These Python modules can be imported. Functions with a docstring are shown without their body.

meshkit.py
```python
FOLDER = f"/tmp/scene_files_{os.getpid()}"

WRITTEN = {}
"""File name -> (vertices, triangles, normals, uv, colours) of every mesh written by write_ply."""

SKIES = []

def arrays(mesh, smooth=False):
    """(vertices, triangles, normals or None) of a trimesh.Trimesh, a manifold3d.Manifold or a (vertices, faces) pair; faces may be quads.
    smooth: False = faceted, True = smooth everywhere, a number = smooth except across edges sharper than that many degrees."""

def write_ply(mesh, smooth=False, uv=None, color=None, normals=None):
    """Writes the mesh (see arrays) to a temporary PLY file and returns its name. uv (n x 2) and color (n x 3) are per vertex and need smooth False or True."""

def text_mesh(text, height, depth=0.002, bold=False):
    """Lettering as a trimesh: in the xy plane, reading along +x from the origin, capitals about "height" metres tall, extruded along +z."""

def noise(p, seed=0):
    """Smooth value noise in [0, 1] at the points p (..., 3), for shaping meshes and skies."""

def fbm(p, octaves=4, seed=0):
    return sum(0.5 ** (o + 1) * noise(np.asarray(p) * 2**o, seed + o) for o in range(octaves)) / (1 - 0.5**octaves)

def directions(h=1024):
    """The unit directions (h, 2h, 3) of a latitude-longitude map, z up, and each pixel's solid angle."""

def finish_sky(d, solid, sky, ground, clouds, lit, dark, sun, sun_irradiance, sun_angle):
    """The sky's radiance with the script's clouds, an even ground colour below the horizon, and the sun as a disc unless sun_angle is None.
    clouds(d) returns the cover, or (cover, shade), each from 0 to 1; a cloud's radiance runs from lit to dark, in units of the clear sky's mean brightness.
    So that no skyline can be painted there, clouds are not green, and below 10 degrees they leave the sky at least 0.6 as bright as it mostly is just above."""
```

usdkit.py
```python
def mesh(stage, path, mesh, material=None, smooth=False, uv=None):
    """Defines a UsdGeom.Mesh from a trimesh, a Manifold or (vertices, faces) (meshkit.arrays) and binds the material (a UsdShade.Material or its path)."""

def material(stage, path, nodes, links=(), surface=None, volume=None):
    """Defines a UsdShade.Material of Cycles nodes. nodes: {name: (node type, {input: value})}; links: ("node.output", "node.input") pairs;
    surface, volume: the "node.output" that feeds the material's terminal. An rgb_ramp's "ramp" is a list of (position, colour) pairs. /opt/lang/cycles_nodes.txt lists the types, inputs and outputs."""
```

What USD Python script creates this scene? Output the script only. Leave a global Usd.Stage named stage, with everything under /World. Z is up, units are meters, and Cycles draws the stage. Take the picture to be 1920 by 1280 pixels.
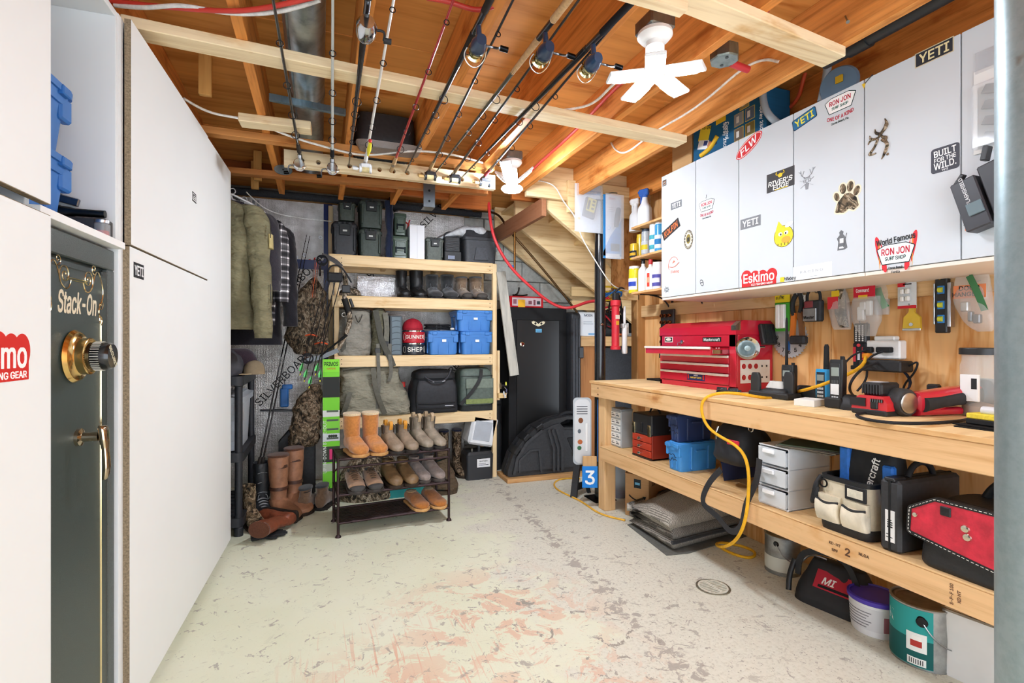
import math, random
import numpy as np, trimesh, usdkit, meshkit
from pxr import Usd, UsdGeom, UsdLux, UsdShade, Gf, Sdf, Vt
from shapely.geometry import Polygon, Point, LineString, box as sbox
from shapely import affinity
from shapely.ops import unary_union
from scipy.interpolate import PchipInterpolator, CubicSpline

stage = Usd.Stage.CreateInMemory()
UsdGeom.SetStageUpAxis(stage, 'Z'); UsdGeom.SetStageMetersPerUnit(stage, 1.0)
UsdGeom.Xform.Define(stage, '/World'); UsdGeom.Scope.Define(stage, '/World/Looks')
# ---------------------------------------------------------------- camera, ambient light, exposure
FPX, CH, YAW = 940.0, 1.2, math.atan(360 / 940)
cam = UsdGeom.Camera.Define(stage, '/World/camera')
cam.CreateHorizontalApertureAttr(36.0); cam.CreateVerticalApertureAttr(24.0)
cam.CreateFocalLengthAttr(36.0 * FPX / 1920); cam.CreateClippingRangeAttr(Gf.Vec2f(0.05, 100))
cam.AddTranslateOp().Set(Gf.Vec3d(0, 0, CH)); cam.AddRotateXYZOp().Set(Gf.Vec3f(90, 0, -math.degrees(YAW)))
cam.CreateExposureAttr(1.0)
dome = UsdLux.DomeLight.Define(stage, '/World/unseen_ambient_light')      # unseen ambient light from behind the camera, brightens the workshop through its open side
dome.CreateIntensityAttr(0.72); dome.CreateColorAttr(Gf.Vec3f(0.88, 0.97, 1.08))
LAMP_POWER = 66.0                                                       # emission of the LED lamp panels

# ---------------------------------------------------------------- helpers
FW = np.array([math.sin(YAW), math.cos(YAW), 0]); RT = np.array([math.cos(YAW), -math.sin(YAW), 0]); EYE = np.array([0, 0, CH])
def W(u, v, x=None, y=None, z=None, d=None, pl=None):
    """The point of the place that the photograph shows at (u, v), on the plane x, y or z = const, at depth d, or on a plane (point, normal)."""
    D = FW + (u - 960) / FPX * RT + np.array([0, 0, -(v - 640) / FPX])
    if x is not None: t = x / D[0]
    elif y is not None: t = y / D[1]
    elif z is not None: t = (z - CH) / D[2]
    elif pl is not None: t = np.dot(np.array(pl[0]) - EYE, pl[1]) / np.dot(D, pl[1])
    else: t = d
    return EYE + t * D
def lin(c):
    if isinstance(c, str):
        c = [int(c[i:i + 2], 16) / 255 for i in (1, 3, 5)]
    c = np.array(c, float)
    return np.where(c <= .04045, c / 12.92, ((c + .055) / 1.055) ** 2.4)
def spline(pts, n):
    p = np.array(pts, float)
    if len(p) < 3: return np.array([p[0] + (p[-1] - p[0]) * k / (n - 1) for k in range(n)])
    s = np.r_[0, np.cumsum(np.linalg.norm(np.diff(p, axis=0), axis=1) + 1e-9)]
    return CubicSpline(s, p, bc_type='natural')(np.linspace(0, s[-1], n))
_HB = {}
def boxpts(bv):
    P = []
    for sx in (-1, 1):
        for sy in (-1, 1):
            for sz in (-1, 1):
                P += [(sx, sy, sz, 1, 0, 0), (sx, sy, sz, 0, 1, 0), (sx, sy, sz, 0, 0, 1)]
    return np.array(P, float)
_BP = boxpts(0)
_BT = trimesh.convex.convex_hull(_BP[:, :3] * np.array([1, 1, 1]) - _BP[:, :3] * (1 - _BP[:, 3:]) * .2)
_bpv = _BP[:, :3] - _BP[:, :3] * (1 - _BP[:, 3:]) * .2
_idx = np.array([np.argmin(np.linalg.norm(_bpv - q, axis=1)) for q in _BT.vertices])
_BF = _idx[_BT.faces]
_B8 = trimesh.creation.box([2, 2, 2])
class G:
    """Collects shapes into one mesh; every shape takes the current colour."""
    def __init__(s, c='#808080'):
        s.V, s.N, s.F, s.C, s.n = [], [], [], [], 0; s.col = lin(c); s.X = None
    def c(s, c): s.col = lin(c); return s
    def x(s, m=None): s.X = m; return s
    def at(s, loc=(0, 0, 0), rx=0, ry=0, rz=0):
        R = trimesh.transformations.euler_matrix(math.radians(rx), math.radians(ry), math.radians(rz)); R[:3, 3] = loc; s.X = R; return s
    def add(s, m, smooth=False):
        v, f, n = meshkit.arrays(m, smooth)
        if len(f) == 0: return s
        if n is None:
            v = v[f].reshape(-1, 3); f = np.arange(len(v)).reshape(-1, 3)
            n = np.cross(v[1::3] - v[0::3], v[2::3] - v[0::3]); n = np.repeat(n / np.maximum(np.linalg.norm(n, axis=1, keepdims=True), 1e-12), 3, 0)
        if s.X is not None:
            v = v @ s.X[:3, :3].T + s.X[:3, 3]; n = n @ s.X[:3, :3].T
        s.V.append(v); s.N.append(n); s.F.append(f + s.n); s.n += len(v); s.C.append(np.repeat(s.col[None], len(v), 0)); return s
    def b(s, x0, y0, z0, x1, y1, z1, bv=.002):
        c = np.array([x0 + x1, y0 + y1, z0 + z1]) / 2; h = np.abs(np.array([x1 - x0, y1 - y0, z1 - z0])) / 2
        bv = min(bv, h.min() * .45)
        if bv <= 1e-4: return s.add((_B8.vertices * h + c, _B8.faces))
        return s.add((_BP[:, :3] * h - _BP[:, :3] * (1 - _BP[:, 3:]) * bv + c, _BF))
    def bc(s, cx, cy, cz, w, d, h, bv=.002): return s.b(cx - w / 2, cy - d / 2, cz - h / 2, cx + w / 2, cy + d / 2, cz + h / 2, bv)
    def bar(s, p0, p1, w, h, bv=.002, up=(0, 0, 1)):
        p0, p1 = np.array(p0, float), np.array(p1, float); d = p1 - p0; L = np.linalg.norm(d); d /= L
        a = np.cross(up, d); a = a / np.linalg.norm(a) if np.linalg.norm(a) > 1e-6 else np.array([1., 0, 0]); b = np.cross(a, d)
        old = s.X; M = np.eye(4); M[:3, :3] = np.stack([a, d, b], 1); M[:3, 3] = (p0 + p1) / 2
        s.X = M if old is None else old @ M; s.bc(0, 0, 0, w, L, h, bv); s.X = old; return s
    def cy(s, p0, p1, r, r2=None, n=16):
        p0, p1 = np.array(p0, float), np.array(p1, float); d = p1 - p0; L = np.linalg.norm(d); r2 = r if r2 is None else r2
        return s.la([(0, 0), (r, 0), (r2, L), (0, L)], p0, d / L, n)
    def la(s, prof, at=(0, 0, 0), ax=(0, 0, 1), n=24, sm=35):
        pr = np.array(prof, float); ax = np.array(ax, float); ax /= np.linalg.norm(ax)
        a = np.cross(ax, (0, 0, 1) if abs(ax[2]) < .9 else (1, 0, 0)); a /= np.linalg.norm(a); b = np.cross(ax, a)
        t = np.arange(n) * 2 * np.pi / n
        v = np.array(at, float) + pr[:, 1, None, None] * ax + pr[:, 0, None, None] * (np.cos(t)[None, :, None] * a + np.sin(t)[None, :, None] * b)
        return s._rings(v, sm, False)
    def _rings(s, v, sm, caps=True):
        m, n = v.shape[:2]; i, j = np.meshgrid(np.arange(m - 1), np.arange(n), indexing='ij'); k = (j + 1) % n
        q = np.stack([i * n + j, i * n + k, (i + 1) * n + k, (i + 1) * n + j], -1).reshape(-1, 4)
        f = np.vstack([q[:, [0, 1, 2]], q[:, [0, 2, 3]]]); V = v.reshape(-1, 3)
        if caps:
            c0, c1 = len(V), len(V) + 1; V = np.vstack([V, v[0].mean(0), v[-1].mean(0)]); j = np.arange(n)
            f = np.vstack([f, np.stack([np.full(n, c0), (j + 1) % n, j], 1), np.stack([np.full(n, c1), (m - 1) * n + j, (m - 1) * n + (j + 1) % n], 1)])
        t = trimesh.Trimesh(V, f, process=False); t.merge_vertices(merge_tex=True, merge_norm=True); t.update_faces(t.nondegenerate_faces())
        if t.volume < 0: t.invert()
        return s.add(t, sm)
    def tu(s, pts, r, n=8, k=0, sm=50):
        p = spline(pts, k) if k else np.array(pts, float)
        r = np.broadcast_to(r, (len(p),)) if np.ndim(r) == 0 else np.interp(np.linspace(0, 1, len(p)), np.linspace(0, 1, len(r)), r)
        t = np.gradient(p, axis=0); t /= np.linalg.norm(t, axis=1, keepdims=True) + 1e-12
        a = np.cross(t[0], (0, 0, 1) if abs(t[0][2]) < .9 else (1, 0, 0)); A = []
        for q in t:
            a = a - q * (a @ q); a /= np.linalg.norm(a) + 1e-12; A.append(a)
        A = np.array(A); B = np.cross(t, A); w = np.arange(n) * 2 * np.pi / n
        v = p[:, None] + r[:, None, None] * (np.cos(w)[None, :, None] * A[:, None] + np.sin(w)[None, :, None] * B[:, None])
        return s._rings(v, sm)
    def st(s, pts, w, th=.002, k=0, up=(0, 0, 1)):
        """A flat strap along pts, w wide across 'up'."""
        p = spline(pts, k) if k else np.array(pts, float); t = np.gradient(p, axis=0); t /= np.linalg.norm(t, axis=1, keepdims=True) + 1e-12
        up = np.broadcast_to(np.array(up, float), p.shape); a = np.cross(t, up); a /= np.linalg.norm(a, axis=1, keepdims=True) + 1e-9; n = np.cross(t, a)
        v = np.stack([p + a * w / 2 + n * th / 2, p - a * w / 2 + n * th / 2, p - a * w / 2 - n * th / 2, p + a * w / 2 - n * th / 2], 1)
        return s._rings(v, 40)
    def pr(s, poly, pl, a, b):
        """Extrudes a polygon of plane 'xz', 'yz' or 'xy' along the third axis from a to b."""
        if not hasattr(poly, 'geom_type'): poly = Polygon(poly)
        for g in getattr(poly, 'geoms', [poly]):
            if g.is_empty or g.area < 1e-9: continue
            m = trimesh.creation.extrude_polygon(g, abs(b - a), engine='earcut'); v = m.vertices.copy(); v[:, 2] += min(a, b)
            o = {'xz': [0, 2, 1], 'yz': [2, 0, 1], 'xy': [0, 1, 2]}[pl]
            m = trimesh.Trimesh(v[:, o], m.faces, process=False)
            if m.volume < 0: m.invert()
            s.add(m)
        return s
    def sp(s, c, r, n=12):
        m = trimesh.creation.uv_sphere(1.0, count=[n, int(n * 1.5)]); return s.add((m.vertices * np.array(r) + np.array(c), m.faces), True)
    def so(s, secs, n=36, m=16, nz=None, p=4., ax=2, sm=45, tw=0):
        """A soft body lofted through sections (height, cx, cy, half width, half depth[, squareness]) along axis ax, its surface ruffled by nz = (amount, scale, seed)."""
        S = np.array([list(q) + [p] * (6 - len(q)) for q in secs], float)
        z = np.linspace(0, 1, m) if m > len(S) else None
        if z is not None:
            k = np.linspace(0, 1, len(S)); S = np.stack([PchipInterpolator(k, S[:, i])(z) for i in range(6)], 1)
        t = np.arange(n) * 2 * np.pi / n; C, D = np.cos(t), np.sin(t); e = 2 / S[:, 5, None]
        X = S[:, 1, None] + S[:, 3, None] * np.sign(C) * np.abs(C) ** e; Y = S[:, 2, None] + S[:, 4, None] * np.sign(D) * np.abs(D) ** e
        Z = np.repeat(S[:, 0, None], n, 1)
        v = np.stack([X, Y, Z], -1)
        if nz:
            c = np.stack([S[:, 1], S[:, 2], S[:, 0]], -1)[:, None]; d = v - c; L = np.linalg.norm(d, axis=-1, keepdims=True) + 1e-6
            q = v * np.array(nz[1]) + nz[2] * 7.3
            v = v + d / L * (nz[0] * (meshkit.fbm(q, 3, int(nz[2])) - .5)[..., None] * 2)
        if ax == 0: v = v[..., [2, 0, 1]]
        if ax == 1: v = v[..., [0, 2, 1]]
        return s._rings(v, sm)
    def tx(s, text, h, o, pl='xz', bold=True, th=.0006, sh=0, w=None, ang=0, curve=0):
        """Lettering centred on o: plane 'xz' faces -y; it stands th proud."""
        m = meshkit.text_mesh(text, h, th, bold); v = np.array(m.vertices); c = (v.min(0) + v.max(0)) / 2
        v[:, :2] -= c[:2]
        if w: v[:, 0] *= w / (v[:, 0].max() - v[:, 0].min())
        v[:, 0] += sh * v[:, 1]
        if curve: v[:, 1] += curve * v[:, 0] ** 2
        a = math.radians(ang); v[:, :2] = v[:, :2] @ np.array([[math.cos(a), math.sin(a)], [-math.sin(a), math.cos(a)]])
        if pl == 'xz': v = np.stack([v[:, 0] + o[0], o[1] - v[:, 2], v[:, 1] + o[2]], 1)
        elif pl == 'xy': v = v + np.array(o)
        return s.add((v, m.faces))
    def arr(s):
        return np.vstack(s.V), np.vstack(s.N), np.vstack(s.F), np.vstack(s.C)
_names = {}
def path(parent, name):
    k = (parent, name); n = _names.get(k, 0); _names[k] = n + 1
    return parent + '/' + name + ('_%03d' % n if n else '')
def tag(p, **k):
    for a, b in k.items():
        if b: p.SetCustomDataByKey(a, b)
LOOK = {}
def define(pth, g, m, off=(0, 0, 0)):
    v, n, f, c = g.arr(); me = UsdGeom.Mesh.Define(stage, pth)
    me.CreatePointsAttr(Vt.Vec3fArray.FromNumpy((v - np.array(off)).astype(np.float32)))
    me.CreateFaceVertexCountsAttr(Vt.IntArray.FromNumpy(np.full(len(f), 3, np.int32))); me.CreateFaceVertexIndicesAttr(Vt.IntArray.FromNumpy(f.astype(np.int32).ravel()))
    me.CreateSubdivisionSchemeAttr('none'); me.CreateNormalsAttr(Vt.Vec3fArray.FromNumpy(n.astype(np.float32))); me.SetNormalsInterpolation('vertex')
    UsdGeom.PrimvarsAPI(me).CreatePrimvar('tint', Sdf.ValueTypeNames.Color3fArray, 'vertex').Set(Vt.Vec3fArray.FromNumpy(c.astype(np.float32)))
    UsdShade.MaterialBindingAPI.Apply(me.GetPrim()).Bind(LOOK[m]); return me
class Thing:
    def __init__(s, p, off): s.p, s.off = p, np.array(off, float)
    def P(s, name, g, m='plastic', label=None, kind=None, sub=None):
        """A part (or, with sub, a sub-part of that part)."""
        q = path(sub or s.p, name); me = define(q, g, m, s.off if not sub else s.off); tag(me.GetPrim(), label=label, kind=kind); return q
    def H(s, name, sub=None, label=None):
        """An empty part that only holds sub-parts."""
        q = path(sub or s.p, name); x = UsdGeom.Xform.Define(stage, q); tag(x.GetPrim(), label=label); return q
def T(name, label, cat, loc=(0, 0, 0), rz=0, group=None, world=False, rx=0, ry=0, kind=None, sc=1):
    """A top-level thing at loc. world: its parts are given in world coordinates."""
    q = path('/World', name); x = UsdGeom.Xform.Define(stage, q); x.AddTranslateOp().Set(Gf.Vec3d(*map(float, loc)))
    if rz or rx or ry: x.AddRotateXYZOp().Set(Gf.Vec3f(rx, ry, rz))
    if sc != 1: x.AddScaleOp().Set(Gf.Vec3f(sc, sc, sc))
    tag(x.GetPrim(), label=label, category=cat, group=group, kind=kind); return Thing(q, loc if world else (0, 0, 0))
def O(name, label, cat, g, m='plastic', loc=None, rz=0, group=None, kind=None, rx=0, ry=0):
    """A thing that is one mesh; without loc the mesh is in world coordinates and the prim moves to its base."""
    q = path('/World', name); off = (0, 0, 0)
    if loc is None:
        v = np.vstack(g.V); loc = ((v[:, 0].min() + v[:, 0].max()) / 2, (v[:, 1].min() + v[:, 1].max()) / 2, v[:, 2].min()); off = loc
    me = define(q, g, m, off); me.AddTranslateOp().Set(Gf.Vec3d(*map(float, loc)))
    if rz or rx or ry: me.AddRotateXYZOp().Set(Gf.Vec3f(rx, ry, rz))
    tag(me.GetPrim(), label=label, category=cat, group=group, kind=kind); return me
def D(src, label, loc, rz=0, group=None, sc=1, rx=0, ry=0):
    """A copy of thing src with its parts."""
    p0 = stage.GetPrimAtPath(src.p); was = p0.GetCustomData(); q = path('/World', src.p.split('/')[-1].rstrip('0123456789').rstrip('_'))
    x = UsdGeom.Xform.Define(stage, q); x.GetPrim().GetReferences().AddInternalReference(src.p)
    x.ClearXformOpOrder(); x.AddTranslateOp(opSuffix='c').Set(Gf.Vec3d(*map(float, loc)))
    if rz or rx or ry: x.AddRotateXYZOp(opSuffix='c').Set(Gf.Vec3f(rx, ry, rz))
    if sc != 1: x.AddScaleOp(opSuffix='c').Set(Gf.Vec3f(*((sc,) * 3 if np.ndim(sc) == 0 else sc)))
    x.GetPrim().SetInstanceable(True); tag(x.GetPrim(), label=label, category=was['category'], group=group or was.get('group')); return q
def S(name, g, m, parent=None, kind=None):
    """A piece of the setting."""
    q = path(parent or '/World', name); me = define(q, g, m)
    if not parent: tag(me.GetPrim(), kind='structure')
    elif kind: tag(me.GetPrim(), kind=kind)
    return q
def SX(name):
    q = path('/World', name); x = UsdGeom.Xform.Define(stage, q); tag(x.GetPrim(), kind='structure'); return q
def Rc(u0, v0, u1, v1, y):
    """The rectangle on the plane y that the photograph shows between two corners: x0, z0, x1, z1 (z at the middle)."""
    um = (u0 + u1) / 2; return W(u0, v1, y=y)[0], W(um, v1, y=y)[2], W(u1, v1, y=y)[0], W(um, v0, y=y)[2]
def Rx(u0, v0, u1, v1, x):
    um = (u0 + u1) / 2; return W(u0, v1, x=x)[1], W(um, v1, x=x)[2], W(u1, v1, x=x)[1], W(um, v0, x=x)[2]

# ---------------------------------------------------------------- materials: the colour comes from the mesh ("tint"), the pattern from the node graph
def mat(name, rough=.5, metal=0, spec=.5, var=None, bump=None, coat=0, sheen=0, trans=0, alpha=1, mul=None, extra=None, pos='geometry.position', ncol=None, rvar=None):
    """var = (scale xyz, low, high): the tint times noise; bump = (scale xyz, distance); mul = [(scale, [(stop, colour)...])] ramps of noise multiplied in."""
    nd = {'geometry': ('geometry', {}), 'tint': ('attribute', {'attribute': 'tint'}), 'p': ('principled_bsdf', {'roughness': rough, 'metallic': metal, 'specular_ior_level': spec, 'coat_weight': coat, 'sheen_weight': sheen, 'transmission_weight': trans, 'alpha': alpha})}
    ln, cur = [], 'tint.color'; k = 0
    ramps = list(mul or [])
    if var: ramps.insert(0, (var[0], [(.3, (var[1],) * 3), (.7, (var[2],) * 3)]))
    for sc, stops in ramps:
        sc3 = (sc,) * 3 if np.ndim(sc) == 0 else sc
        nd[f'm{k}'] = ('mapping', {'scale': sc3}); nd[f'n{k}'] = ('noise_texture', {'scale': 1.0, 'detail': 4.0, 'roughness': .6}); nd[f'r{k}'] = ('rgb_ramp', {'ramp': stops}); nd[f'x{k}'] = ('mix', {'mix_type': 'multiply', 'fac': 1.0})
        ln += [(pos, f'm{k}.vector'), (f'm{k}.vector', f'n{k}.vector'), (f'n{k}.fac', f'r{k}.fac'), (cur, f'x{k}.color1'), (f'r{k}.color', f'x{k}.color2')]; cur = f'x{k}.color'; k += 1
    if extra: cur = extra(nd, ln, cur)
    ln.append((cur, 'p.base_color'))
    if bump:
        sc3 = (bump[0],) * 3 if np.ndim(bump[0]) == 0 else bump[0]
        nd['bm'] = ('mapping', {'scale': sc3}); nd['bn'] = ('noise_texture', {'scale': 1.0, 'detail': 3.0}); nd['bu'] = ('bump', {'strength': 1.0, 'distance': bump[1]})
        ln += [(pos, 'bm.vector'), ('bm.vector', 'bn.vector'), ('bn.fac', 'bu.height'), ('bu.normal', 'p.normal')]
    LOOK[name] = usdkit.material(stage, '/World/Looks/' + name, nd, ln, 'p.BSDF'); return LOOK[name]
W1 = (1, 1, 1)
mat('plastic', .45, var=(9, .9, 1.06)); mat('gloss', .18, coat=.3); mat('matte', .85, spec=.2, var=(30, .88, 1.08)); mat('paper', .7, spec=.3)
mat('rough_plastic', .55, var=(60, .75, 1.25), bump=(500, .0006)); mat('rubber', .7, spec=.3, var=(40, .85, 1.15))
mat('metal', .32, 1, var=(25, .8, 1.1)); mat('chrome', .12, 1); mat('brass', .16, 1); mat('dull_metal', .5, 1, var=(18, .65, 1.15))
mat('paint', .35, var=(5, .93, 1.05)); mat('cloth', .95, spec=.15, sheen=.25, var=(220, .72, 1.25), bump=(420, .0008)); mat('canvas', .9, spec=.2, var=(14, .8, 1.12), bump=(600, .0006))
mat('crinkle', .9, spec=.2, var=((5, 5, 9), .72, 1.18), bump=((9, 9, 17), .05))
mat('nylon', .6, spec=.4, var=(40, .8, 1.2), bump=(700, .0004)); mat('leather', .5, spec=.5, var=(22, .72, 1.2), bump=(160, .001)); mat('suede', .95, spec=.1, sheen=.4, var=(60, .78, 1.16))
mat('cardboard', .85, spec=.2, var=((3, 3, 120), .93, 1.05)); mat('melamine', .55, spec=.22, var=(2.5, .985, 1.01))
mat('card', .6, spec=.25); mat('foam', .9, spec=.2, var=(90, .8, 1.15))
mat('safe_paint', .33, spec=.6, var=(420, .45, 1.7), bump=(900, .0007)); mat('chipboard', .85, spec=.2, var=(160, .55, 1.35))
mat('galvanized', .36, .9, mul=[((28, 28, 9), [(.3, (.62, .66, .68)), (.5, (.9, .92, .93)), (.75, (1.1, 1.1, 1.1))])])
mat('post_paint', .42, .55, mul=[(60, [(.2, (.75, .8, .8)), (.6, (1., 1., 1.))]), (7, [(.72, (1, 1, 1)), (.76, (.62, .42, .28)), (.8, (.62, .42, .28)), (.82, (1, 1, 1))])])
for a, sc in (('x', (2.2, 42, 42)), ('y', (42, 2.2, 42)), ('z', (42, 42, 2.2))):
    kn = tuple(2.6 if s > 10 else 1.3 for s in sc)
    mat('wood_' + a, .62, spec=.3, mul=[(sc, [(.25, (.78, .66, .52)), (.5, (1, .98, .95)), (.75, (1.08, 1.06, 1.03))]), (tuple(q * 2.6 for q in kn), [(.60, (1, 1, 1)), (.70, (.86, .72, .55)), (.8, (.5, .3, .18))])], bump=(sc, .0006))
    mat('joist_' + a, .65, spec=.25, mul=[(sc, [(.25, (.55, .42, .3)), (.5, (1, .96, .92)), (.75, (1.25, 1.2, 1.1))]), (tuple(q * 2.2 for q in kn), [(.56, (1, 1, 1)), (.66, (.72, .55, .4)), (.78, (.32, .17, .09))])], bump=(sc, .001))
mat('ply_x', .7, spec=.2, mul=[((1.1, 14, 14), [(.3, (.72, .6, .48)), (.5, (1, .97, .93)), (.7, (1.12, 1.08, 1.0))]), ((.9, 5, 5), [(.62, (1, 1, 1)), (.68, (.7, .5, .34)), (.72, (1, 1, 1))])])
mat('ply_z', .7, spec=.2, mul=[((11, 11, .8), [(.3, (.8, .68, .55)), (.5, (1, .97, .93)), (.7, (1.1, 1.07, 1.0))]), ((6, 6, .7), [(.54, (1, 1, 1)), (.58, (.84, .66, .46)), (.62, (1, 1, 1))])])
mat('osb', .8, spec=.2, mul=[((38, 38, 14), [(.3, (.5, .36, .22)), (.5, (1, .92, .8)), (.75, (1.25, 1.15, .95))])])
mat('grey_wood', .85, spec=.15, mul=[((26, 26, 1.2), [(.25, (.5, .5, .48)), (.5, (1, 1, 1)), (.7, (1.2, 1.18, 1.15))])])
mat('block', .92, spec=.15, var=(26, .82, 1.12), bump=(140, .0015))
def camo(nd, ln, cur):
    nd['cm'] = ('mapping', {'scale': (26, 26, 17)}); nd['cn'] = ('noise_texture', {'scale': 1., 'detail': 3., 'distortion': 1.6}); nd['cr'] = ('rgb_ramp', {'interpolate': False, 'ramp': [(0, (.012, .01, .008)), (.38, (.07, .055, .035)), (.47, (.2, .15, .1)), (.56, (.46, .4, .32)), (.63, (.09, .075, .045)), (.7, (.02, .018, .014))]})
    nd['cx'] = ('mix', {'mix_type': 'multiply', 'fac': 1.0}); ln += [('geometry.position', 'cm.vector'), ('cm.vector', 'cn.vector'), ('cn.fac', 'cr.fac'), (cur, 'cx.color1'), ('cr.color', 'cx.color2')]; return 'cx.color'
mat('camo', .75, spec=.3, extra=camo)
def plaid(nd, ln, cur):
    prev = cur
    for k, (d, sc, ph) in enumerate((('x', 3.4, 0), ('z', 3.1, 1.), ('x', 7.3, 2.), ('z', 6.6, .4))):
        nd[f'w{k}'] = ('wave_texture', {'bands_direction': d, 'scale': sc, 'phase': ph, 'distortion': .4}); nd[f'wr{k}'] = ('rgb_ramp', {'ramp': [(.0, (.18, .18, .2)), (.82, (.45, .45, .47)), (.9, (2.6, 2.6, 2.6) if k > 1 else (1., 1., 1.))]}); nd[f'wx{k}'] = ('mix', {'mix_type': 'multiply', 'fac': .8})
        ln += [('geometry.position', f'w{k}.vector'), (f'w{k}.fac', f'wr{k}.fac'), (prev, f'wx{k}.color1'), (f'wr{k}.color', f'wx{k}.color2')]; prev = f'wx{k}.color'
    return prev
mat('plaid', .95, spec=.1, extra=plaid)
def clear(name, tint, mixf, rough=.1):
    """Clear or milky packaging: transparency and surface mixed."""
    LOOK[name] = usdkit.material(stage, '/World/Looks/' + name, {'a': ('attribute', {'attribute': 'tint'}), 't': ('transparent_bsdf', {'color': tint}), 'p': ('principled_bsdf', {'roughness': rough, 'specular_ior_level': .8}), 'm': ('mix_closure', {'fac': mixf})}, [('a.color', 'p.base_color'), ('t.BSDF', 'm.closure1'), ('p.BSDF', 'm.closure2')], 'm.closure')
clear('clear_plastic', (.97, .97, .98), .28); clear('milky', (.9, .92, .95), .62, .35)
def glow(name, col, s):
    LOOK[name] = usdkit.material(stage, '/World/Looks/' + name, {'e': ('emission', {'color': col, 'strength': s})}, [], 'e.emission')
glow('led', (.89, .96, 1.06), LAMP_POWER); glow('led_rear', (.89, .96, 1.06), LAMP_POWER * 5.5); glow('lit_base', (1, .98, .95), 2.5)
# foil insulation: bubbled silver
LOOK['foil'] = usdkit.material(stage, '/World/Looks/foil', {'g': ('geometry', {}), 'a': ('attribute', {'attribute': 'tint'}), 'm': ('mapping', {'scale': (85, 85, 85)}), 'v': ('voronoi_texture', {'scale': 1., 'randomness': .35}), 'n': ('noise_texture', {'scale': 9., 'detail': 3.}), 'r': ('rgb_ramp', {'ramp': [(.3, (.62, .6, .58)), (.7, (1.05, 1.05, 1.05))]}), 'x': ('mix', {'mix_type': 'multiply', 'fac': 1.}), 'b': ('bump', {'strength': 1., 'distance': .004}), 'p': ('principled_bsdf', {'metallic': .8, 'roughness': .36})},
    [('g.position', 'm.vector'), ('m.vector', 'v.vector'), ('g.position', 'n.vector'), ('n.fac', 'r.fac'), ('a.color', 'x.color1'), ('r.color', 'x.color2'), ('x.color', 'p.base_color'), ('v.distance', 'b.height'), ('b.normal', 'p.normal')], 'p.BSDF')
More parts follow.
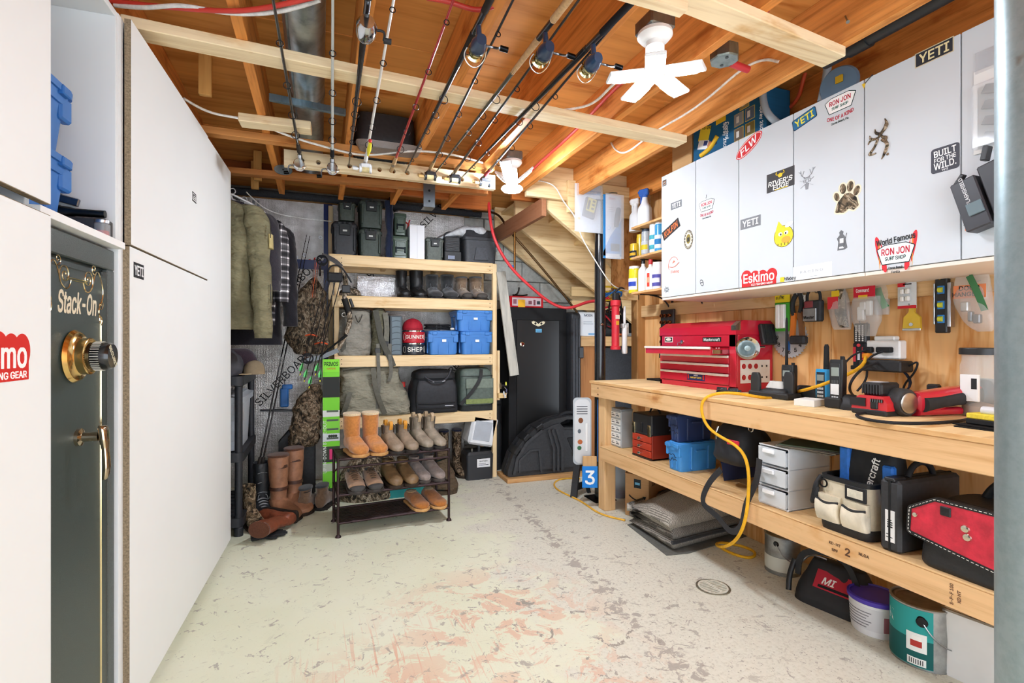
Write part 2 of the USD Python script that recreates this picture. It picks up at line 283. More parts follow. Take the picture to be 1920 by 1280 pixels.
# painted concrete floor: pale green paint, worn to a pink undercoat and grey concrete in places
def floormat():
    nd = {'g': ('geometry', {}), 'p': ('principled_bsdf', {'roughness': .5, 'specular_ior_level': .35}), 'bu': ('bump', {'strength': .6, 'distance': .002}), 'sx': ('separate_xyz', {})}
    ln = [('g.position', 'sx.vector'), ('bu.normal', 'p.normal')]
    def nz(k, sc, det, stops, dist=0., rgh=.6):
        nd[k + 'm'] = ('mapping', {'scale': (sc,) * 3 if np.ndim(sc) == 0 else sc}); nd[k] = ('noise_texture', {'scale': 1., 'detail': det, 'distortion': dist, 'roughness': rgh}); nd[k + 'r'] = ('rgb_ramp', {'ramp': stops})
        ln.extend([('g.position', k + 'm.vector'), (k + 'm.vector', k + '.vector'), (k + '.fac', k + 'r.fac')]); return k + 'r.color'
    def patch(k, cx, cy, r0, r1):      # where a worn patch lies: 1 at its middle, 0 outside
        nd[k + 's'] = ('vector_math', {'math_type': 'distance', 'vector2': (cx, cy, 0)}); nd[k] = ('map_range', {'from_min': r0, 'from_max': r1, 'to_min': 1., 'to_max': 0., 'clamp': True}); ln.extend([('g.position', k + 's.vector1'), (k + 's.value', k + '.value')]); return k + '.result'
    def mth(k, t, a, b):
        nd[k] = ('math', {'math_type': t, **({'value1': a} if not isinstance(a, str) else {}), **({'value2': b} if not isinstance(b, str) else {})})
        for s, q in (('value1', a), ('value2', b)):
            if isinstance(q, str): ln.append((q, f'{k}.{s}'))
        return k + '.value'
    def mixc(k, fac, a, b):
        nd[k] = ('mix', {**({'color1': a} if not isinstance(a, str) else {}), **({'color2': b} if not isinstance(b, str) else {})}); ln.append((fac, k + '.fac'))
        for s, q in (('color1', a), ('color2', b)):
            if isinstance(q, str): ln.append((q, f'{k}.{s}'))
        return k + '.color'
    B = lambda x: (x, x, x)
    base = nz('base', 1.3, 3, [(.3, (.71, .725, .535)), (.5, (.76, .775, .60)), (.75, (.785, .79, .65))])
    bare = nz('bare', 70, 6, [(.3, (.52, .49, .41)), (.45, (.71, .69, .59)), (.72, (.77, .75, .66))])
    # bare, speckled concrete along the bench side
    e = mth('e0', 'multiply_add', 'sx.x', 1.15); nd['e0'][1]['value3'] = -1.12
    wob = nz('wob', 3.0, 5, [(.25, B(-.0)), (.75, B(1.))])
    e = mth('e1', 'add', e, wob); side = mth('e2', 'subtract', e, .42); nd['e3'] = ('map_range', {'from_min': 0., 'from_max': .22, 'to_min': 0., 'to_max': .85, 'clamp': True}); ln.append((side, 'e3.value'))
    c = mixc('c0', 'e3.result', base, bare)
    # pink undercoat
    pk = nz('pink', (5, 5, 5), 7, [(.50, B(0)), (.525, B(1.))], 1.2, .72)
    f = mth('pp', 'maximum', patch('p1', .72, 2.05, .2, .6), patch('p2', .80, 1.55, .1, .5)); f = mth('pp2', 'maximum', f, patch('p3', .25, 1.75, .08, .42)); f = mth('pp3', 'multiply', f, pk); f = mth('pp4', 'multiply', f, .8)
    c = mixc('c1', f, c, (.74, .49, .35))
    st = nz('str', (60, 3.2, 10), 5, [(.57, B(0)), (.62, B(1.))], .6)                      # scrape marks
    f = mth('s1', 'multiply', patch('p4', .28, 1.8, .15, .55), st); c = mixc('c2', f, c, (.74, .49, .35))
    # chips down to grey
    ch = nz('chip', (13, 13, 13), 7, [(.60, B(0)), (.615, B(1.))], .8, .7); f = mth('k1', 'maximum', patch('p5', 1.0, 1.95, .3, 1.1), .12); f = mth('k2', 'multiply', f, ch); c = mixc('c3', f, c, (.36, .33, .28))
    sp = nz('spk', 75, 2, [(.66, B(0)), (.70, B(1.))]); c = mixc('c4', mth('k3', 'multiply', sp, mth('k5', 'add', mth('k4', 'multiply', 'e3.result', .7), .08)), c, (.22, .2, .16))
    nd['lv'] = ('vector_math', {'math_type': 'dot_product', 'vector2': (-0.9985, 0.0545, 0)}); ln.append(('g.position', 'lv.vector1')); dl = mth('l1', 'absolute', mth('l0', 'subtract', 'lv.value', -1.1648), 0.); nd['l2'] = ('map_range', {'from_min': .0, 'from_max': .09, 'to_min': .125, 'to_max': 0., 'clamp': True}); ln.append((dl, 'l2.value'))
    bn = nz('ban', (16, 16, 16), 6, [(0, B(0)), (1, B(1))], 1., .7); nd['l4'] = ('map_range', {'from_min': .60, 'from_max': .63, 'to_min': 0., 'to_max': .75, 'clamp': True}); ln.append((mth('l3', 'add', 'ban.fac', 'l2.result'), 'l4.value')); c = mixc('c6', 'l4.result', c, (.36, .32, .28))
    hl = nz('hair', (16, 55, 10), 4, [(.66, B(0)), (.69, B(.8))], 1.5); c = mixc('c5', mth('k6', 'multiply', hl, .45), c, (.40, .34, .26))
    ln.extend([(c, 'p.base_color'), ('bare.fac', 'bu.height')])
    LOOK['floor_paint'] = usdkit.material(stage, '/World/Looks/floor_paint', nd, ln, 'p.BSDF')
floormat()
# ================================================================ the room
S('floor', G('#cfd2bd').b(-1.25, -1.6, -.12, 3.25, 4.86, 0, 0), 'floor_paint')
JB, JT = 2.285, 2.50            # underside of the joists, underside of the subfloor
ceil = SX('ceiling')
for k, (y0, y1) in enumerate(((-1.6, -.2), (-.195, 1.02), (1.025, 2.24), (2.245, 3.46), (3.465, 4.86))):
    S('plywood_sheet', G('#d39450').b(-1.25, y0, JT, 3.25, y1, JT + .018, .001), 'ply_x', ceil)
JX = [-1.07, -.665, -.262, .148, .538, .95, 1.36, 1.80, 2.27, 2.70, 3.1]
for k, x in enumerate(JX):
    S('joist', G('#d68e48' if k != 7 else '#dc9a55').b(x - .019, -1.6, JB, x + .019, 4.06 if x < 1.2 else 3.36, JT, .002), 'joist_y', ceil)
S('rim_board', G('#8a4c22').b(-1.25, 4.065, JB + .12, 1.2, 4.103, JT, .002), 'joist_x', ceil)
for x0, x1, y in ((.167, .519, 3.72), (.557, .931, 3.78), (.969, 1.341, 3.98), (1.379, 1.781, 3.6), (-.243, .129, 3.7)):
    S('blocking', G('#a5602c').b(x0, y, JB + .01, x1, y + .038, JT, .002), 'joist_x', ceil)
S('ceiling_strap', G('#c98c50').b(-.60, 2.90, JB - .036, 1.0, 2.962, JB, .002), 'wood_x', ceil)
S('ceiling_strap', G('#b0743f').bar((-.95, 3.60, JB - .019), (1.12, 3.42, JB - .019), .064, .036), 'wood_x', ceil)
for x, y in ((-.50, 2.55), (-.42, 3.78), (-.46, 4.0)):
    S('nailer', G('#c99a58').b(x, y, JB + .005, x + .05, y + .025, JT - .01, .002), 'wood_z', ceil)

wb = SX('wall_back')
YB = 4.68
S('foundation_wall', G('#8f8f8a').b(-1.25, YB + .03, 0, 3.25, YB + .18, JT, 0), 'block', wb)
S('top_plate', G('#b98a55').b(-1.2, YB - .05, 2.40, 1.35, YB + .03, 2.44, .003), 'wood_x', wb)
random.seed(4)
for r in range(13):             # concrete blocks show beside the stairs
    z0 = r * .2; xs = np.arange(1.30 + (.2 if r % 2 else 0) - .4, 3.25, .4)
    for x in xs:
        a, b = max(x, 1.30) + .004, min(x + .396, 3.2)
        if b - a > .05: S('concrete_block', G(['#b9bab4', '#c2c3bc', '#b1b3ae'][random.randrange(3)]).b(a, YB - .002 * random.random(), z0 + .004, b, YB + .03, min(z0 + .196, JT), .004), 'block', wb)
for x0, x1, z0, z1 in ((-1.2, .035, 0, 1.83), (-1.2, .035, 1.90, 2.40), (.09, 1.30, 0, 1.83), (.09, 1.30, 1.835, 2.40)):
    S('foil_panel', G('#dedbd8').b(x0, YB - .004, z0, x1, YB + .03, z1, .002), 'foil', wb)
for x0, x1, z0, z1 in ((-1.2, .03, 1.825, 1.905), (.03, .10, .3, 2.40)):
    S('seam_tape', G('#1d2f6b').b(x0, YB - .007, z0, x1, YB - .003, z1, 0), 'paint', wb)
for (u, v) in ((555, 482), (571, 478), (601, 445)): # washers in the tape
    p = W(u, v, y=YB - .01); S('fastener', G('#d8dde4').la([(.008, 0), (.016, 0), (.016, .003), (.008, .003)], p, (0, -1, 0), 14), 'plastic', wb)
def wtext(s, u, v, h, ang):
    p = W(u, v, y=YB - .0045); S('printed_lettering', G('#1c1c1e').tx(s, h, (p[0], p[1], p[2]), ang=ang, bold=False), 'paper', wb)
for s, u, v in (('SILVERBOARD', 500, 480), ('SILVERBOARD', 560, 524), ('SILVERBOARD', 531, 708), ('SILVERBOARD', 830, 385), ('SILVERBOARD', 690, 520), ('SILVERBOARD', 850, 690)):
    wtext(s, u, v, .062, 47)
for u, v in ((588, 492), (766, 421)):
    p = W(u, v, y=YB - .0045); S('printed_mark', G('#c8342a').tx('X', .07, p, ang=20), 'paper', wb)

wr = SX('wall_right'); XW = 2.455
for y0, y1 in ((-1.6, .60), (.603, 1.82), (1.823, 3.02), (3.023, 3.42)):
    S('plywood_sheet', G('#ecbd84').b(XW, y0, 0, XW + .018, y1, JB + .15, .001), 'ply_z', wr)
S('foundation_wall', G('#8f8f8a').b(XW + .02, -1.6, 0, XW + .10, 3.42, JT, 0), 'block', wr)
S('stud', G('#b98c58').b(XW - .075, 3.40, 0, XW + .02, 3.49, 1.62, .008), 'wood_z', wr)
wn = SX('wall_nook')
for k in range(4): S('sheathing_board', G(['#a3683a', '#8f5a30'][k % 2]).b(3.2, 3.42 + k * .36, 0, 3.218, 3.775 + k * .36, JT, .002), 'ply_z', wn)
S('header_board', G('#ecd3a6').b(1.40, 3.36, 2.26, 3.2, 3.398, JT, .003), 'wood_x', wn); S('header_board', G('#e9cf9f').b(1.72, 3.322, 2.16, 2.46, 3.358, 2.40, .003), 'wood_x', wn)
S('particle_panel', G('#b98a5a').b(2.16, 3.425, 1.60, 2.47, 3.44, 2.26, .001), 'osb', wn); S('cleat', G('#e4c897').b(2.10, 3.40, 1.53, 2.40, 3.424, 1.60, .003), 'wood_x', wn)
S('ledger_board', G('#dcb98a').b(XW - .038, .3, 1.395, XW, 3.42, 1.485, .003), 'wood_y', wr)
wl = SX('wall_left')
for y0 in (-1.6, -.38, .84, 2.06, 3.28):
    S('wall_panel', G('#b9aa94').b(-1.27, y0, 0, -1.25, 4.86 if y0 > 3 else y0 + 1.215, JT, .001), 'matte', wl)

# floor drain
c = W(1337, 1101, z=0); t = T('floor_drain', 'round slotted floor drain cover set in the painted concrete floor', 'drain', (c[0], c[1], 0))
t.P('rim', G('#b4b1a2').la([(.072, 0), (.080, 0), (.080, .004), (.072, .004)], n=40), 'dull_metal')
disc = Point(0, 0).buffer(.070, 24)
for sx in (-.033, .033):
    for k in range(-4, 5):
        disc = disc.difference(sbox(sx - .026, k * .0128 - .003, sx + .026, k * .0128 + .003).intersection(Point(0, 0).buffer(.062)))
t.P('grate', G('#dcd9c8').pr(disc, 'xy', .001, .006), 'paint'); t.P('drain_pit', G('#1c1a18').la([(0, .0005), (.071, .0005), (.071, .001), (0, .001)], n=24), 'matte')

# ================================================================ lamps
def panel_lamp(name, label, at, led, n, ang0, tilt, L, Wd, z1, hub=None):
    t = T(name, label, 'ceiling light', at)
    t.P('junction_box', G('#8d9599').b(-.05, -.05, 0, .05, .05, .05, .006), 'galvanized')
    t.P('lamp_holder', G('#eeeff0').la([(.0, 0), (.058, 0), (.060, -.012), (.048, -.026), (.030, -.032), (.030, -.05), (0, -.05)], n=32), 'paint')
    t.P('bulb_body', G('#ffffff').la([(.0, -.05), (.031, -.05), (.034, -.11), (.034, z1 + .03), (.028, z1), (0, z1)], n=28), 'lit_base')
    if hub: t.P('hub', G('#e9eaea').la([(0, z1 - .014), (hub * .8, z1 - .014), (hub, z1), (hub * .9, z1 + .012), (0, z1 + .012)], n=32), 'led' if hub < .05 else 'lit_base')
    for k in range(n):
        a = math.radians(ang0 + 360 / n * k); M = trimesh.transformations.euler_matrix(0, -math.radians(tilt), a, 'sxyz'); M[:3, 3] = (0, 0, z1 + .016)
        pl = t.P('panel_frame', G('#dfe3e6').x(M).b(.036, -Wd / 2, -.004, .04 + L, Wd / 2, .008, .004).b(.024, -.012, -.004, .04, .012, .006), 'paint')
        s = LineString([(.04 + Wd / 2, 0), (.034 + L - Wd / 2, 0)]).buffer(Wd / 2 - .005, 8)
        t.P('light_panel', G('#ffffff').x(M).pr(s, 'xy', -.009, -.004), led, sub=pl)
    return t
c1 = W(1228, 62, z=JB - .02); panel_lamp('led_lamp', 'large five panel LED lamp glowing at the top right of the ceiling', (c1[0], c1[1], JB - .02), 'led', 5, 18, -8, .125, .066, -.155)
c2 = W(960, 302, z=JB - .02); panel_lamp('led_lamp', 'smaller glowing LED lamp with upswept panels hanging over the back shelf', (c2[0], c2[1], JB - .02), 'led_rear', 3, -10, 42, .125, .07, -.165, .066)
# ================================================================ tall white cabinets along the left wall
CA = 87.73; CP = np.array([-.547, 1.916, 0]); CX = np.array([math.cos(math.radians(CA)), math.sin(math.radians(CA)), 0]); CN = np.array([CX[1], -CX[0], 0])
def LS(u, v, dep=0):
    p = W(u, v, pl=(CP - CN * dep, CN)); return (p - CP) @ CX, p[2]
def LT(name, label, cat, s, dep, z, rz=0, **k): return T(name, label, cat, tuple(CP + CX * s - CN * dep + np.array([0, 0, z])), CA + rz, **k)
WH = '#eceeed'; CHIP = '#8d7d66'
def slab(g, x0, z0, x1, z1, y0=0., y1=.018):   # melamine board with raw edges
    return g.b(x0, y0, z0, x1, y1, z1, .0006)
def edge(x0, z0, x1, z1, y0, y1): return G(CHIP).b(x0, y0, z0, x1, y1, z1, 0)
# far cabinet
t = LT('tall_cabinet', 'tall white melamine cabinet at the far end of the left row, beside the hanging jackets', 'cabinet', 0, 0, 0)
t.P('carcass', slab(G('#e4e7e8'), -.080, .0, -.046, 2.19, .018, .55).b(1.39, .02, .0, 1.432, .55, 2.19, .001).b(-.046, .02, 2.17, 1.39, .55, 2.19, .001).b(-.046, .53, .08, 1.39, .55, 2.17, .001), 'melamine')
t.P('kick_board', G('#d8d2c8').b(-.046, .03, 0, 1.39, .045, .055, .001), 'melamine')
d = t.P('door', slab(G(WH), -.046, 1.500, .884, 2.195, -.004, .014), 'melamine'); t.P('raw_edge', edge(-.0475, 1.500, -.046, 2.195, -.003, .014).b(-.046, -.003, 1.4985, .884, .014, 1.5, 0), 'chipboard', sub=d, label='raw chipboard edge of the upper door')
def sticker(g, m='card'): return g
s_, z_ = LS(362, 370); t.P('sticker', G('#1b1b1d').b(s_ - .030, -.0052, z_ - .020, s_ + .030, -.004, z_ + .020, 0).c(WH).b(s_ - .0285, -.0054, z_ - .0150, s_ + .0285, -.0050, z_ + .0150, 0).c('#1b1b1d').tx('YETI', .022, (s_, -.0054, z_), w=.05), 'card', 'small white sticker reading YETI with black bars', sub=d)
d = t.P('door', G(WH).pr([(-.046, .04), (1.432, .04), (1.432, 2.195), (.890, 2.195), (.890, 1.494), (-.046, 1.494)], 'xz', 0, .018), 'melamine'); t.P('raw_edge', edge(-.0475, .04, -.046, 1.494, .001, .018), 'chipboard', sub=d, label='raw chipboard edge of the lower door')
t.P('raw_edge', G('#8b8780').b(.8885, .0006, 1.494, .890, .018, 2.195, 0).b(.8845, -.0035, 1.5, .8852, .0135, 2.195, 0), 'chipboard', sub=d); s_, z_ = LS(260, 508); t.P('sticker', G('#26282b').b(s_ - .042, -.001, z_ - .024, s_ + .042, 0, z_ + .024, .0003).c('#f2f2f2').tx('YETI', .030, (s_, -.001, z_), w=.072), 'card', 'dark sticker reading YETI', sub=d)  # grey edge strips; their tone stands for the thin shadow along the seam
# near cabinet (the open middle bay belongs to it)
t = LT('tall_cabinet', 'white melamine cabinet nearest the camera with the open bay above the safe', 'cabinet', -.53, 0, 0)
t.P('carcass', G('#e4e7e8').b(-.75, .02, 0, -.732, .55, 2.19, .001).b(-.018, .02, 0, 0, .55, 2.17, .001).b(-.75, .02, 2.17, .449, .55, 2.19, .001).b(-.73, .53, .08, .449, .55, 2.17, .001).b(.431, .018, 1.5, .449, .53, 2.17, .001), 'melamine')
t.P('shelf_board', G('#f2f3f2').b(0, .0, 1.478, .449, .53, 1.498, .001), 'melamine')
d = t.P('door', slab(G(WH), -.75, 1.500, .0, 2.195, -.018, 0), 'melamine'); t.P('raw_edge', edge(-.75, 1.4985, .0, 1.5, -.017, 0), 'chipboard', sub=d, label='raw chipboard edge of the upper door')
d = t.P('door', slab(G(WH), -.75, .04, .0, 1.474, -.018, 0), 'melamine'); t.P('raw_edge', edge(-.75, 1.474, 0, 1.4755, -.017, -.001), 'chipboard', sub=d, label='raw chipboard edge of the lower door')
s_, z_ = LS(53, 667, -.018); s_ += .53; sg = G('#cf2a22')
o = unary_union([sbox(-.30, -.055, 0, .032), Point(-.032, .012).buffer(.040), Point(-.085, .01).buffer(.042), Point(-.14, .012).buffer(.044), Point(-.2, .014).buffer(.046), Point(-.26, .02).buffer(.055)])
sg.pr(affinity.translate(affinity.scale(o, .66, .86, origin=(0, 0)), s_, z_), 'xz', -.0188, -.018).c('#f4f4f2').tx('Eskimo', .050, (s_ - .102, -.0188, z_ + .004), w=.19).tx('ICE FISHING GEAR', .013, (s_ - .100, -.0188, z_ - .036), w=.185)
t.P('sticker', sg, 'card', 'red and white sticker reading Eskimo ICE FISHING GEAR', sub=d)
# safe
t = LT('gun_safe', 'dark green granite-finish safe with gold pinstripes, standing between the white cabinets', 'safe', -.335, .03, .0)
w0, w1 = -.275, .250
t.P('body', G('#3c4746').b(w0, .012, .03, w1, .45, 1.47, .006), 'safe_paint')
t.P('frame', G('#434b49').b(w0, -.004, 1.41, w1, .012, 1.47, .003).b(w0, -.004, .03, w1, .012, .07, .003).b(w0, -.004, .07, w0 + .03, .012, 1.41, .003).b(.205, -.004, .07, w1, .012, 1.41, .003), 'safe_paint')
t.P('base', G('#202423').b(w0 + .01, .02, 0, w1 - .01, .44, .03, .002), 'safe_paint')
d = t.P('door', G('#33403f').b(w0 + .035, -.016, .075, .165, .011, 1.385, .006).c('#1f2928').b(.165, -.006, .075, .198, .011, 1.40, .003), 'safe_paint')
gl = G('#d8c69c'); yy = -.0166
xl, xr = -.135, .128
def ln(g, pts, r=.0013, k=0): return g.tu([(a, yy, b) for a, b in pts], r, 5, k)
for x in (xl, xr): ln(gl, [(x - .003, .10), (x - .003, 1.26)]); ln(gl, [(x + .003, .10), (x + .003, 1.26)])
ln(gl, [(-.055, 1.352), (.05, 1.352)]); ln(gl, [(-.055, 1.357), (.05, 1.357)])
def spiral(cx, cz, r, turns, a0, sgn): return [(cx + r * (1 - .85 * q) * math.cos(a0 + sgn * q * turns * 6.283), cz + r * (1 - .85 * q) * math.sin(a0 + sgn * q * turns * 6.283)) for q in np.linspace(0, 1, 26)]
for m, x in ((1, xl), (-1, xr)):
    q = lambda pts: [(x + m * a, b) for a, b in pts]
    ln(gl, q([(0, 1.26), (.012, 1.285), (0, 1.305), (-.012, 1.33), (.0, 1.37), (.02, 1.39), (.04, 1.37), (.055, 1.34), (.085, 1.33), (.1, 1.352)]), .0016, 50)
    ln(gl, q(spiral(.072, 1.362, .026, 1.6, 3.6, -1)), .0015); ln(gl, q(spiral(.002, 1.30, .016, 1.4, 1.5, 1)), .0013); ln(gl, q(spiral(.04, 1.395, .014, 1.2, 4.5, 1)), .0013); ln(gl, q([(-.004, 1.245), (.006, 1.255), (.004, 1.27), (-.006, 1.262), (-.004, 1.245)]), .0016, 20)
t.P('pinstripes', gl, 'brass', 'gold scrolled pinstripes', sub=d)
t.P('lettering', G('#dccfb4').tx('Stack-On', .052, (.004, -.0162, 1.297), sh=.12, w=.195, ang=0), 'paper', 'pale lettering reading Stack-On', sub=d)
dl = t.P('dial', G('#d8b878').la([(0, 0), (.062, 0), (.066, .004), (.060, .012), (.050, .015), (.046, .02), (.046, .036), (.040, .040), (0, .040)], (-.02, -.016, 1.163), (0, -1, 0), 48), 'brass', 'brass combination dial')
kn = G('#141516').la([(.0, .04), (.034, .04), (.036, .046), (.034, .075), (.030, .082), (0, .082)], (-.02, -.016, 1.163), (0, -1, 0), 36)
for k in range(36):
    a = k * math.pi / 18; kn.c('#d8d4c8').at((-.02 + .0365 * math.cos(a), -.07, 1.163 + .0365 * math.sin(a)), ry=-math.degrees(a)).b(-.0006, -.010, -.0006, .0006, .008, .0006, 0)
kn.at((0, 0, 0)).c('#d2c9ab').tx('SECURIT', .011, (-.02, -.098, 1.163), ang=-55)
t.P('knob', kn, 'gloss', 'black dial knob', sub=dl)
h = G('#b9ab93').la([(0, 0), (.022, 0), (.022, .008), (.012, .012), (.012, .045), (0, .045)], (-.0, -.016, .957), (0, -1, 0), 28)
t.P('handle', h.so([(.985, 0, -.066, .008, .006), (.975, 0, -.070, .015, .010), (.95, 0, -.072, .014, .010), (.92, 0, -.075, .010, .007), (.88, 0, -.078, .012, .007), (.85, 0, -.074, .009, .006), (.845, 0, -.072, .004, .003)], 20, 22, p=2.4), 'chrome', 'lever handle')

# --- what stands in the open bay
def tote(name, label, loc, rz, w, d, h, col, text=None, group=None, rib=True, tilt=0, hand=False, lab=True):
    """A storage tote: tapered tub with rim, ribs and end grips, a lid with an overhanging edge."""
    t = T(name, label, 'storage bin', loc, rz, group)
    tub = G(col).so([(0, 0, d / 2, w * .42, d * .42, 9), (.004, 0, d / 2, w * .43, d * .43, 9), (h * .70, 0, d / 2, w * .462, d * .462, 9), (h * .70, 0, d / 2, w * .475, d * .475, 9), (h * .86, 0, d / 2, w * .485, d * .485, 9)], 40, 0, p=9, sm=30)
    if rib:
        for sx in (-1, 1):
            tub.b(sx * w * .16 - .006, d * .045, h * .06, sx * w * .16 + .006, d * .1, h * .84, .003).b(sx * w * .40 - w * .1, d * .025, h * .50, sx * w * .40 + w * .06, d * .09, h * .84, .006)
            for e in (-.2, .2): tub.b(sx * w * .45 - .008, d * (.5 + e) - .006, h * .06, sx * w * .45 + .008 + w * .015, d * (.5 + e) + .006, h * .84, .003)
            tub.b(sx * w * .47 - .012, d * .38, h * .66, sx * w * .47 + .014, d * .62, h * .72, .004)
    body = t.P('tub', tub, 'plastic')
    lid = G(col).so([(h * .84, 0, d / 2, w * .497, d * .497, 10), (h * .93, 0, d / 2, w * .50, d * .50, 10), (h * .945, 0, d / 2, w * .485, d * .485, 10), (h * .945, 0, d / 2, w * .44, d * .44, 10), (h * .97, 0, d / 2, w * .43, d * .43, 10), (h * .97, 0, d / 2, w * .40, d * .40, 10), (h * .945, 0, d / 2, w * .39, d * .39, 10)], 44, 0, p=10, sm=30)
    for sx in (-.3, .3): lid.b(sx * w - .02, -.004, h * .80, sx * w + .02, .012, h * .93, .003)
    t.P('lid', lid, 'plastic')
    if lab: t.P('paper_label', G('#e9eef2').b(-.018, d * .018 - .003, h * .52, .018, d * .03, h * .62, .0005), 'paper', 'small white label')
    if text: t.P('marker_lettering', text, 'paper', 'handwritten marker lettering')
    return t
lb = LS(158, 400, .04)[0]
for k, (z, lab) in enumerate(((1.499, 'lower of the two blue lidded bins in the open bay above the safe'), (1.681, 'upper of the two blue lidded bins in the open bay above the safe'))):
    sp_ = CP + CX * (lb - .175) - CN * .05 + np.array([0, 0, z])
    tote('storage_bin', lab, tuple(sp_), CA, .35, .40, .185, '#2f6fb8', group='blue bins above the safe')
t = LT('pliers', 'blue-handled pliers on a hook in the open bay, right of the blue bins', 'pliers', -.116, .10, 1.60)
t.P('jaws', G('#8a8d90').bar((0, .0, .0), (0, .05, .012), .012, .022).bar((0, .045, .01), (0, .07, .02), .014, .03), 'metal')
t.P('handle', G('#1f5fae').tu([(-.002, .06, .012), (-.003, .10, .035), (-.003, .15, .05), (-.003, .19, .075)], .008, 10, 14), 'rubber'); t.P('handle', G('#1f5fae').tu([(.002, .06, .022), (.003, .11, .055), (.003, .16, .085), (.003, .19, .10)], .008, 10, 14), 'rubber')
t.P('hook', G('#c9c9c9').tu([(.012, .12, .08), (.0, .12, .086), (-.014, .12, .076)], .003, 8, 8), 'metal')
t = LT('flashlight', 'slim dark metal flashlight lying across a small box beside the lower blue bin', 'flashlight', -.135, .04, 1.553)
t.P('barrel', G('#4a4a48').la([(0, 0), (.011, 0), (.011, .07), (.015, .085), (.017, .11), (0, .11)], (0, -.01, .016), (0, 1, .0), 20), 'metal'); t.P('head', G('#6d6a64').la([(0, .105), (.018, .105), (.018, .13), (.013, .13), (.0, .127)], (0, -.01, .016), (0, 1, 0), 20), 'chrome')
O('small_box', 'small dark plastic box under the slim flashlight above the safe', 'box', G('#35373a').bc(0, .05, .027, .05, .10, .054, .004), 'plastic', tuple(CP + CX * -.135 - CN * .02 + np.array([0, 0, 1.4985])), CA)
t = LT('screwdriver', 'orange-handled screwdriver lying at the right end of the bay above the safe', 'screwdriver', -.12, .035, 1.507)
t.P('handle', G('#d8622a').la([(0, 0), (.008, 0), (.009, .03), (.006, .06), (0, .06)], (0, 0, 0), (.1, 1, 0), 14), 'gloss'); t.P('shaft', G('#c9c9c9').cy((.006, .055, 0), (.016, .16, 0), .003), 'chrome')
t = LT('parts_jar', 'small clear jar of coloured bits at the front of the bay above the safe', 'jar', -.155, .03, 1.4985)
t.P('glass', G('#e8eef2').la([(0, .001), (.019, .001), (.019, .036), (.016, .04), (0, .04)], n=22), 'clear_plastic'); t.P('contents', G('#b8402a').la([(0, .003), (.016, .003), (.016, .018), (0, .02)], n=16), 'matte'); t.P('lid', G('#c9ccd0').la([(0, .0395), (.018, .0395), (.018, .048), (0, .048)], n=22), 'metal')

# ================================================================ hanging clothes
t = T('garment_rail', 'grey pipe garment rail under the joists behind the white cabinets', 'clothes rail', (-.55, 3.85, 2.19))
t.P('rail', G('#6b6f74').cy((-.10, -.50, 0), (.10, .50, 0), .013), 'dull_metal')
for y in (-.45, .45): t.P('hanger_strap', G('#8f9498').st([(-.016 + .2 * y, y, JB - 2.19), (-.016 + .2 * y, y, -.002), (.2 * y, y, -.0155), (.016 + .2 * y, y, -.002), (.016 + .2 * y, y, JB - 2.19)], .018, .002, up=(0, 1, 0)), 'galvanized')
def hanger(t, col='#f1f2f4'):
    g = G(col).tu([(0, 0, 0), (.022, 0, .012), (.012, 0, .036), (-.012, 0, .03), (-.02, 0, .008)][::-1], .0035, 8, 16)
    g.tu([(0, 0, .0), (0, 0, -.03), (.06, 0, -.05), (.17, 0, -.095), (.212, 0, -.13), (.20, 0, -.15), (.16, 0, -.135), (.10, 0, -.135), (0, 0, -.135), (-.2, 0, -.15), (-.212, 0, -.13), (-.17, 0, -.095), (-.06, 0, -.05), (0, 0, -.03)], .006, 8, 60)
    return t.P('hanger', g, 'plastic')
def coat(name, label, x, y, L, col, m, seed, sleeve, collar=True, rz=0, bulk=.07, hang=True):
    t = T(name, label, 'jacket', (x, y, 2.175), rz)
    if hang: hanger(t)
    b = [(-.085, 0, 0, .05, .035, 2.2), (-.11, 0, 0, .13, bulk * .8, 2.2), (-.16, 0, 0, .205, bulk, 2.4), (-.30, 0, 0, .215, bulk * 1.1, 2.6), (-L * .6, 0, 0, .20, bulk * 1.05, 2.6), (-L, 0, 0, .21, bulk * 1.1, 2.6)]
    t.P('body', G(col).so(b, 56, 40, (.028, (9, 9, 3.5), seed), p=2.5), m)
    for s, zz in ((1, sleeve), (-1, sleeve)):
        g = G(col).so([(-.125, s * .185, 0, .05, .05, 2), (-.20, s * .225, -.01, .072, .068, 2), (-.40, s * .245, -.02, .068, .062, 2), (-.60, s * .262, -.045, .060, .056, 2), (zz + .06, s * .28, -.075, .050, .048, 2), (zz, s * .282, -.08, .046, .044, 2)], 36, 44, (.016, (16, 16, 9), seed + 3 + s), p=2)
        sl = t.P('sleeve', g, m)
        t.P('cuff', G(col).so([(zz + .03, s * .281, -.078, .0495, .0475, 2), (zz - .004, s * .282, -.08, .049, .047, 2)], 28, 3, p=2), m, sub=sl)
    if collar: t.P('collar', G(col).so([(-.13, 0, 0, .085, .06, 2), (-.09, 0, 0, .075, .055, 2), (-.055, 0, 0, .082, .058, 2)], 28, 10, (.008, 16, seed), p=2.2), m)
    return t
t = coat('jacket', 'olive green field jacket nearest the cabinet, on a white plastic hanger', -.60, 3.56, .90, '#7d775c', 'crinkle', 3, -.95, rz=-6)
t.P('patch', G('#c4b27c').so([(-.30, .312, -.015, .012, .034, 2.4), (-.39, .315, -.02, .012, .036, 2.4)], 20, 6, p=3), 'canvas', 'tan shoulder patch')
t.P('zip', G('#2b2a22').bar((.318, -.06, -.24), (.322, -.075, -.33), .004, .006), 'plastic', 'dark sleeve pocket zip'); t.P('zip', G('#2b2a22').bar((.325, -.09, -.62), (.33, -.10, -.74), .004, .006), 'plastic', 'dark cuff zip')
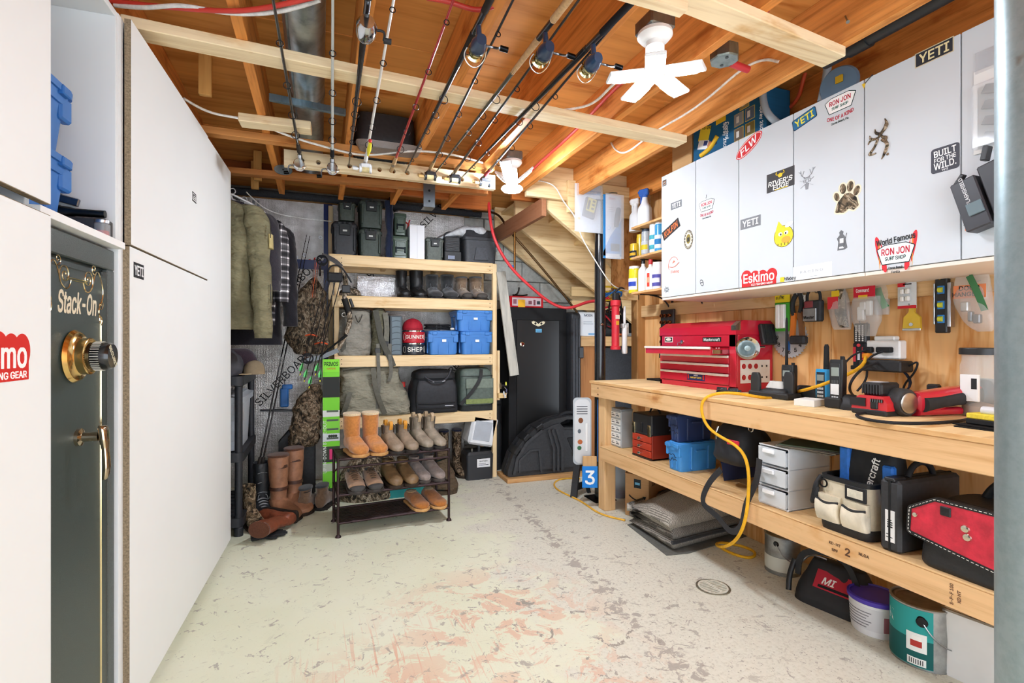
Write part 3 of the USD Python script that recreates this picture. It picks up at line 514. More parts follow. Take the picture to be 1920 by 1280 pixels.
coat('cardigan', 'charcoal knit cardigan hanging behind the olive jacket', -.545, 3.76, .72, '#37343a', 'cloth', 11, -.64, rz=-14)
coat('shirt', 'black and white plaid flannel shirt hanging behind the cardigan', -.50, 3.95, .86, '#d8d4d0', 'plaid', 7, -.70, rz=-16, bulk=.06)
t = coat('jacket', 'black fleece jacket with a long hem hanging behind the plaid shirt', -.47, 4.13, 1.0, '#232126', 'cloth', 15, -.86, rz=-8, bulk=.08)

# ================================================================ black plastic shelf unit and what is on it
X0, X1, Y0, Y1 = -.93, -.44, 3.47, 4.14
t = T('shelving_unit', 'black plastic shelving unit under the hanging jackets', 'shelf unit', (0, 0, 0), world=True)
for x in (X0 + .03, X1 - .03):
    for y in (Y0 + .03, Y1 - .03):
        t.P('leg', G('#23252a').la([(.026, 0), (.026, .05), (.022, .055), (.022, .46), (.026, .465), (.026, .50), (.022, .505), (.022, .92), (.026, .925), (.026, .97), (0, .97)], (x, y, .0), n=20), 'rough_plastic')
for z in (.06, .46, .93):
    g = G('#23252a'); rr = sbox(X0, Y0, X1, Y1).buffer(-.04).buffer(.04)
    g.pr(rr.difference(rr.buffer(-.022)), 'xy', z, z + .055); sl = rr.buffer(-.018)
    for k in range(7): sl = sl.difference(sbox(X0 + .06, Y0 + .06 + k * .085, X1 - .06, Y0 + .10 + k * .085))
    g.pr(sl, 'xy', z + .035, z + .05); t.P('shelf', g, 'rough_plastic')
t = T('clear_bin', 'translucent storage bin with white lid on the middle shelf of the black unit', 'storage bin', (-.665, 3.52, .516))
t.P('tub', G('#dfe6ee').so([(0, 0, .27, .19, .24, 9), (.30, 0, .27, .205, .26, 9)], 40, 4, p=9), 'milky'); t.P('lid', G('#cfd6dd').so([(.298, 0, .27, .222, .275, 9), (.335, 0, .27, .224, .278, 9), (.34, 0, .27, .20, .255, 9), (.35, 0, .27, .19, .24, 9)], 40, 0, p=9, sm=30), 'milky')
for k in range(9):
    random.seed(k); t.P('contents', G(['#5b3a34', '#2f3440', '#8b8578', '#3c5a70', '#a85a3a'][k % 5]).at((random.uniform(-.12, .12), random.uniform(.08, .44), .004 + .065 * (k % 3)), rz=random.uniform(0, 90)).b(-.06, -.045, 0, .06, .045, .06, .008), 'matte')
O('folded_jacket', 'crumpled dark grey jacket on top of the black shelf unit', 'jacket', G('#4a4a4f').so([(0, 0, 0, .15, .19, 2.6), (.05, 0, 0, .16, .2, 2.6), (.13, .02, .01, .13, .15, 2.4), (.18, .0, .02, .06, .07, 2.2), (.19, 0, .02, .02, .02, 2)], 60, 30, (.035, 11, 5), p=2.5), 'canvas', (-.63, 3.68, .981))
t = T('baseball_cap', 'tan and brown cap lying against the crumpled grey jacket', 'cap', (-.405, 3.70, .985), -60)
t.P('crown', G('#8a7a62').so([(0, 0, 0, .055, .065, 2.2), (.04, 0, 0, .052, .062, 2.2), (.075, 0, 0, .036, .044, 2.2), (.09, 0, 0, .008, .01, 2)], 28, 14, (.004, 20, 2), p=2.2), 'canvas')
t.P('brim', G('#d6bd95').pr(Polygon([(-.05, -.04), (-.052, -.08), (-.03, -.115), (0, -.125), (.03, -.115), (.052, -.08), (.05, -.04)]), 'xy', .002, .006), 'canvas', 'tan cap brim')
O('wool_blanket', 'dark woollen blanket with a fringe folded at the back of the black shelf unit top', 'blanket', G('#3d3038').so([(0, 0, 0, .17, .10, 4), (.08, 0, 0, .18, .11, 4), (.15, 0, 0, .15, .09, 3), (.17, 0, 0, .1, .05, 3)], 60, 24, (.02, 13, 9)), 'cloth', (-.60, 4.00, .981))

# ================================================================ boots and shoes
def boot(name, label, cat, loc, rz, H, L, Wd, col, sole, m='suede', shaft=None, laces=None, tab=None, elastic=None, toe=None, seed=1, solez=.022, group=None, cuff=None, slip=False, rx=0, ry=0, lug=False, strap=None, shaftcol=None, soft=.004):
    t = T(name, label, cat, loc, rz, group, rx=rx, ry=ry)
    hw = Wd / 2; sz = solez; yh, yt = L * .30, -L * .70
    so = [(yh, 0, sz * .5, hw * .45, sz * .5, 3), (yh - .012, 0, sz * .5, hw * .78, sz * .5, 5), (L * .05, 0, sz * .5, hw * .82, sz * .5, 6), (-L * .35, 0, sz * .5, hw * 1.04, sz * .5, 6), (-L * .55, 0, sz * .5, hw * .98, sz * .5, 6), (yt + .02, 0, sz * .5, hw * .72, sz * .5, 5), (yt, 0, sz * .5, hw * .3, sz * .5, 3)]
    g = G(sole).so(so, 24, 18, ax=1, sm=50)
    if lug:
        for k in range(9): g.b(-hw * .98, yt + .02 + k * L * .1, -.001, hw * .98, yt + .02 + k * L * .1 + L * .05, sz * .55, .002)
    sp = t.P('sole', g, 'rubber')
    top = H if slip else min(.115, H * .8)
    ft = [(yh - .004, 0, sz + top * .35, hw * .5, top * .35, 2.2), (yh - .02, 0, sz + top * .42, hw * .74, top * .45, 2.4), (L * .08, 0, sz + top * .45, hw * .80, top * .48, 2.4), (-L * .12, 0, sz + top * .38, hw * .86, top * .42, 2.3), (-L * .33, 0, sz + top * .24, hw * .97, top * .30, 2.3), (-L * .52, 0, sz + top * .19, hw * .92, top * .24, 2.3), (yt + .022, 0, sz + top * .14, hw * .72, top * .19, 2.3), (yt + .004, 0, sz + top * .08, hw * .32, top * .10, 2.2)]
    up = G(col).so(ft, 30, 26, (soft, 22, seed), ax=1, sm=60)
    if not slip and H > .12:
        sh = shaft or [(.0, .0, 1.0), (.5, .0, .95), (1, .0, 1.0)]
        rings = [(sz + top * .35, 0, L * .06, hw * .72, L * .20, 2.2)] + [(sz + top * .8 + (H - sz - top * .8) * q, 0, L * .09 + dy, hw * .70 * k, L * .19 * k, 2.1) for q, dy, k in sh]
        if shaftcol: upp = t.P('upper', up, m); up = G(shaftcol)
        up.so(rings + [(H - .004, 0, L * .09 + sh[-1][1], hw * .62 * sh[-1][2], L * .165 * sh[-1][2], 2.1), (H - .05, 0, L * .09 + sh[-1][1], hw * .56 * sh[-1][2], L * .15 * sh[-1][2], 2.1)], 32, 0 if not soft else 24, (soft * 1.4, (18, 18, 26), seed + 4), sm=60)
        if shaftcol: t.P('shaft', up, m)
        else: upp = t.P('upper', up, m)
        k = sh[-1][2]; yc = L * .09 + sh[-1][1]
        t.P('lining', G('#1c1918').so([(H - .034, 0, yc, hw * .60 * k, L * .16 * k, 2.1), (H - .028, 0, yc, hw * .60 * k, L * .16 * k, 2.1)], 24, 2), 'cloth')  # dark cap closes the shaft; its colour stands for the shaded hollow
        if cuff: t.P('trim', G(cuff).so([(H - .014, 0, yc, hw * .72 * k, L * .195 * k, 2.1), (H - .002, 0, yc, hw * .73 * k, L * .20 * k, 2.1), (H + .002, 0, yc, hw * .66 * k, L * .18 * k, 2.1)], 28, 0), 'cloth', 'fleece cuff')
        if tab:
            for sy in (-1, 1): t.P('pull_tab', G(tab).st([(0, yc + sy * L * .19 * k, H - .03), (0, yc + sy * L * .20 * k, H + .022), (0, yc + sy * L * .16 * k, H + .026), (0, yc + sy * L * .15 * k, H - .02)], .022, .003, 10, up=(0, 0, 1) if 0 else (0, sy, .01)), 'nylon')
        if elastic:
            for sx in (-1, 1): t.P('elastic', G(elastic).pr(Polygon([(yc - L * .10, H - .004), (yc + L * .1, H - .004), (yc + L * .05, sz + top * .75), (yc - L * .04, sz + top * .75)]), 'yz', sx * hw * .66, sx * hw * .80), 'nylon', 'elastic side panel')
    else:
        upp = t.P('upper', up, m)
        t.P('lining', G('#2a2622' if not cuff else cuff).so([(sz + top * .78, 0, L * .12, hw * .55, L * .14, 2.2), (sz + top * .9, 0, L * .12, hw * .6, L * .15, 2.2), (sz + top * .94, 0, L * .12, hw * .45, L * .1, 2.2)], 24, 0), 'cloth')
    if toe: t.P('toe_cap', G(toe).so([(yt + .001, 0, sz + .008, hw * .36, .010, 2.2), (yt + .018, 0, sz + top * .14, hw * .76, top * .19 + .003, 2.3), (yt + .045, 0, sz + top * .15, hw * .90, top * .18, 2.3)], 24, 8, ax=1), 'rubber', 'rubber toe cap', sub=upp)
    if laces:
        g = G(laces); n = 5
        for k in range(n):
            q = k / (n - 1); y = -L * (.34 - .30 * q); z = sz + top * (.50 + .44 * q)
            g.tu([(-hw * .5, y + .006, z - .008), (0, y, z + .006), (hw * .5, y + .012, z - .008)], .0026, 6, 8).tu([(hw * .5, y + .006, z - .008), (0, y + .004, z + .009), (-hw * .5, y + .012, z - .008)], .0026, 6, 8)
        if H > .16:
            for k in range(3):
                z = sz + top + (H - sz - top) * (.1 + .3 * k); g.tu([(-hw * .42, -L * .085, z), (0, -L * .115, z + .008), (hw * .42, -L * .085, z)], .0026, 6, 8)
        g.tu([(0, -L * .06, sz + top), (.02, -L * .1, sz + top + .012), (.035, -L * .12, sz + top * .8)], .0022, 6, 8).tu([(0, -L * .06, sz + top), (-.02, -L * .1, sz + top + .012), (-.03, -L * .13, sz + top * .8)], .0022, 6, 8)
        t.P('laces', g, 'nylon')
    if strap:
        for q in (.42, .80):
            zz = sz + (H - sz) * q; t.P('strap', G(strap).so([(zz - .011, 0, L * .09, hw * .74, L * .205, 2.1), (zz + .011, 0, L * .09, hw * .74, L * .205, 2.1)], 28, 2), 'leather')
    return t
c = W(520, 948, z=0); boot('boot', 'tall brown leather riding boot, front one of the standing pair', 'boot', (-.255, 3.80, 0), 28, .42, .30, .16, '#9a6b4e', '#2b2018', 'leather', [(0, 0, .9), (.3, 0, .98), (.7, .004, 1.12), (1, .004, 1.18)], strap='#4a2e22', seed=4, cuff='#5a3a2a')
boot('boot', 'tall brown leather riding boot, rear one of the standing pair', 'boot', (-.165, 3.92, 0), 20, .435, .30, .16, '#9a6b4e', '#2b2018', 'leather', [(0, 0, .9), (.3, 0, .98), (.7, .004, 1.12), (1, .004, 1.18)], strap='#4a2e22', seed=9, cuff='#5a3a2a')
boot('boot', 'reddish brown leather boot lying on its side in front of the tall boots', 'boot', (-.20, 3.60, .055), -118, .34, .27, .105, '#7c3f28', '#241a14', 'leather', [(0, 0, .95), (.5, 0, 1.1), (1, 0, 1.25)], seed=12, rx=0, ry=84, cuff='#5a3524', soft=.008)
boot('boot', 'black laced winter boot beside the leg of the black shelf unit', 'boot', (-.375, 3.86, 0), 12, .36, .30, .14, '#26282b', '#17181a', 'leather', [(0, 0, 1), (.5, 0, 1.1), (1, 0, 1.08)], laces='#8b8f92', seed=21, lug=True, soft=.009)
boot('boot', 'camouflage hunting boot half hidden behind the black shelf unit leg', 'boot', (-.425, 3.66, 0), 25, .26, .28, .105, '#e8dcc8', '#3a2f26', 'camo', [(0, 0, 1), (.5, 0, 1.05), (1, 0, 1.1)], seed=25, soft=.006)
for k, (x, y) in enumerate(((-.085, 3.86), (.025, 3.88))):
    boot('hiking_boot', ['left', 'right'][k] + ' one of the brown and grey hiking boots on the floor beside the shoe rack', 'boot', (x, y, 0), 158, .175, .29, .105, '#6d5542', '#26221f', 'suede', [(0, 0, 1), (.5, 0, 1.0), (1, .0, 1.12)], laces='#3a3632', cuff='#3c3f42', seed=30 + k, lug=True, group='pair of hiking boots on the floor')
# glove
t = T('work_glove', 'black work glove with pale blue print lying flat on the floor by the cabinet corner', 'glove', (-.29, 3.405, .002), 12)
g = G('#1f2022').so([(-.10, 0, .014, .038, .013, 2.6), (-.04, 0, .015, .040, .014, 2.6), (.02, 0, .014, .042, .013, 2.6), (.035, 0, .013, .040, .011, 2.6)], 24, 10, (.003, 30, 2), ax=0)
for k, (dy, L) in enumerate(((-.031, .06), (-.010, .075), (.011, .07), (.031, .055))): g.tu([(.025, dy, .013), (.025 + L * .6, dy * 1.15, .013), (.025 + L, dy * 1.2, .011)], [.0105, .0105, .007], 12, 8)
g.tu([(-.02, -.035, .013), (.01, -.058, .012), (.035, -.066, .010)], [.011, .011, .007], 12, 8)
t.P('hand', g, 'rubber'); t.P('printed_mark', G('#6fb4d6').tu([(-.075, -.018, .0285), (-.055, -.02, .029), (-.05, .0, .0295), (-.07, .006, .029), (-.075, -.018, .0285)], .003, 6, 20).tu([(-.02, .0, .029), (.0, -.006, .029), (.002, .012, .029), (-.02, .012, .029)], .003, 6, 16), 'card', 'pale blue glove print')
# black case behind the boots
t = T('amplifier_case', 'black upright hard case behind the tall brown boots', 'case', (-.165, 4.22, 0))
t.P('shell', G('#2e2f31').pr(Polygon([(-.12, 0), (.115, 0), (.115, .42), (.07, .50), (-.05, .50), (-.12, .42)]).buffer(.01), 'xz', 0, .16), 'rough_plastic'); t.P('seam', G('#17181a').pr(Polygon([(-.125, .0), (.12, .0), (.12, .42), (.072, .508), (-.052, .508), (-.125, .42)]).buffer(.012), 'xz', .075, .085), 'rubber')

# ================================================================ shoe rack with its shoes
RK = (.104, 3.25, 0); RZ = 3.6; rk = T('shoe_rack', 'dark bronze metal shoe rack with three slatted shelves on the floor before the wooden shelving', 'shoe rack', RK, RZ)
RW, RD = .705, .30; BR = '#4a3d3e'
for x in (0, RW):
    for y in (0, RD): l = rk.P('leg', G(BR).cy((x, y, .012), (x, y, .485), .0085).la([(0, 0), (.018, 0), (.016, .008), (.009, .016), (0, .016)], (x, y, 0), n=16), 'dull_metal')
for z in (.475, .255, .085):
    for y in (0, RD): rk.P('rail', G(BR).cy((0, y, z), (RW, y, z), .008, n=10), 'dull_metal')
    for x in (0, RW): rk.P('rail', G(BR).cy((x, 0, z), (x, RD, z), .008, n=10), 'dull_metal')
    for k in range(10): rk.P('slat', G(BR).b(.004, .02 + k * .0265, z - .004, RW - .004, .037 + k * .0265, z + .006, .001), 'dull_metal')
for x in (0, RW): rk.P('side_bar', G(BR).cy((x, 0, .425), (x, RD, .33), .006, n=10).cy((x, 0, .20), (x, RD, .12), .006, n=10), 'dull_metal')
for y in (0, RD): rk.P('rail', G(BR).cy((0, y, .425), (RW, y, .425), .007, n=10), 'dull_metal')
def onr(x, y, z):
    a = math.radians(RZ); return (RK[0] + x * math.cos(a) - y * math.sin(a), RK[1] + x * math.sin(a) + y * math.cos(a), z)
ug = dict(H=.255, L=.265, Wd=.115, col='#b9793f', sole='#b98a55', m='suede', shaft=[(0, 0, 1.15), (.4, 0, 1.25), (1, 0, 1.3)], cuff='#d9c3a0', soft=.004)
for k, x in enumerate((.105, .222)): boot('ankle_boot', 'tan sheepskin boot on the top of the rack, ' + ['left', 'right'][k] + ' of the pair', 'boot', onr(x, .14, .481), 12 + RZ, seed=40 + k, group='tan sheepskin boots', **ug)
ch = dict(H=.165, L=.265, Wd=.098, sole='#2a2624', m='leather', shaft=[(0, 0, .92), (.5, 0, .88), (1, .0, .98)], soft=.003)
for k, (x, col) in enumerate(((.335, '#8c7a66'), (.430, '#8c7a66'))): boot('chelsea_boot', 'taupe chelsea boot with yellow pull tabs on the rack top, ' + ['left', 'right'][k] + ' one', 'boot', onr(x, .13, .481), 14, col=col, tab='#c98a2c', elastic='#4a4038', seed=50 + k, group='taupe chelsea boots', **ch)
for k, (x, col) in enumerate(((.535, '#8f8372'), (.625, '#8f8372'))): boot('chelsea_boot', 'grey-brown chelsea boot at the right end of the rack top, ' + ['left', 'right'][k] + ' one', 'boot', onr(x, .17, .481), 16, col=col, tab='#b09a7c', elastic='#5d5246', seed=54 + k, group='grey-brown chelsea boots', **{**ch, 'H': .2})
for k, x in enumerate((.105, .215)): boot('walking_shoe', 'brown laced walking shoe on the middle shelf of the rack, ' + ['left', 'right'][k] + ' of the pair', 'shoe', onr(x, .14, .261), 6, .085, .29, .108, '#9a7452', '#3a3431', 'suede', laces='#5a4634', toe='#3f3d3c', seed=60 + k, slip=True, group='brown walking shoes')
for k, x in enumerate((.335, .435)): boot('ankle_boot', 'brown ankle boot in the middle of the rack, ' + ['left', 'right'][k] + ' of the pair', 'boot', onr(x, .15, .261), 12, .15, .27, .10, '#7c6141', '#33281f', 'leather', [(0, 0, .95), (1, 0, 1.0)], seed=64 + k, group='brown ankle boots', soft=.003)
for k, x in enumerate((.52, .62)): boot('ankle_boot', 'grey suede ankle boot at the right of the middle shelf, ' + ['left', 'right'][k] + ' of the pair', 'boot', onr(x, .17, .261), 18, .15, .25, .09, '#8d7f78', '#4d4541', 'suede', [(0, 0, .95), (1, 0, 1.0)], seed=68 + k, group='grey suede ankle boots', soft=.003)
for k, x in enumerate((.50, .62)): boot('slipper', 'tan suede slipper on the bottom shelf of the rack, ' + ['left', 'right'][k] + ' of the pair', 'slipper', onr(x, .15, .091), 14, .075, .27, .11, '#a9692f', '#c99a62', 'suede', seed=72 + k, slip=True, cuff='#c9a878', solez=.02, group='tan suede slippers')
# ================================================================ wooden shelving on the back wall
YS, DS = 4.20, .42; NW = '#ecd2a6'; ZS = (1.892, 1.566, 1.086, .594)
t = T('wooden_shelving', 'pale lumber shelving unit against the silver foil wall, loaded with cans, boots and bags', 'shelf unit', (0, 0, 0), world=True)
for z, x0 in zip(ZS, (.067, .09, .105, .105)):
    for y in (YS, YS + DS - .038): t.P('shelf_beam', G(NW).b(x0, y, z - .092, 1.427, y + .038, z - .006, .003), 'wood_x')
    t.P('shelf_deck', G('#e6cb9c').b(x0, YS + .001, z - .006, 1.427, YS + DS, z, .001), 'ply_x')
    for x in (.5, .95): t.P('cross_brace', G(NW).b(x, YS + .038, z - .07, x + .038, YS + DS - .038, z - .006, .002), 'wood_y')
for x, y, h in ((1.427, YS, 1.888), (1.427, YS + DS - .038, 1.888), (.105, YS + .04, 1.80), (.067, YS + DS - .03, 2.37)):
    t.P('post', G(NW).b(x, y, 0, x + .038, y + .038, h, .003), 'wood_z')
for z in ZS:
    for x in (.16, 1.40):
        for dz in (-.03, -.065): t.P('screw', G('#2a2622').cy((x, YS + .001, z + dz), (x, YS - .001, z + dz), .004, n=8), 'dull_metal')
def on(u0, v0, u1, v1, z, y=YS + .01):
    """Where a thing stands on a shelf of height z with its front on plane y: centre x, width, height."""
    x0, _, x1, zt = Rc(u0, v0, u1, v1, y); return (x0 + x1) / 2, x1 - x0, zt - z
def ammo(label, box, z, col, d=.28, metal=False, y=YS + .01, latch='#23282a', group=None):
    x, w, h = on(*box, z, y); t = T('ammo_can', label, 'ammo can', (x, y, z), 0, group)
    if metal:
        t.P('body', G(col).so([(0, 0, d / 2, w * .46, d * .46, 9), (h * .82, 0, d / 2, w * .47, d * .47, 9)], 36, 3, p=9), 'paint')
        t.P('lid', G(col).so([(h * .80, 0, d / 2, w * .5, d * .5, 10), (h * .93, 0, d / 2, w * .5, d * .5, 10), (h * .96, 0, d / 2, w * .46, d * .46, 10)], 36, 0, p=10), 'paint')
        t.P('end_panel', G(col).b(-w * .34, .0, h * .1, w * .34, d * .06, h * .76, .004).b(-w * .26, -.004, h * .3, w * .26, d * .06, h * .7, .003).cy((0, -.004, h * .58), (0, -.008, h * .58), w * .09, n=14), 'paint')
        t.P('latch', G(latch).b(-w * .3, -.01, h * .22, -w * .22, .0, h * .48, .002).b(w * .22, -.01, h * .22, w * .3, 0, h * .48, .002).b(-w * .3, -.011, h * .38, w * .3, -.002, h * .46, .002), 'dull_metal')
        t.P('handle', G(col).tu([(0, d * .3, h * .96), (0, d * .34, h * .985), (0, d * .66, h * .985), (0, d * .7, h * .96)], .004, 8, 12), 'dull_metal')
    else:
        t.P('body', G(col).so([(0, 0, d / 2, w * .41, d * .44, 8), (h * .02, 0, d / 2, w * .43, d * .45, 8), (h * .80, 0, d / 2, w * .46, d * .475, 8)], 36, 6, p=8), 'rough_plastic')
        t.P('lid', G(col).so([(h * .78, 0, d / 2, w * .49, d * .495, 8), (h * .86, 0, d / 2, w * .5, d * .5, 8), (h * .89, 0, d / 2, w * .48, d * .49, 8), (h * .96, 0, d / 2, w * .40, d * .46, 8), (h * .97, 0, d / 2, w * .3, d * .4, 8)], 36, 0, p=8, sm=30), 'rough_plastic')
        for sx in (-1, 1): t.P('rib', G(col).b(sx * w * .36 - w * .035, -.002, h * .12, sx * w * .36 + w * .035, d * .06, h * .80, .003), 'rough_plastic')
        la = t.P('latch', G(latch).b(-w * .20, -.012, h * .56, w * .20, .012, h * .88, .003).b(-w * .25, -.008, h * .80, -w * .12, .02, h * .93, .002).b(w * .12, -.008, h * .80, w * .25, .02, h * .93, .002).b(-w * .04, -.008, h * .80, w * .04, .02, h * .95, .002), 'rough_plastic')
        t.P('label_plate', G('#d9dcd8').b(-w * .08, -.0128, h * .66, w * .08, -.0118, h * .71, 0), 'paper', sub=la)
        t.P('handle', G(latch).tu([(-.0, d * .25, h * .95), (0, d * .3, h * .995), (0, d * .7, h * .995), (0, d * .75, h * .95)], .006, 8, 14), 'rough_plastic')
    return t
Z1 = ZS[0]
ammo('black ammo box at the left end of the top shelf, under a small green can', (621, 412, 672, 476), Z1, '#2b2d31', .3)
h_ = on(621, 412, 672, 476, Z1)[2]; ammo('small dark green ammo can stacked on the black ammo box', (634, 376, 668, 412), Z1 + h_ - .0, '#3a443c', .26)
ammo('lower of two stacked dark green plastic ammo cans beside the black ammo box', (672, 426, 718, 480), Z1, '#3b463f', .3)
h_ = on(672, 426, 718, 480, Z1)[2]; ammo('upper of two stacked dark green plastic ammo cans, beside a small green can', (673, 372, 720, 427), Z1 + h_, '#3b463f', .3)
ammo('lower of two stacked green metal ammo cans left of the white carton', (735, 440, 767, 482), Z1, '#4a5a4d', .29, True)
h_ = on(735, 440, 767, 482, Z1)[2]; ammo('upper and narrower of two stacked green metal ammo cans left of the white carton', (739, 397, 763, 440), Z1 + h_, '#46564a', .28, True)
ammo('grey-green ammo can standing right of the white carton', (797, 443, 834, 486), Z1, '#565d56', .3)
x, w, h = on(768, 422, 796, 484, Z1); t = T('white_carton', 'tall plain white carton standing on the top shelf', 'box', (x, YS + .005, Z1)); t.P('carton', G('#eceef2').b(-w / 2, 0, 0, w / 2, .26, h, .003), 'paper'); t.P('flap_seam', G('#c9ccd2').b(-.001, -.0006, h * .02, .001, .0, h * .98, 0), 'paper')
x, w, h = on(723, 372, 737, 482, Z1); t = T('rifle_sock', 'narrow navy quilted fabric gun sleeve standing between ammo cans on the top shelf', 'sleeve', (x, YS + .0, Z1 - .02)); t.P('sleeve', G('#232b42').so([(.02, 0, .03, w * .5, .022, 2.4), (.14, .0, .03, w * .5, .026, 2.4), (.22, .003, .03, w * .42, .03, 2.4), (.36, .004, .04, w * .56, .034, 2.4), (h + .01, -.006, .05, w * .5, .02, 2.4)], 28, 36, (.01, 22, 3), p=2.4), 'cloth'); t.P('edge_trim', G('#14182a').st([(w * .2, .003, .03), (w * .25, .0, .2), (w * .22, .006, .4), (w * .1, .02, h)], .008, .003, 20, up=(1, 0, 0)), 'nylon')
x, w, h = on(834, 437, 866, 487, Z1); t = T('drill_charger', 'black power tool charger with a vented face on the top shelf', 'charger', (x, YS + .01, Z1))
t.P('housing', G('#26282a').b(-w / 2, .01, 0, w / 2, .2, h * .36, .006).b(-w * .46, .03, h * .34, w * .46, .2, h * .9, .008), 'rough_plastic')
for k in range(7): t.P('vent_slat', G('#3a3d40').b(-w * .38, .022, h * (.40 + .055 * k), w * .38, .034, h * (.425 + .055 * k), .001), 'plastic')
t.P('grip', G('#303336').tu([(-w * .4, .08, h * .86), (-w * .36, .08, h * 1.0), (w * .36, .08, h * 1.0), (w * .4, .08, h * .86)], .009, 8, 18), 'rubber'); t.P('front_label', G('#8a93a8').b(-w * .3, .0085, h * .08, w * .1, .0105, h * .2, 0), 'paper')
x, w, h = on(868, 430, 934, 492, Z1); t = T('battery_box', 'large black lidded battery box at the right end of the top shelf', 'battery box', (x, YS - .01, Z1))
t.P('box', G('#3a3d42').so([(0, 0, .16, w * .44, .14, 9), (h * .68, 0, .16, w * .47, .155, 9)], 40, 4, p=9), 'rough_plastic'); t.P('front_panel', G('#41444a').pr(Polygon([(-w * .2, .02), (w * .2, .02), (w * .14, h * .44), (-w * .14, h * .44)]), 'xz', .0, .03), 'rough_plastic')
t.P('lid', G('#303338').so([(h * .66, 0, .16, w * .5, .165, 10), (h * .74, 0, .16, w * .5, .165, 10), (h * .78, 0, .16, w * .47, .155, 10), (h * .95, 0, .16, w * .43, .14, 10), (h, 0, .16, w * .38, .12, 8)], 40, 0, p=10, sm=30), 'rough_plastic')
# clear grey sheet over the battery box
def sheet(g, th=.0025):
    nx, ny = g.shape[0], g.shape[1]; i, j = np.meshgrid(np.arange(nx - 1), np.arange(ny - 1), indexing='ij')
    q = np.stack([i * ny + j, (i + 1) * ny + j, (i + 1) * ny + j + 1, i * ny + j + 1], -1).reshape(-1, 4); V = g.reshape(-1, 3); n = len(V)
    B = V - np.array([0, 0, th]); e = []
    per = [(k, 0) for k in range(nx)] + [(nx - 1, k) for k in range(1, ny)] + [(k, ny - 1) for k in range(nx - 2, -1, -1)] + [(0, k) for k in range(ny - 2, 0, -1)]
    idx = [a * ny + b for a, b in per]
    for a, b in zip(idx, idx[1:] + idx[:1]): e.append((a, a + n, b + n, b))
    return np.vstack([V, B]), np.vstack([q, q[:, ::-1] + n, np.array(e)])
O('plastic_cover', 'crumpled pale grey plastic cover draped over the battery box on the top shelf', 'plastic sheet', G('#c6cace').so([(W(818, 440, y=YS + .2)[0], YS + .2, Z1 + .20, .06, .012, 2.4), (1.08, YS + .18, Z1 + .25, .13, .03, 2.6), (1.2, YS + .17, Z1 + .275, .16, .055, 2.8), (1.33, YS + .17, Z1 + .275, .17, .05, 2.8), (1.46, YS + .18, Z1 + .22, .14, .03, 2.6), (1.53, YS + .19, Z1 + .16, .05, .01, 2.4)], 60, 50, (.035, 11, 5), ax=0), 'nylon')

# --- second shelf: boots
Z2 = ZS[1]
def sboot(name, lab, u0, u1, v0, col, sole, m, seed, grp, **k):
    x, w, h = on(u0, v0, u1, 556, Z2, YS + .06); boot(name, lab, 'boot', (x, YS + .225, Z2), 2, h, .285, min(w * .95, .125), col, sole, m, seed=seed, group=grp, **k)
for k, (a, b) in enumerate(((747, 771), (773, 803))): sboot('work_boot', ['left', 'right'][k] + ' one of the tall glossy black work boots on the second shelf', a, b, 503, '#1f2022', '#1b1b1c', 'leather', 80 + k, 'glossy black work boots', shaft=[(0, 0, 1.2), (.5, 0, 1.3), (1, 0, 1.35)], laces='#2c2c2e', soft=.005)
for k, (a, b) in enumerate(((805, 832), (834, 862))): sboot('hiking_boot', ['left', 'right'][k] + ' one of the charcoal hiking boots in the middle of the second shelf', a, b, 511, '#3b3c3e', '#242526', 'suede', 84 + k, 'charcoal hiking boots', shaft=[(0, 0, 1.15), (1, 0, 1.3)], laces='#6a6c70', lug=True, cuff='#55585c')
for k, (a, b) in enumerate(((864, 888), (890, 916))): sboot('hiking_boot', ['left', 'right'][k] + ' one of the tan and grey hiking boots at the right of the second shelf', a, b, 515, '#8a7460', '#2d2a28', 'suede', 88 + k, 'tan and grey hiking boots', shaft=[(0, 0, 1.15), (1, 0, 1.3)], laces='#b9ab98', lug=True, cuff='#6b7076', toe='#4c4844')
x, w, h = on(636, 538, 692, 556, Z2); t = T('baseball_cap', 'camouflage cap lying flat at the left of the second shelf', 'cap', (x, YS + .12, Z2), 30); t.P('crown', G('#ffffff').so([(0, 0, .05, .085, .09, 2.2), (.05, 0, .05, .075, .08, 2.2), (.075, 0, .05, .02, .02, 2)], 28, 12, (.008, 20, 2), p=2.2), 'camo'); t.P('brim', G('#1d1d1b').pr(Polygon([(-.075, 0), (-.07, -.06), (0, -.09), (.07, -.06), (.075, 0)]), 'xy', .004, .010), 'canvas')
O('bubble_wrap', 'loose piece of silver bubble insulation standing at the back of the second shelf', 'insulation sheet', G('#d5d5d8').b(.30, YS + .30, Z2, .68, YS + .31, Z2 + .20, .001), 'foil')

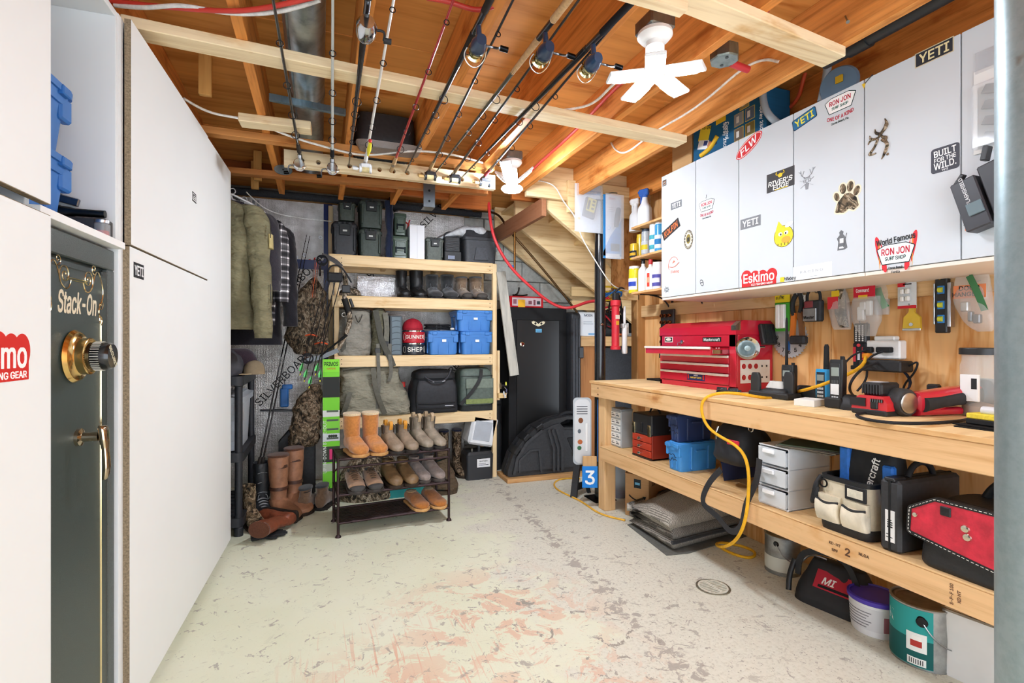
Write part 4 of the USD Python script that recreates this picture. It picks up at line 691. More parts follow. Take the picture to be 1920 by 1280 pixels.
# --- third shelf
Z3 = ZS[2]
OL = '#938f84'
x, w, h = on(628, 577, 700, 668, Z3); t = T('rolltop_bag', 'olive roll-top dry bag with a metal ring at the left of the third shelf', 'bag', (x, YS + .0, Z3))
t.P('body', G(OL).so([(0, 0, .16, w * .44, .15, 4), (.03, 0, .16, w * .48, .16, 4), (h * .5, .0, .16, w * .47, .16, 3.4), (h * .85, .01, .16, w * .43, .13, 3), (h * .97, .01, .15, w * .45, .08, 3), (h, .01, .15, w * .4, .05, 3)], 60, 36, (.016, (9, 9, 5), 3)), 'crinkle')
t.P('rolled_top', G('#5f5c52').so([(-w * .46, .15, h * .95, .035, .016, 2.4), (0, .12, h * .955, .05, .02, 2.4), (w * .46, .15, h * .95, .035, .016, 2.4)], 20, 14, (.006, 20, 5), ax=0), 'canvas')
t.P('strap', G('#55534a').st([(-w * .28, .01, .03), (-w * .27, -.012, h * .4), (-w * .28, .0, h * .8), (-w * .3, .05, h * .97)], .034, .003, 20, up=(0, 1, 0)), 'nylon')
t.P('ring', G('#d2d2cc').tu([(-w * .27 + .016 * math.cos(a), -.012, h * .85 + .016 * math.sin(a)) for a in np.linspace(0, 6.283, 20)], .003, 8), 'chrome')
t.P('drawcord', G('#3c3a33').tu([(w * .02, -.006, h * .84), (w * .1, -.014, h * .70), (w * .2, -.006, h * .86)], .004, 8, 14), 'nylon')
x, w, h = on(698, 577, 728, 672, Z3); t = T('backpack', 'olive backpack seen edge-on with straps dangling over the third shelf', 'backpack', (x, YS + .02, Z3))
t.P('body', G('#77745f').so([(0, 0, .15, w * .5, .14, 3), (h * .4, 0, .15, w * .55, .15, 3), (h * .8, -.0, .15, w * .5, .14, 3), (h, -.0, .14, w * .3, .08, 2.6)], 48, 30, (.016, 10, 8)), 'crinkle')
t.P('shoulder_strap', G('#45443a').st([(-w * .3, .0, h * .95), (-w * .1, -.02, h * .6), (w * .1, -.025, h * .3), (w * .6, -.03, -.02), (w * .8, -.03, -.09)], .045, .010, 28, up=(0, 1, 0)), 'nylon')
t.P('shoulder_strap', G('#6b695c').st([(w * .3, .0, h * .9), (w * .4, -.02, h * .55), (w * .35, -.02, h * .3)], .04, .010, 20, up=(0, 1, 0)), 'nylon')
for dx, L in ((-.02, .48), (.075, .21)): t.P('dangling_strap', G('#66645a').st([(dx, -.02, h * .25), (dx, -.036, -.02), (dx + .005, -.04, -.15), (dx - .01, -.034, -L)], .028, .003, 20, up=(0, 1, 0)), 'nylon')
t.P('buckle', G('#2b2b28').b(-.045, -.034, .02, .0, -.02, .06, .004), 'plastic')
x, w, h = on(731, 592, 754, 665, Z3); t = T('grey_case', 'tall narrow slate grey box with wavy panel beside the dog bowls', 'case', (x, YS + .0, Z3)); t.P('body', G('#3b454b').b(-w / 2, .0, 0, w / 2, .26, h, .004), 'plastic'); t.P('front_panel', G('#5a6b74').b(-w * .36, -.004, h * .03, w * .36, .0, h * .97, .003), 'plastic')
for k in range(6): t.P('groove', G('#2c353a').tu([(-w * .34, -.0045, h * (.1 + .15 * k)), (-.0, -.0045, h * (.13 + .15 * k)), (w * .34, -.0045, h * (.11 + .15 * k))], .0018, 5, 9), 'plastic')
x, w, h = on(719, 590, 731, 665, Z3); O('dark_case', 'slim dark case squeezed left of the tall slate grey box', 'case', G('#2c2e30').b(-w / 2, .02, 0, w / 2, .26, h, .005), 'plastic', (x, YS + .0, Z3))
x, w, h = on(757, 642, 801, 664, Z3)
def bowl(label, z, h, col, word):
    t = T('dog_bowl', label, 'dog bowl', (x, YS + .115, z)); r = w / 2
    t.P('bowl', G(col).la([(0, 0), (r * .94, 0), (r * .99, h * .1), (r, h * .8), (r * .97, h * .86)], n=40), 'paint'); t.P('rim', G('#d9dadc').la([(r * .97, h * .85), (r * .985, h * .96), (r * .93, h), (r * .88, h * .8), (r * .6, h * .3), (0, h * .28)], n=40), 'chrome', 'steel bowl liner')
    m = meshkit.text_mesh(word, h * (.36 if len(word) < 5 else .28), .001, True); v = np.array(m.vertices); c = (v.min(0) + v.max(0)) / 2; a = (v[:, 0] - c[0]) / r; rr = r + .0004 + v[:, 2]
    t.P('lettering', G('#eee9df').add((np.stack([rr * np.sin(a), -rr * np.cos(a), h * .45 + v[:, 1] - c[1]], 1), m.faces)), 'paper', 'white lettering reading ' + word)
    for a in (-1.0, 1.0):
        t.P('emblem', G('#cfc8b8').tu([((r + .001) * math.sin(a + .14 * math.cos(q)), -(r + .001) * math.cos(a + .14 * math.cos(q)), h * .45 + h * .26 * math.sin(q)) for q in np.linspace(0, 6.283, 18)], .0012, 5), 'paper')
bowl('dark navy dog bowl with white lettering SHEP, lower of the two stacked bowls', Z3, h, '#23282f', 'SHEP'); bowl('red dog bowl with white lettering, stacked on the dark bowl', Z3 + h, h, '#c22533', 'GUNNER')
t = T('red_ball', 'dark red rubber ball resting in the upper dog bowl', 'ball', (x - .005, YS + .125, Z3 + 1.32 * h)); t.P('ball', G('#a81f30').sp((0, 0, .085), .088, 20), 'rubber'); t.P('seam', G('#7d1420').la([(.0876, .084), (.0888, .085), (.0876, .086)], n=40), 'rubber')
def stote(label, box, z, group, text=None, d=.34):
    x, w, h = on(*box, z); return tote('storage_bin', label, (x, YS + .005, z), 0, w, d, h / .96, '#3f7fc8', group=group), x, w, h
_, x4, w4, h4 = stote('blue storage tote on the third shelf with a cable coil on its lid', (803, 620, 862, 663), Z3, None)
_, xa, wa, ha = stote('lower of the two stacked blue storage totes at the right of the third shelf', (864, 621, 925, 663), Z3, None)
stote('upper of the two stacked blue storage totes at the right of the third shelf', (857, 581, 926, 621), Z3 + ha, None)
t = T('cable_coil', 'coil of black cable on the lid of the single blue tote', 'cable', (x4 - .03, YS + .15, Z3 + h4 + .008))
random.seed(7); t.P('coil', G('#1d1e20').tu([((.105 + .012 * math.sin(k * .37)) * math.cos(k * .33), (.06 + .01 * math.cos(k * .23)) * math.sin(k * .33), .012 + .035 * (.5 + .5 * math.sin(k * .19))) for k in range(150)], .0055, 6), 'rubber'); t.P('tie', G('#3a3c40').tu([(.0 + .02 * math.cos(a), -.065, .025 + .028 * math.sin(a)) for a in np.linspace(0, 6.28, 16)], .004, 6), 'nylon'); t.P('plug', G('#d8d4c8').b(.105, -.06, .002, .14, -.04, .02, .004), 'plastic')
O('dark_tote', 'dark blue tote at the back of the third shelf behind the blue ones', 'storage bin', G('#1f2a52').so([(0, 0, 0, .12, .03, 8), (.20, 0, 0, .13, .035, 8)], 30, 4, p=8), 'plastic', (1.09, YS + .385, Z3))

# --- fourth shelf
Z4 = ZS[3]
x, w, h = on(637, 686, 768, 782, Z4); t = T('duffel_bag', 'large crumpled olive duffel bag filling the left of the fourth shelf', 'duffel bag', (x, YS - .01, Z4))
t.P('body', G('#95917f').so([(0, .02, .17, w * .49, .16, 5), (.03, .015, .16, w * .50, .18, 5), (h * .45, -.01, .17, w * .48, .17, 4), (h * .8, -.035, .17, w * .44, .14, 4), (h * .96, -.04, .17, w * .43, .10, 5), (h, -.04, .17, w * .42, .07, 5)], 90, 50, (.034, (6, 6, 13), 12)), 'crinkle')
t.P('strap', G('#5c5a4e').st([(-.02, -.01, h * .97), (-.005, -.028, h * .6), (.03, -.026, h * .3), (.07, -.022, .02)], .038, .003, 24, up=(0, 1, 0)), 'nylon'); t.P('strap', G('#5c5a4e').st([(-w * .46, .0, .02), (-w * .40, -.02, h * .3), (-w * .36, -.0, h * .5)], .038, .003, 16, up=(0, 1, 0)), 'nylon'); t.P('hem', G('#5a584d').tu([(-.46 * w, .01, h * .93), (-.1, .02, h * .985), (w * .36, .03, h * .99)], .010, 8, 20), 'canvas')
x, w, h = on(771, 692, 861, 776, Z4); t = T('camera_bag', 'black padded shoulder bag with a pocket in the middle of the fourth shelf', 'bag', (x, YS - .03, Z4))
t.P('body', G('#232428').so([(0, 0, .16, w * .46, .14, 5), (.02, 0, .16, w * .50, .16, 5), (h * .5, 0, .16, w * .49, .155, 4), (h * .82, 0, .16, w * .42, .13, 3.4), (h * .92, .0, .16, w * .36, .09, 3)], 56, 34, (.012, 9, 4)), 'nylon')
pk = t.P('front_pocket', G('#2b2c30').so([(.02, 0, .02, w * .40, .022, 5), (h * .5, 0, .015, w * .41, .03, 4), (h * .75, 0, .03, w * .36, .02, 4)], 44, 20, (.007, 12, 6)), 'nylon'); t.P('piping', G('#121214').tu([(-w * .38, -.012, .05), (0, -.022, .045), (w * .38, -.012, .05)], .006, 8, 20).tu([(-w * .38, -.01, .09), (0, -.02, .085), (w * .38, -.01, .09)], .005, 8, 20), 'nylon', sub=pk)
t.P('lid', G('#1d1e21').so([(h * .80, 0, .15, w * .44, .15, 4), (h * .90, 0, .15, w * .43, .145, 4), (h * .98, 0, .16, w * .30, .10, 3)], 44, 14, (.008, 10, 3)), 'nylon'); t.P('handle', G('#33343a').tu([(-w * .24, .0, h * .84), (-w * .1, -.03, h * .74), (w * .12, -.03, h * .75), (w * .26, .0, h * .88), (w * .30, .01, h * .98)], .008, 8, 24), 'nylon'); t.P('grip_bar', G('#b9bcc0').tu([(-w * .1, -.036, h * .73), (0, -.038, h * .725), (w * .16, -.034, h * .745)], .004, 8, 10), 'nylon')
t.P('tag', G('#c9ccd0').b(w * .16, -.0195, .062, w * .34, -.0185, .067, 0), 'paper')
x, w, h = on(863, 688, 926, 768, Z4); t = T('cooler_bag', 'grey-green soft cooler bag with a mesh pocket at the right of the fourth shelf', 'cooler bag', (x, YS + .0, Z4))
t.P('body', G('#5d6a62').so([(0, 0, .14, w * .49, .14, 6), (h * .55, 0, .14, w * .49, .14, 6), (h * .78, 0, .14, w * .48, .14, 6), (h * .92, 0, .14, w * .44, .12, 5), (h * .97, 0, .14, w * .36, .09, 4)], 48, 24, (.006, 9, 9)), 'nylon'); t.P('base', G('#2a2d2d').so([(0, 0, .14, w * .50, .143, 6), (h * .14, 0, .14, w * .50, .143, 6)], 40, 2), 'rubber')
t.P('pocket', G('#59645c').so([(h * .16, .02, .0, w * .40, .02, 5), (h * .74, .02, .0, w * .40, .022, 5)], 36, 4, p=5), 'nylon'); t.P('pocket_flap', G('#758074').b(-w * .36, -.025, h * .52, w * .44, -.012, h * .74, .008), 'nylon'); t.P('pocket_trim', G('#7d8a52').b(-w * .36, -.024, h * .17, w * .44, -.014, h * .28, .006), 'nylon', 'olive pocket trim')
t.P('strap', G('#2c2d2e').st([(-w * .5, -.005, h * .16), (-w * .2, -.034, h * .45), (w * .05, -.036, h * .78), (w * .12, .01, h * .95)], .03, .004, 24, up=(0, 1, 0)), 'nylon'); t.P('zip', G('#353a38').tu([(-w * .49, .02, h * .8), (-w * .3, -.001, h * .8), (w * .3, -.001, h * .8), (w * .49, .02, h * .8)], .004, 6, 16), 'nylon')
x, w, h = on(757, 686, 768, 740, Z4); t = T('red_capped_bottle', 'bottle with a red cap behind the olive duffel', 'bottle', (x, YS + .21, Z4)); t.P('bottle', G('#2c4a6a').la([(0, 0), (.032, 0), (.034, .02), (.034, .16), (.014, .2), (.014, .215), (0, .215)], n=24), 'gloss'); t.P('cap', G('#c8322a').la([(0, .212), (.02, .212), (.02, .255), (0, .255)], n=20), 'plastic')

# --- on the floor under and beside the shelving
for k, (u0, u1) in enumerate(((829, 852), (854, 877))):
    x, w, _ = on(u0, 798, u1, 895, 0, YS + .10); boot('rubber_boot', ['left', 'right'][k] + ' one of the tall camouflage rubber boots standing under the shelving', 'boot', (x, YS + .24, 0), 4, .40, .28, .105, '#dccdbd', '#33291f', 'camo', [(0, 0, .95), (.5, 0, 1.05), (1, 0, 1.15)], seed=95 + k, cuff='#272b45', group='camouflage rubber boots', soft=.002)
x, w, h = on(874, 852, 925, 898, 0, YS - .02); t = T('marine_battery', 'black battery with white label on the floor at the right post', 'battery', (x, YS - .03, 0))
t.P('case', G('#2b2d31').so([(0, 0, .10, w * .48, .10, 10), (h, 0, .10, w * .50, .105, 10)], 36, 3, p=10), 'plastic'); t.P('top', G('#1f2124').so([(h, 0, .10, w * .49, .10, 10), (h + .025, 0, .10, w * .44, .09, 10)], 36, 2, p=10), 'plastic'); t.P('terminal', G('#2c2f33').cy((0, .04, h + .02), (0, .04, h + .07), .012), 'plastic'); t.P('terminal', G('#8d8a80').cy((-.06, .05, h + .02), (-.06, .05, h + .05), .01), 'dull_metal')
t.P('label', G('#e8e9ea').b(-w * .12, -.0055, h * .5, w * .36, -.004, h * .84, 0).c('#2a2c30').tx('BATTERY', .012, (w * .12, -.0055, h * .74)).b(-w * .06, -.0058, h * .58, w * .3, -.0055, h * .60, 0).b(-w * .06, -.0058, h * .64, w * .2, -.0055, h * .655, 0), 'paper', 'white printed label')
x, w, h = on(876, 792, 926, 850, 0, YS + .0); t = T('white_cooler', 'white plastic cooler tub tipped on its side above the battery', 'cooler', (x + .0, YS + .0, .285), 0, ry=12, rx=0)
t.P('shell', G('#e9ebee').b(-.12, 0, 0, .12, .22, .26, .02), 'plastic'); t.P('recessed_face', G('#b4bac2').b(-.085, -.002, .045, .07, .004, .215, .004), 'plastic')  # flat grey panel; its colour stands for the shade in the recess
x, w, h = on(846, 800, 866, 905, 0, YS - .1); O('canvas_bag', 'drooping brown canvas bag on the floor at the right end of the shoe rack', 'bag', G('#5a4c3c').so([(0, 0, 0, .10, .085, 3), (.06, .0, 0, .10, .09, 3), (.2, -.02, 0, .075, .07, 2.6), (.36, -.035, 0, .045, .05, 2.4), (.44, -.03, 0, .02, .03, 2)], 44, 34, (.03, (10, 10, 6), 2)), 'crinkle', (.93, 3.93, 0))
t = T('teal_bin', 'teal plastic bin on the floor behind the shoe rack', 'storage bin', (.62, 4.02, 0)); t.P('tub', G('#1e8a8c').so([(0, 0, 0, .15, .11, 8), (.17, 0, 0, .165, .12, 8)], 36, 3, p=8), 'plastic'); t.P('lid', G('#2a9c9e').so([(.168, 0, 0, .172, .127, 9), (.19, 0, 0, .172, .127, 9)], 36, 2, p=9), 'plastic')
O('camo_pack', 'camouflage pack lying on the floor behind the left of the shoe rack', 'bag', G('#f4f0ea').so([(0, 0, 0, .2, .13, 3), (.15, 0, 0, .21, .14, 3), (.30, .02, 0, .15, .10, 2.6), (.36, .02, 0, .05, .04, 2)], 48, 26, (.03, 9, 6)), 'camo', (.36, 4.02, 0))
O('black_bag', 'black soft bag on the floor behind the teal bin under the shelving', 'bag', G('#232427').so([(0, 0, 0, .13, .12, 3), (.2, 0, 0, .14, .12, 3), (.42, 0, 0, .08, .08, 2.4), (.45, 0, 0, .02, .02, 2)], 40, 24, (.025, 9, 4)), 'nylon', (.86, 4.33, 0))

# ================================================================ archery corner left of the shelving
yb = 4.10
def bp(u, v, y=yb): return W(u, v, y=y)
t = T('compound_bow', 'camouflage compound bow with a quiver of arrows hanging at the left end of the shelving', 'bow', (0, 0, 0), world=True)
ri = [bp(u, v) for u, v in ((640, 500), (648, 530), (646, 560), (655, 590), (650, 622), (634, 656))]
t.P('riser', G('#ffffff').tu(ri, [.012, .02, .016, .022, .016, .012], 10, 40), 'camo')
t.P('grip', G('#1b1a19').tu([ri[2] + (0, .0, 0), ri[3] + (0, .005, .0)], .024, 12, 6), 'rubber')
for a, b in (((640, 500), (603, 478)), ((634, 656), (575, 676))): t.P('limb', G('#1d1d1b').st([bp(*a), bp((a[0] + b[0]) / 2 + 6, (a[1] + b[1]) / 2), bp(*b)], .034, .012, 14, up=(0, 1, 0)), 'gloss')
for u, v in ((604, 488), (577, 672)):
    c = bp(u, v); t.P('cam', G('#19191a').at(tuple(c)).pr(Point(0, 0).buffer(.042).difference(Point(.012, 0).buffer(.02)).difference(Point(-.02, .012).buffer(.010)).difference(Point(-.018, -.014).buffer(.009)), 'xz', -.007, .007), 'metal')
for dx in (0, .014, -.012): t.P('bowstring', G('#6e3a28' if dx else '#c8562a').cy(bp(602, 488) + (dx - .03, 0, 0), bp(577, 672) + (dx - .02, 0, 0), .0022, n=6), 'nylon')
t.P('stabilizer', G('#17181a').cy(bp(600, 668), bp(642, 634, yb - .10), .007).cy(bp(640, 636, yb - .10), bp(650, 628, yb - .12), .011), 'rubber'); t.P('sight', G('#202123').b(*(bp(648, 542) + (-.03, -.03, -.03)), *(bp(648, 542) + (.035, .0, .03)), .006), 'plastic'); t.P('sight_ring', G('#202123').cy(bp(656, 560), bp(662, 576), .012), 'plastic')
t.P('quiver', G('#232427').at(tuple(bp(628, 520, yb - .07))).b(-.055, -.03, -.035, .055, .03, .035, .01).tu([(-.05, 0, .03), (-.03, -.01, .08), (.02, -.01, .09), (.07, 0, .05), (.12, .03, -.03)], .006, 8, 20), 'rubber')
t = T('camo_boonie', 'dark camouflage hat and pouch hanging behind the compound bow', 'hat', (0, 0, 0), world=True)
c = bp(576, 600, yb + .06); t.P('hat', G('#b8b0a4').so([(c[2] - .26, c[0] + .02, c[1], .10, .06, 2.4), (c[2] - .15, c[0] + .01, c[1], .15, .08, 2.4), (c[2] + .05, c[0], c[1], .13, .08, 2.4), (c[2] + .2, c[0] + .03, c[1], .10, .06, 2.4), (c[2] + .33, c[0] + .06, c[1], .03, .03, 2)], 44, 34, (.04, 9, 3)), 'camo')
for u, v, w_ in ((590, 645, .006), (570, 630, .006)): t.P('trim', G('#d4552a').tu([bp(u, v, yb - .02), bp(u + 14, v - 3, yb - .05), bp(u + 24, v, yb - .03)], w_, 6, 8), 'nylon', 'orange trim')
c0 = bp(592, 640, yb - .01); t.P('peg', G('#3a3028').cy(bp(600, 500, yb + .05), (bp(600, 500, yb + .05)[0], YB, bp(600, 500, yb + .05)[2]), .008), 'wood_y')
for k, (ua, ub) in enumerate(((612, 563), (620, 571), (630, 580), (640, 592), (617, 600))):
    a, b = bp(ua, 522, yb - .085), bp(ub, 700 + (k % 3) * 12, yb - .11); t = T('arrow', 'black hunting arrow in the bow quiver, ' + ['leftmost', 'second from left', 'middle', 'rightmost', 'set back behind the others'][k] + ' of the five', 'arrow', (0, 0, 0), world=True)
    t.P('shaft', G('#1c1c1e').cy(a, b, .0032, n=8), 'gloss'); d = (a - b) / np.linalg.norm(a - b)
    for r in range(3):
        v = np.cross(d, (0, 1, 0)); v = v / np.linalg.norm(v) * math.cos(r * 2.09) + np.cross(d, v) * math.sin(r * 2.09); t.P('fletching', G(['#59d46a', '#59d46a', '#e4e44a'][r]).add(sheet(np.array([[b + d * .02 + v * .002, b + d * .02 + v * .014], [b + d * .05 + v * .002, b + d * .045 + v * .016], [b + d * .085 + v * .002, b + d * .08 + v * .004]]), .0012)), 'plastic')
    t.P('nock', G('#e8e23c').cy(b, b - d * .014, .004, n=8), 'plastic')
x0, z0, x1, z1 = Rc(604, 673, 638, 882, 4.02); t = T('ground_blind_pack', 'tall green printed package of a hunting blind leaning against the shelving', 'package', ((x0 + x1) / 2, 4.0, .10), rx=-4); w, h = x1 - x0, z1 - .10
t.P('pouch', G('#dfe6e2').so([(0, 0, .025, w * .48, .006, 4), (h * .05, 0, .025, w * .49, .026, 3), (h * .9, 0, .025, w * .49, .026, 3), (h, 0, .025, w * .49, .004, 4)], 36, 16, (.004, 12, 3)), 'clear_plastic')
cd = G('#7ad13a').b(-w * .47, -.0035, 0, w * .47, -.002, h, 0)
for z_, hh, cc in ((.90, .10, '#86dc3c'), (.70, .16, '#2b2d2a'), (.55, .05, '#d8ddd4'), (.44, .08, '#86d84a'), (.36, .06, '#cfd6d8'), (.20, .12, '#3a4136'), (.13, .06, '#b9c4b0')): cd.c(cc).b(-w * .47, -.0042, z_ * h, w * .47, -.0035, (z_ + hh) * h, 0)
cd.c('#16301a').tx('PRIMOS', .03, (0, -.0043, h * .962), w=w * .78).c('#c8452a').tx('HUNTING', .012, (0, -.0043, h * .925), w=w * .5).c('#d8ddd4').tx('UP-N-DOWN STAKE-OUT', .022, (-w * .36, -.0043, h * .32), ang=90, w=None).c('#e0407a').b(-w * .1, -.0045, h * .22, w * .06, -.0042, h * .30, 0)
for k in range(4): cd.c('#5a665a').b(-w * .25 + .0, -.0046, h * (.585 - .07 * k), w * .4, -.0043, h * (.60 - .07 * k), 0).c('#30382f').sp((-w * .1 + w * .12 * k, -.004, h * .40), (.010, .001, .010), 8)
t.P('printed_card', cd, 'card', 'green printed card reading PRIMOS'); t.P('floor_spike', G('#2a2c2a').b(-w * .2, .0, -.10, w * .2, .03, .005, .004), 'plastic')
O('camo_sack', 'crumpled glossy camouflage sack hanging below the bow, above the black case', 'bag', G('#c8bcae').so([(.0, .0, 0, .07, .06, 2.4), (.05, -.01, 0, .11, .08, 2.6), (.22, .0, 0, .105, .08, 2.6), (.38, .04, 0, .07, .05, 2.4), (.47, .07, 0, .025, .02, 2)], 60, 40, (.045, 13, 4)), 'camo', tuple(bp(573, 836, 4.12)))
for k, (a, b) in enumerate((((581, 442), (503, 815)), ((575, 440), (497, 815)))):
    a, b = W(*a, y=4.60), W(*b, y=4.0); t = T('fishing_rod', ['nearer', 'farther'][k] + ' of two thin black fishing rods leaning against the foil wall', 'fishing rod', (0, 0, 0), world=True); b[2] = max(b[2], .03)
    e = b + (b - a) / np.linalg.norm(b - a) * (b[2] - .03) / abs((b - a)[2] / np.linalg.norm(b - a)); t.P('blank', G('#17171a').tu([a, e], [.0022, .007], 8, 10), 'gloss'); t.P('grip', G('#2a241f').cy(e + (a - e) * .02, e + (a - e) * .17, .012), 'rubber')
    for q in (.3, .5, .7, .85): p = e + (a - e) * q; t.P('guide', G('#8d9094').tu([p + (.0, -.008 + .008 * math.cos(w), .008 * math.sin(w)) for w in np.linspace(0, 6.28, 12)], .0012, 5), 'metal')
t = T('caulking_cartridge', 'blue plastic pistol-shaped tool hanging on the foil wall behind the rods', 'tool', tuple(W(534, 745, y=YB - .03))); t.P('body', G('#2a78c8').b(-.035, -.02, -.08, .03, .02, .08, .008).b(-.02, -.02, .07, .06, .02, .11, .006), 'plastic'); t.P('hook', G('#22262c').tu([(0, .0, .1), (0, .01, .15), (0, .028, .16)], .003, 6, 8), 'metal')
O('wall_rail', 'thin black rail fixed across the foil wall low behind the boots', 'rail', G('#1c1e22').bar(W(488, 769, y=YB - .02), W(600, 769, y=YB - .02), .03, .016), 'paint')
# white cord along the top
O('clothes_cord', 'thin white cord sagging from the jackets to the wooden shelving', 'cord', G('#e6e6e2').tu([W(462, 360, y=3.9), W(500, 392, y=4.1), W(560, 408, y=4.3), W(621, 415, y=4.5)], .004, 6, 30), 'nylon')
# ================================================================ the stairs seen from below, and what stands under them
t = T('staircase', 'pale lumber staircase seen from underneath in the back right corner', 'stairs', (0, 0, 0), world=True); SW = '#ecd2a4'
zl = lambda x: 2.20 - .70 * (x - 1.6)      # underside of the stringers
for y in (3.44, 4.04, 4.58):
    t.P('stringer', G(SW).pr(Polygon([(1.58, zl(1.58)), (3.15, zl(3.15)), (3.15, zl(3.15) + .30), (1.72, JT - .002), (1.58, JT - .002)]), 'xz', y, y + .038), 'wood_x')
for k in range(7):
    x = 1.66 + k * .255; z = zl(x) + .30
    if z < JT: t.P('tread', G('#e6c893').b(x - .02, 3.478, z - .03, x + .27, 4.58, z, .003), 'wood_y')
    t.P('riser', G('#e9cd9b').b(x + .24, 3.478, max(z - .21, zl(x + .26) + .1), x + .258, 4.58, z - .03, .002), 'wood_y')
t.P('ledger', G('#9a6a4c').b(1.54, 3.40, 2.135, 1.578, 4.60, 2.27, .003), 'wood_y', 'rough brown board across the foot of the stringers')
for z in (1.50, 1.63): t.P('landing_beam', G('#d8bb8a').b(2.22, 4.22, z, 3.19, 4.258, z + .09, .003), 'wood_x')
# pipes
O('copper_pipe', 'old brown copper pipe running diagonally down beside the stair stringer', 'pipe', G('#6a5238').tu([W(880, 396, y=4.5), W(935, 404, y=4.3), W(950, 425, y=4.2), W(975, 455, y=4.15), W(1072, 572, y=4.1), W(1082, 585, y=4.1)], .010, 10, 50), 'dull_metal')
t = T('drain_valve', 'short copper drop pipe with a small blue valve handle below the brown stair board', 'valve', (0, 0, 0), world=True); a = W(965, 432, y=4.0); b = W(965, 512, y=4.0)
t.P('pipe', G('#8a6234').cy(a, b, .009), 'dull_metal'); c = W(965, 500, y=4.0); t.P('handle', G('#2f78c4').bc(c[0] - .04, c[1] - .012, c[2], .05, .012, .02, .004), 'plastic')
O('red_water_tube', 'red flexible water tube looping down from the ceiling past the gun cabinet', 'tube', G('#d1343a').tu([W(916, 376, y=4.0), W(918, 400, y=3.95), W(925, 440, y=3.9), W(950, 490, y=3.9), W(1000, 542, y=3.9), W(1064, 577, y=3.85), W(1096, 568, y=3.7), W(1122, 564, y=3.5)], .0125, 10, 70), 'plastic')
# gun cabinet
YL = 4.30; t = T('gun_cabinet', 'black scuffed steel gun cabinet standing under the stairs', 'cabinet', (1.91, YL, 0)); w = .295
t.P('body', G('#161617').b(-w, .004, 0, w, .35, 1.515, .004), 'matte'); t.P('frame', G('#222223').b(-w, -.002, 1.40, w, .004, 1.515, .002).b(-w, -.002, 0, w, .004, .06, .002).b(-w, -.002, .06, -w + .075, .004, 1.40, .002).b(w - .075, -.002, .06, w, .004, 1.40, .002), 'matte')
d = t.P('door', G('#1c1c1c').b(-w + .078, -.004, .062, w - .078, .003, 1.398, .003), 'paint'); t.P('lock', G('#d9d6cc').la([(0, 0), (.022, 0), (.022, .006), (.012, .01), (.012, .018), (0, .018)], (-.165, -.004, 1.175), (0, -1, 0), 20), 'chrome', sub=d)
t.P('decal', G('#e2d8b8').at((.0, -.0048, 1.372)).pr(Polygon([(-.07, .012), (-.05, .02), (-.02, .008), (0, -.008), (.02, .008), (.05, .02), (.07, .012), (.06, -.008), (.03, -.02), (.008, -.03), (-.008, -.03), (-.03, -.02), (-.06, -.008)]).difference(Point(.03, -.004).buffer(.011)).difference(Point(-.03, -.004).buffer(.011)), 'xz', 0, .001), 'card', 'cream mask-shaped decal', sub=d); t.P('decal', G('#6cb3dc').b(-.028, -.0048, 1.285, .034, -.004, 1.318, 0).c('#1a2f3a').b(-.02, -.0052, 1.295, .03, -.0048, 1.300, 0), 'card', 'small blue decal', sub=d)
x0, _, x1, z1 = Rc(955, 552, 1018, 574, YL + .02); t = T('red_tin', 'red tin box with pictures and an orange price tag on the gun cabinet', 'tin box', ((x0 + x1) / 2, YL + .01, 1.516)); w, h = (x1 - x0) / 2, .105
t.P('box', G('#b5242c').b(-w, 0, 0, w, .22, h, .004), 'gloss'); t.P('picture', G('#c9b4b8').b(-w * .86, -.001, h * .14, w * .86, 0, h * .86, 0).c('#7a4650').b(w * .1, -.0015, h * .3, w * .3, -.001, h * .6, 0).b(w * .4, -.0015, h * .2, w * .52, -.001, h * .7, 0).c('#30343c').b(w * .6, -.0015, h * .3, w * .8, -.001, h * .6, 0).c('#8a5a64').b(-w * .8, -.0015, h * .3, -w * .6, -.001, h * .7, 0), 'card'); t.P('price_tag', G('#f0b42c').b(-w * .52, -.0022, -.0 + .002, -w * .1, -.0012, h * .68, 0), 'paper')
O('lure', 'dark metal trinket lying on top of the red tin box', 'trinket', G('#3a3632').tu([(-.09, 0, .012), (-.05, .01, .02), (-.03, 0, .06), (-.025, .005, .085)], .008, 8, 12).tu([(-.06, 0, .012), (.03, .0, .014), (.06, .01, .02)], .007, 8, 8), 'dull_metal', ((x0 + x1) / 2 - .03, YL + .06, 1.62))
t = T('rifle_case', 'upright black hard rifle case between the gun cabinet and the steel post', 'gun case', (2.265, 4.22, 0)); 
t.P('shell', G('#2b2d31').so([(0, 0, .12, .05, .12, 6), (.02, 0, .12, .056, .13, 6), (1.43, 0, .12, .056, .13, 6), (1.475, 0, .12, .045, .11, 5), (1.485, 0, .12, .02, .06, 4)], 36, 20, p=6), 'rough_plastic')
for dx in (-.032, 0, .03): t.P('rib', G('#34363b').b(dx - .008, -.018, .05, dx + .008, .0, 1.42, .006), 'rough_plastic')
t.P('latch', G('#1d1e21').b(.02, -.024, 1.04, .075, .03, 1.15, .008), 'plastic'); t.P('latch', G('#1d1e21').b(.02, -.024, .45, .075, .03, .56, .008), 'plastic')
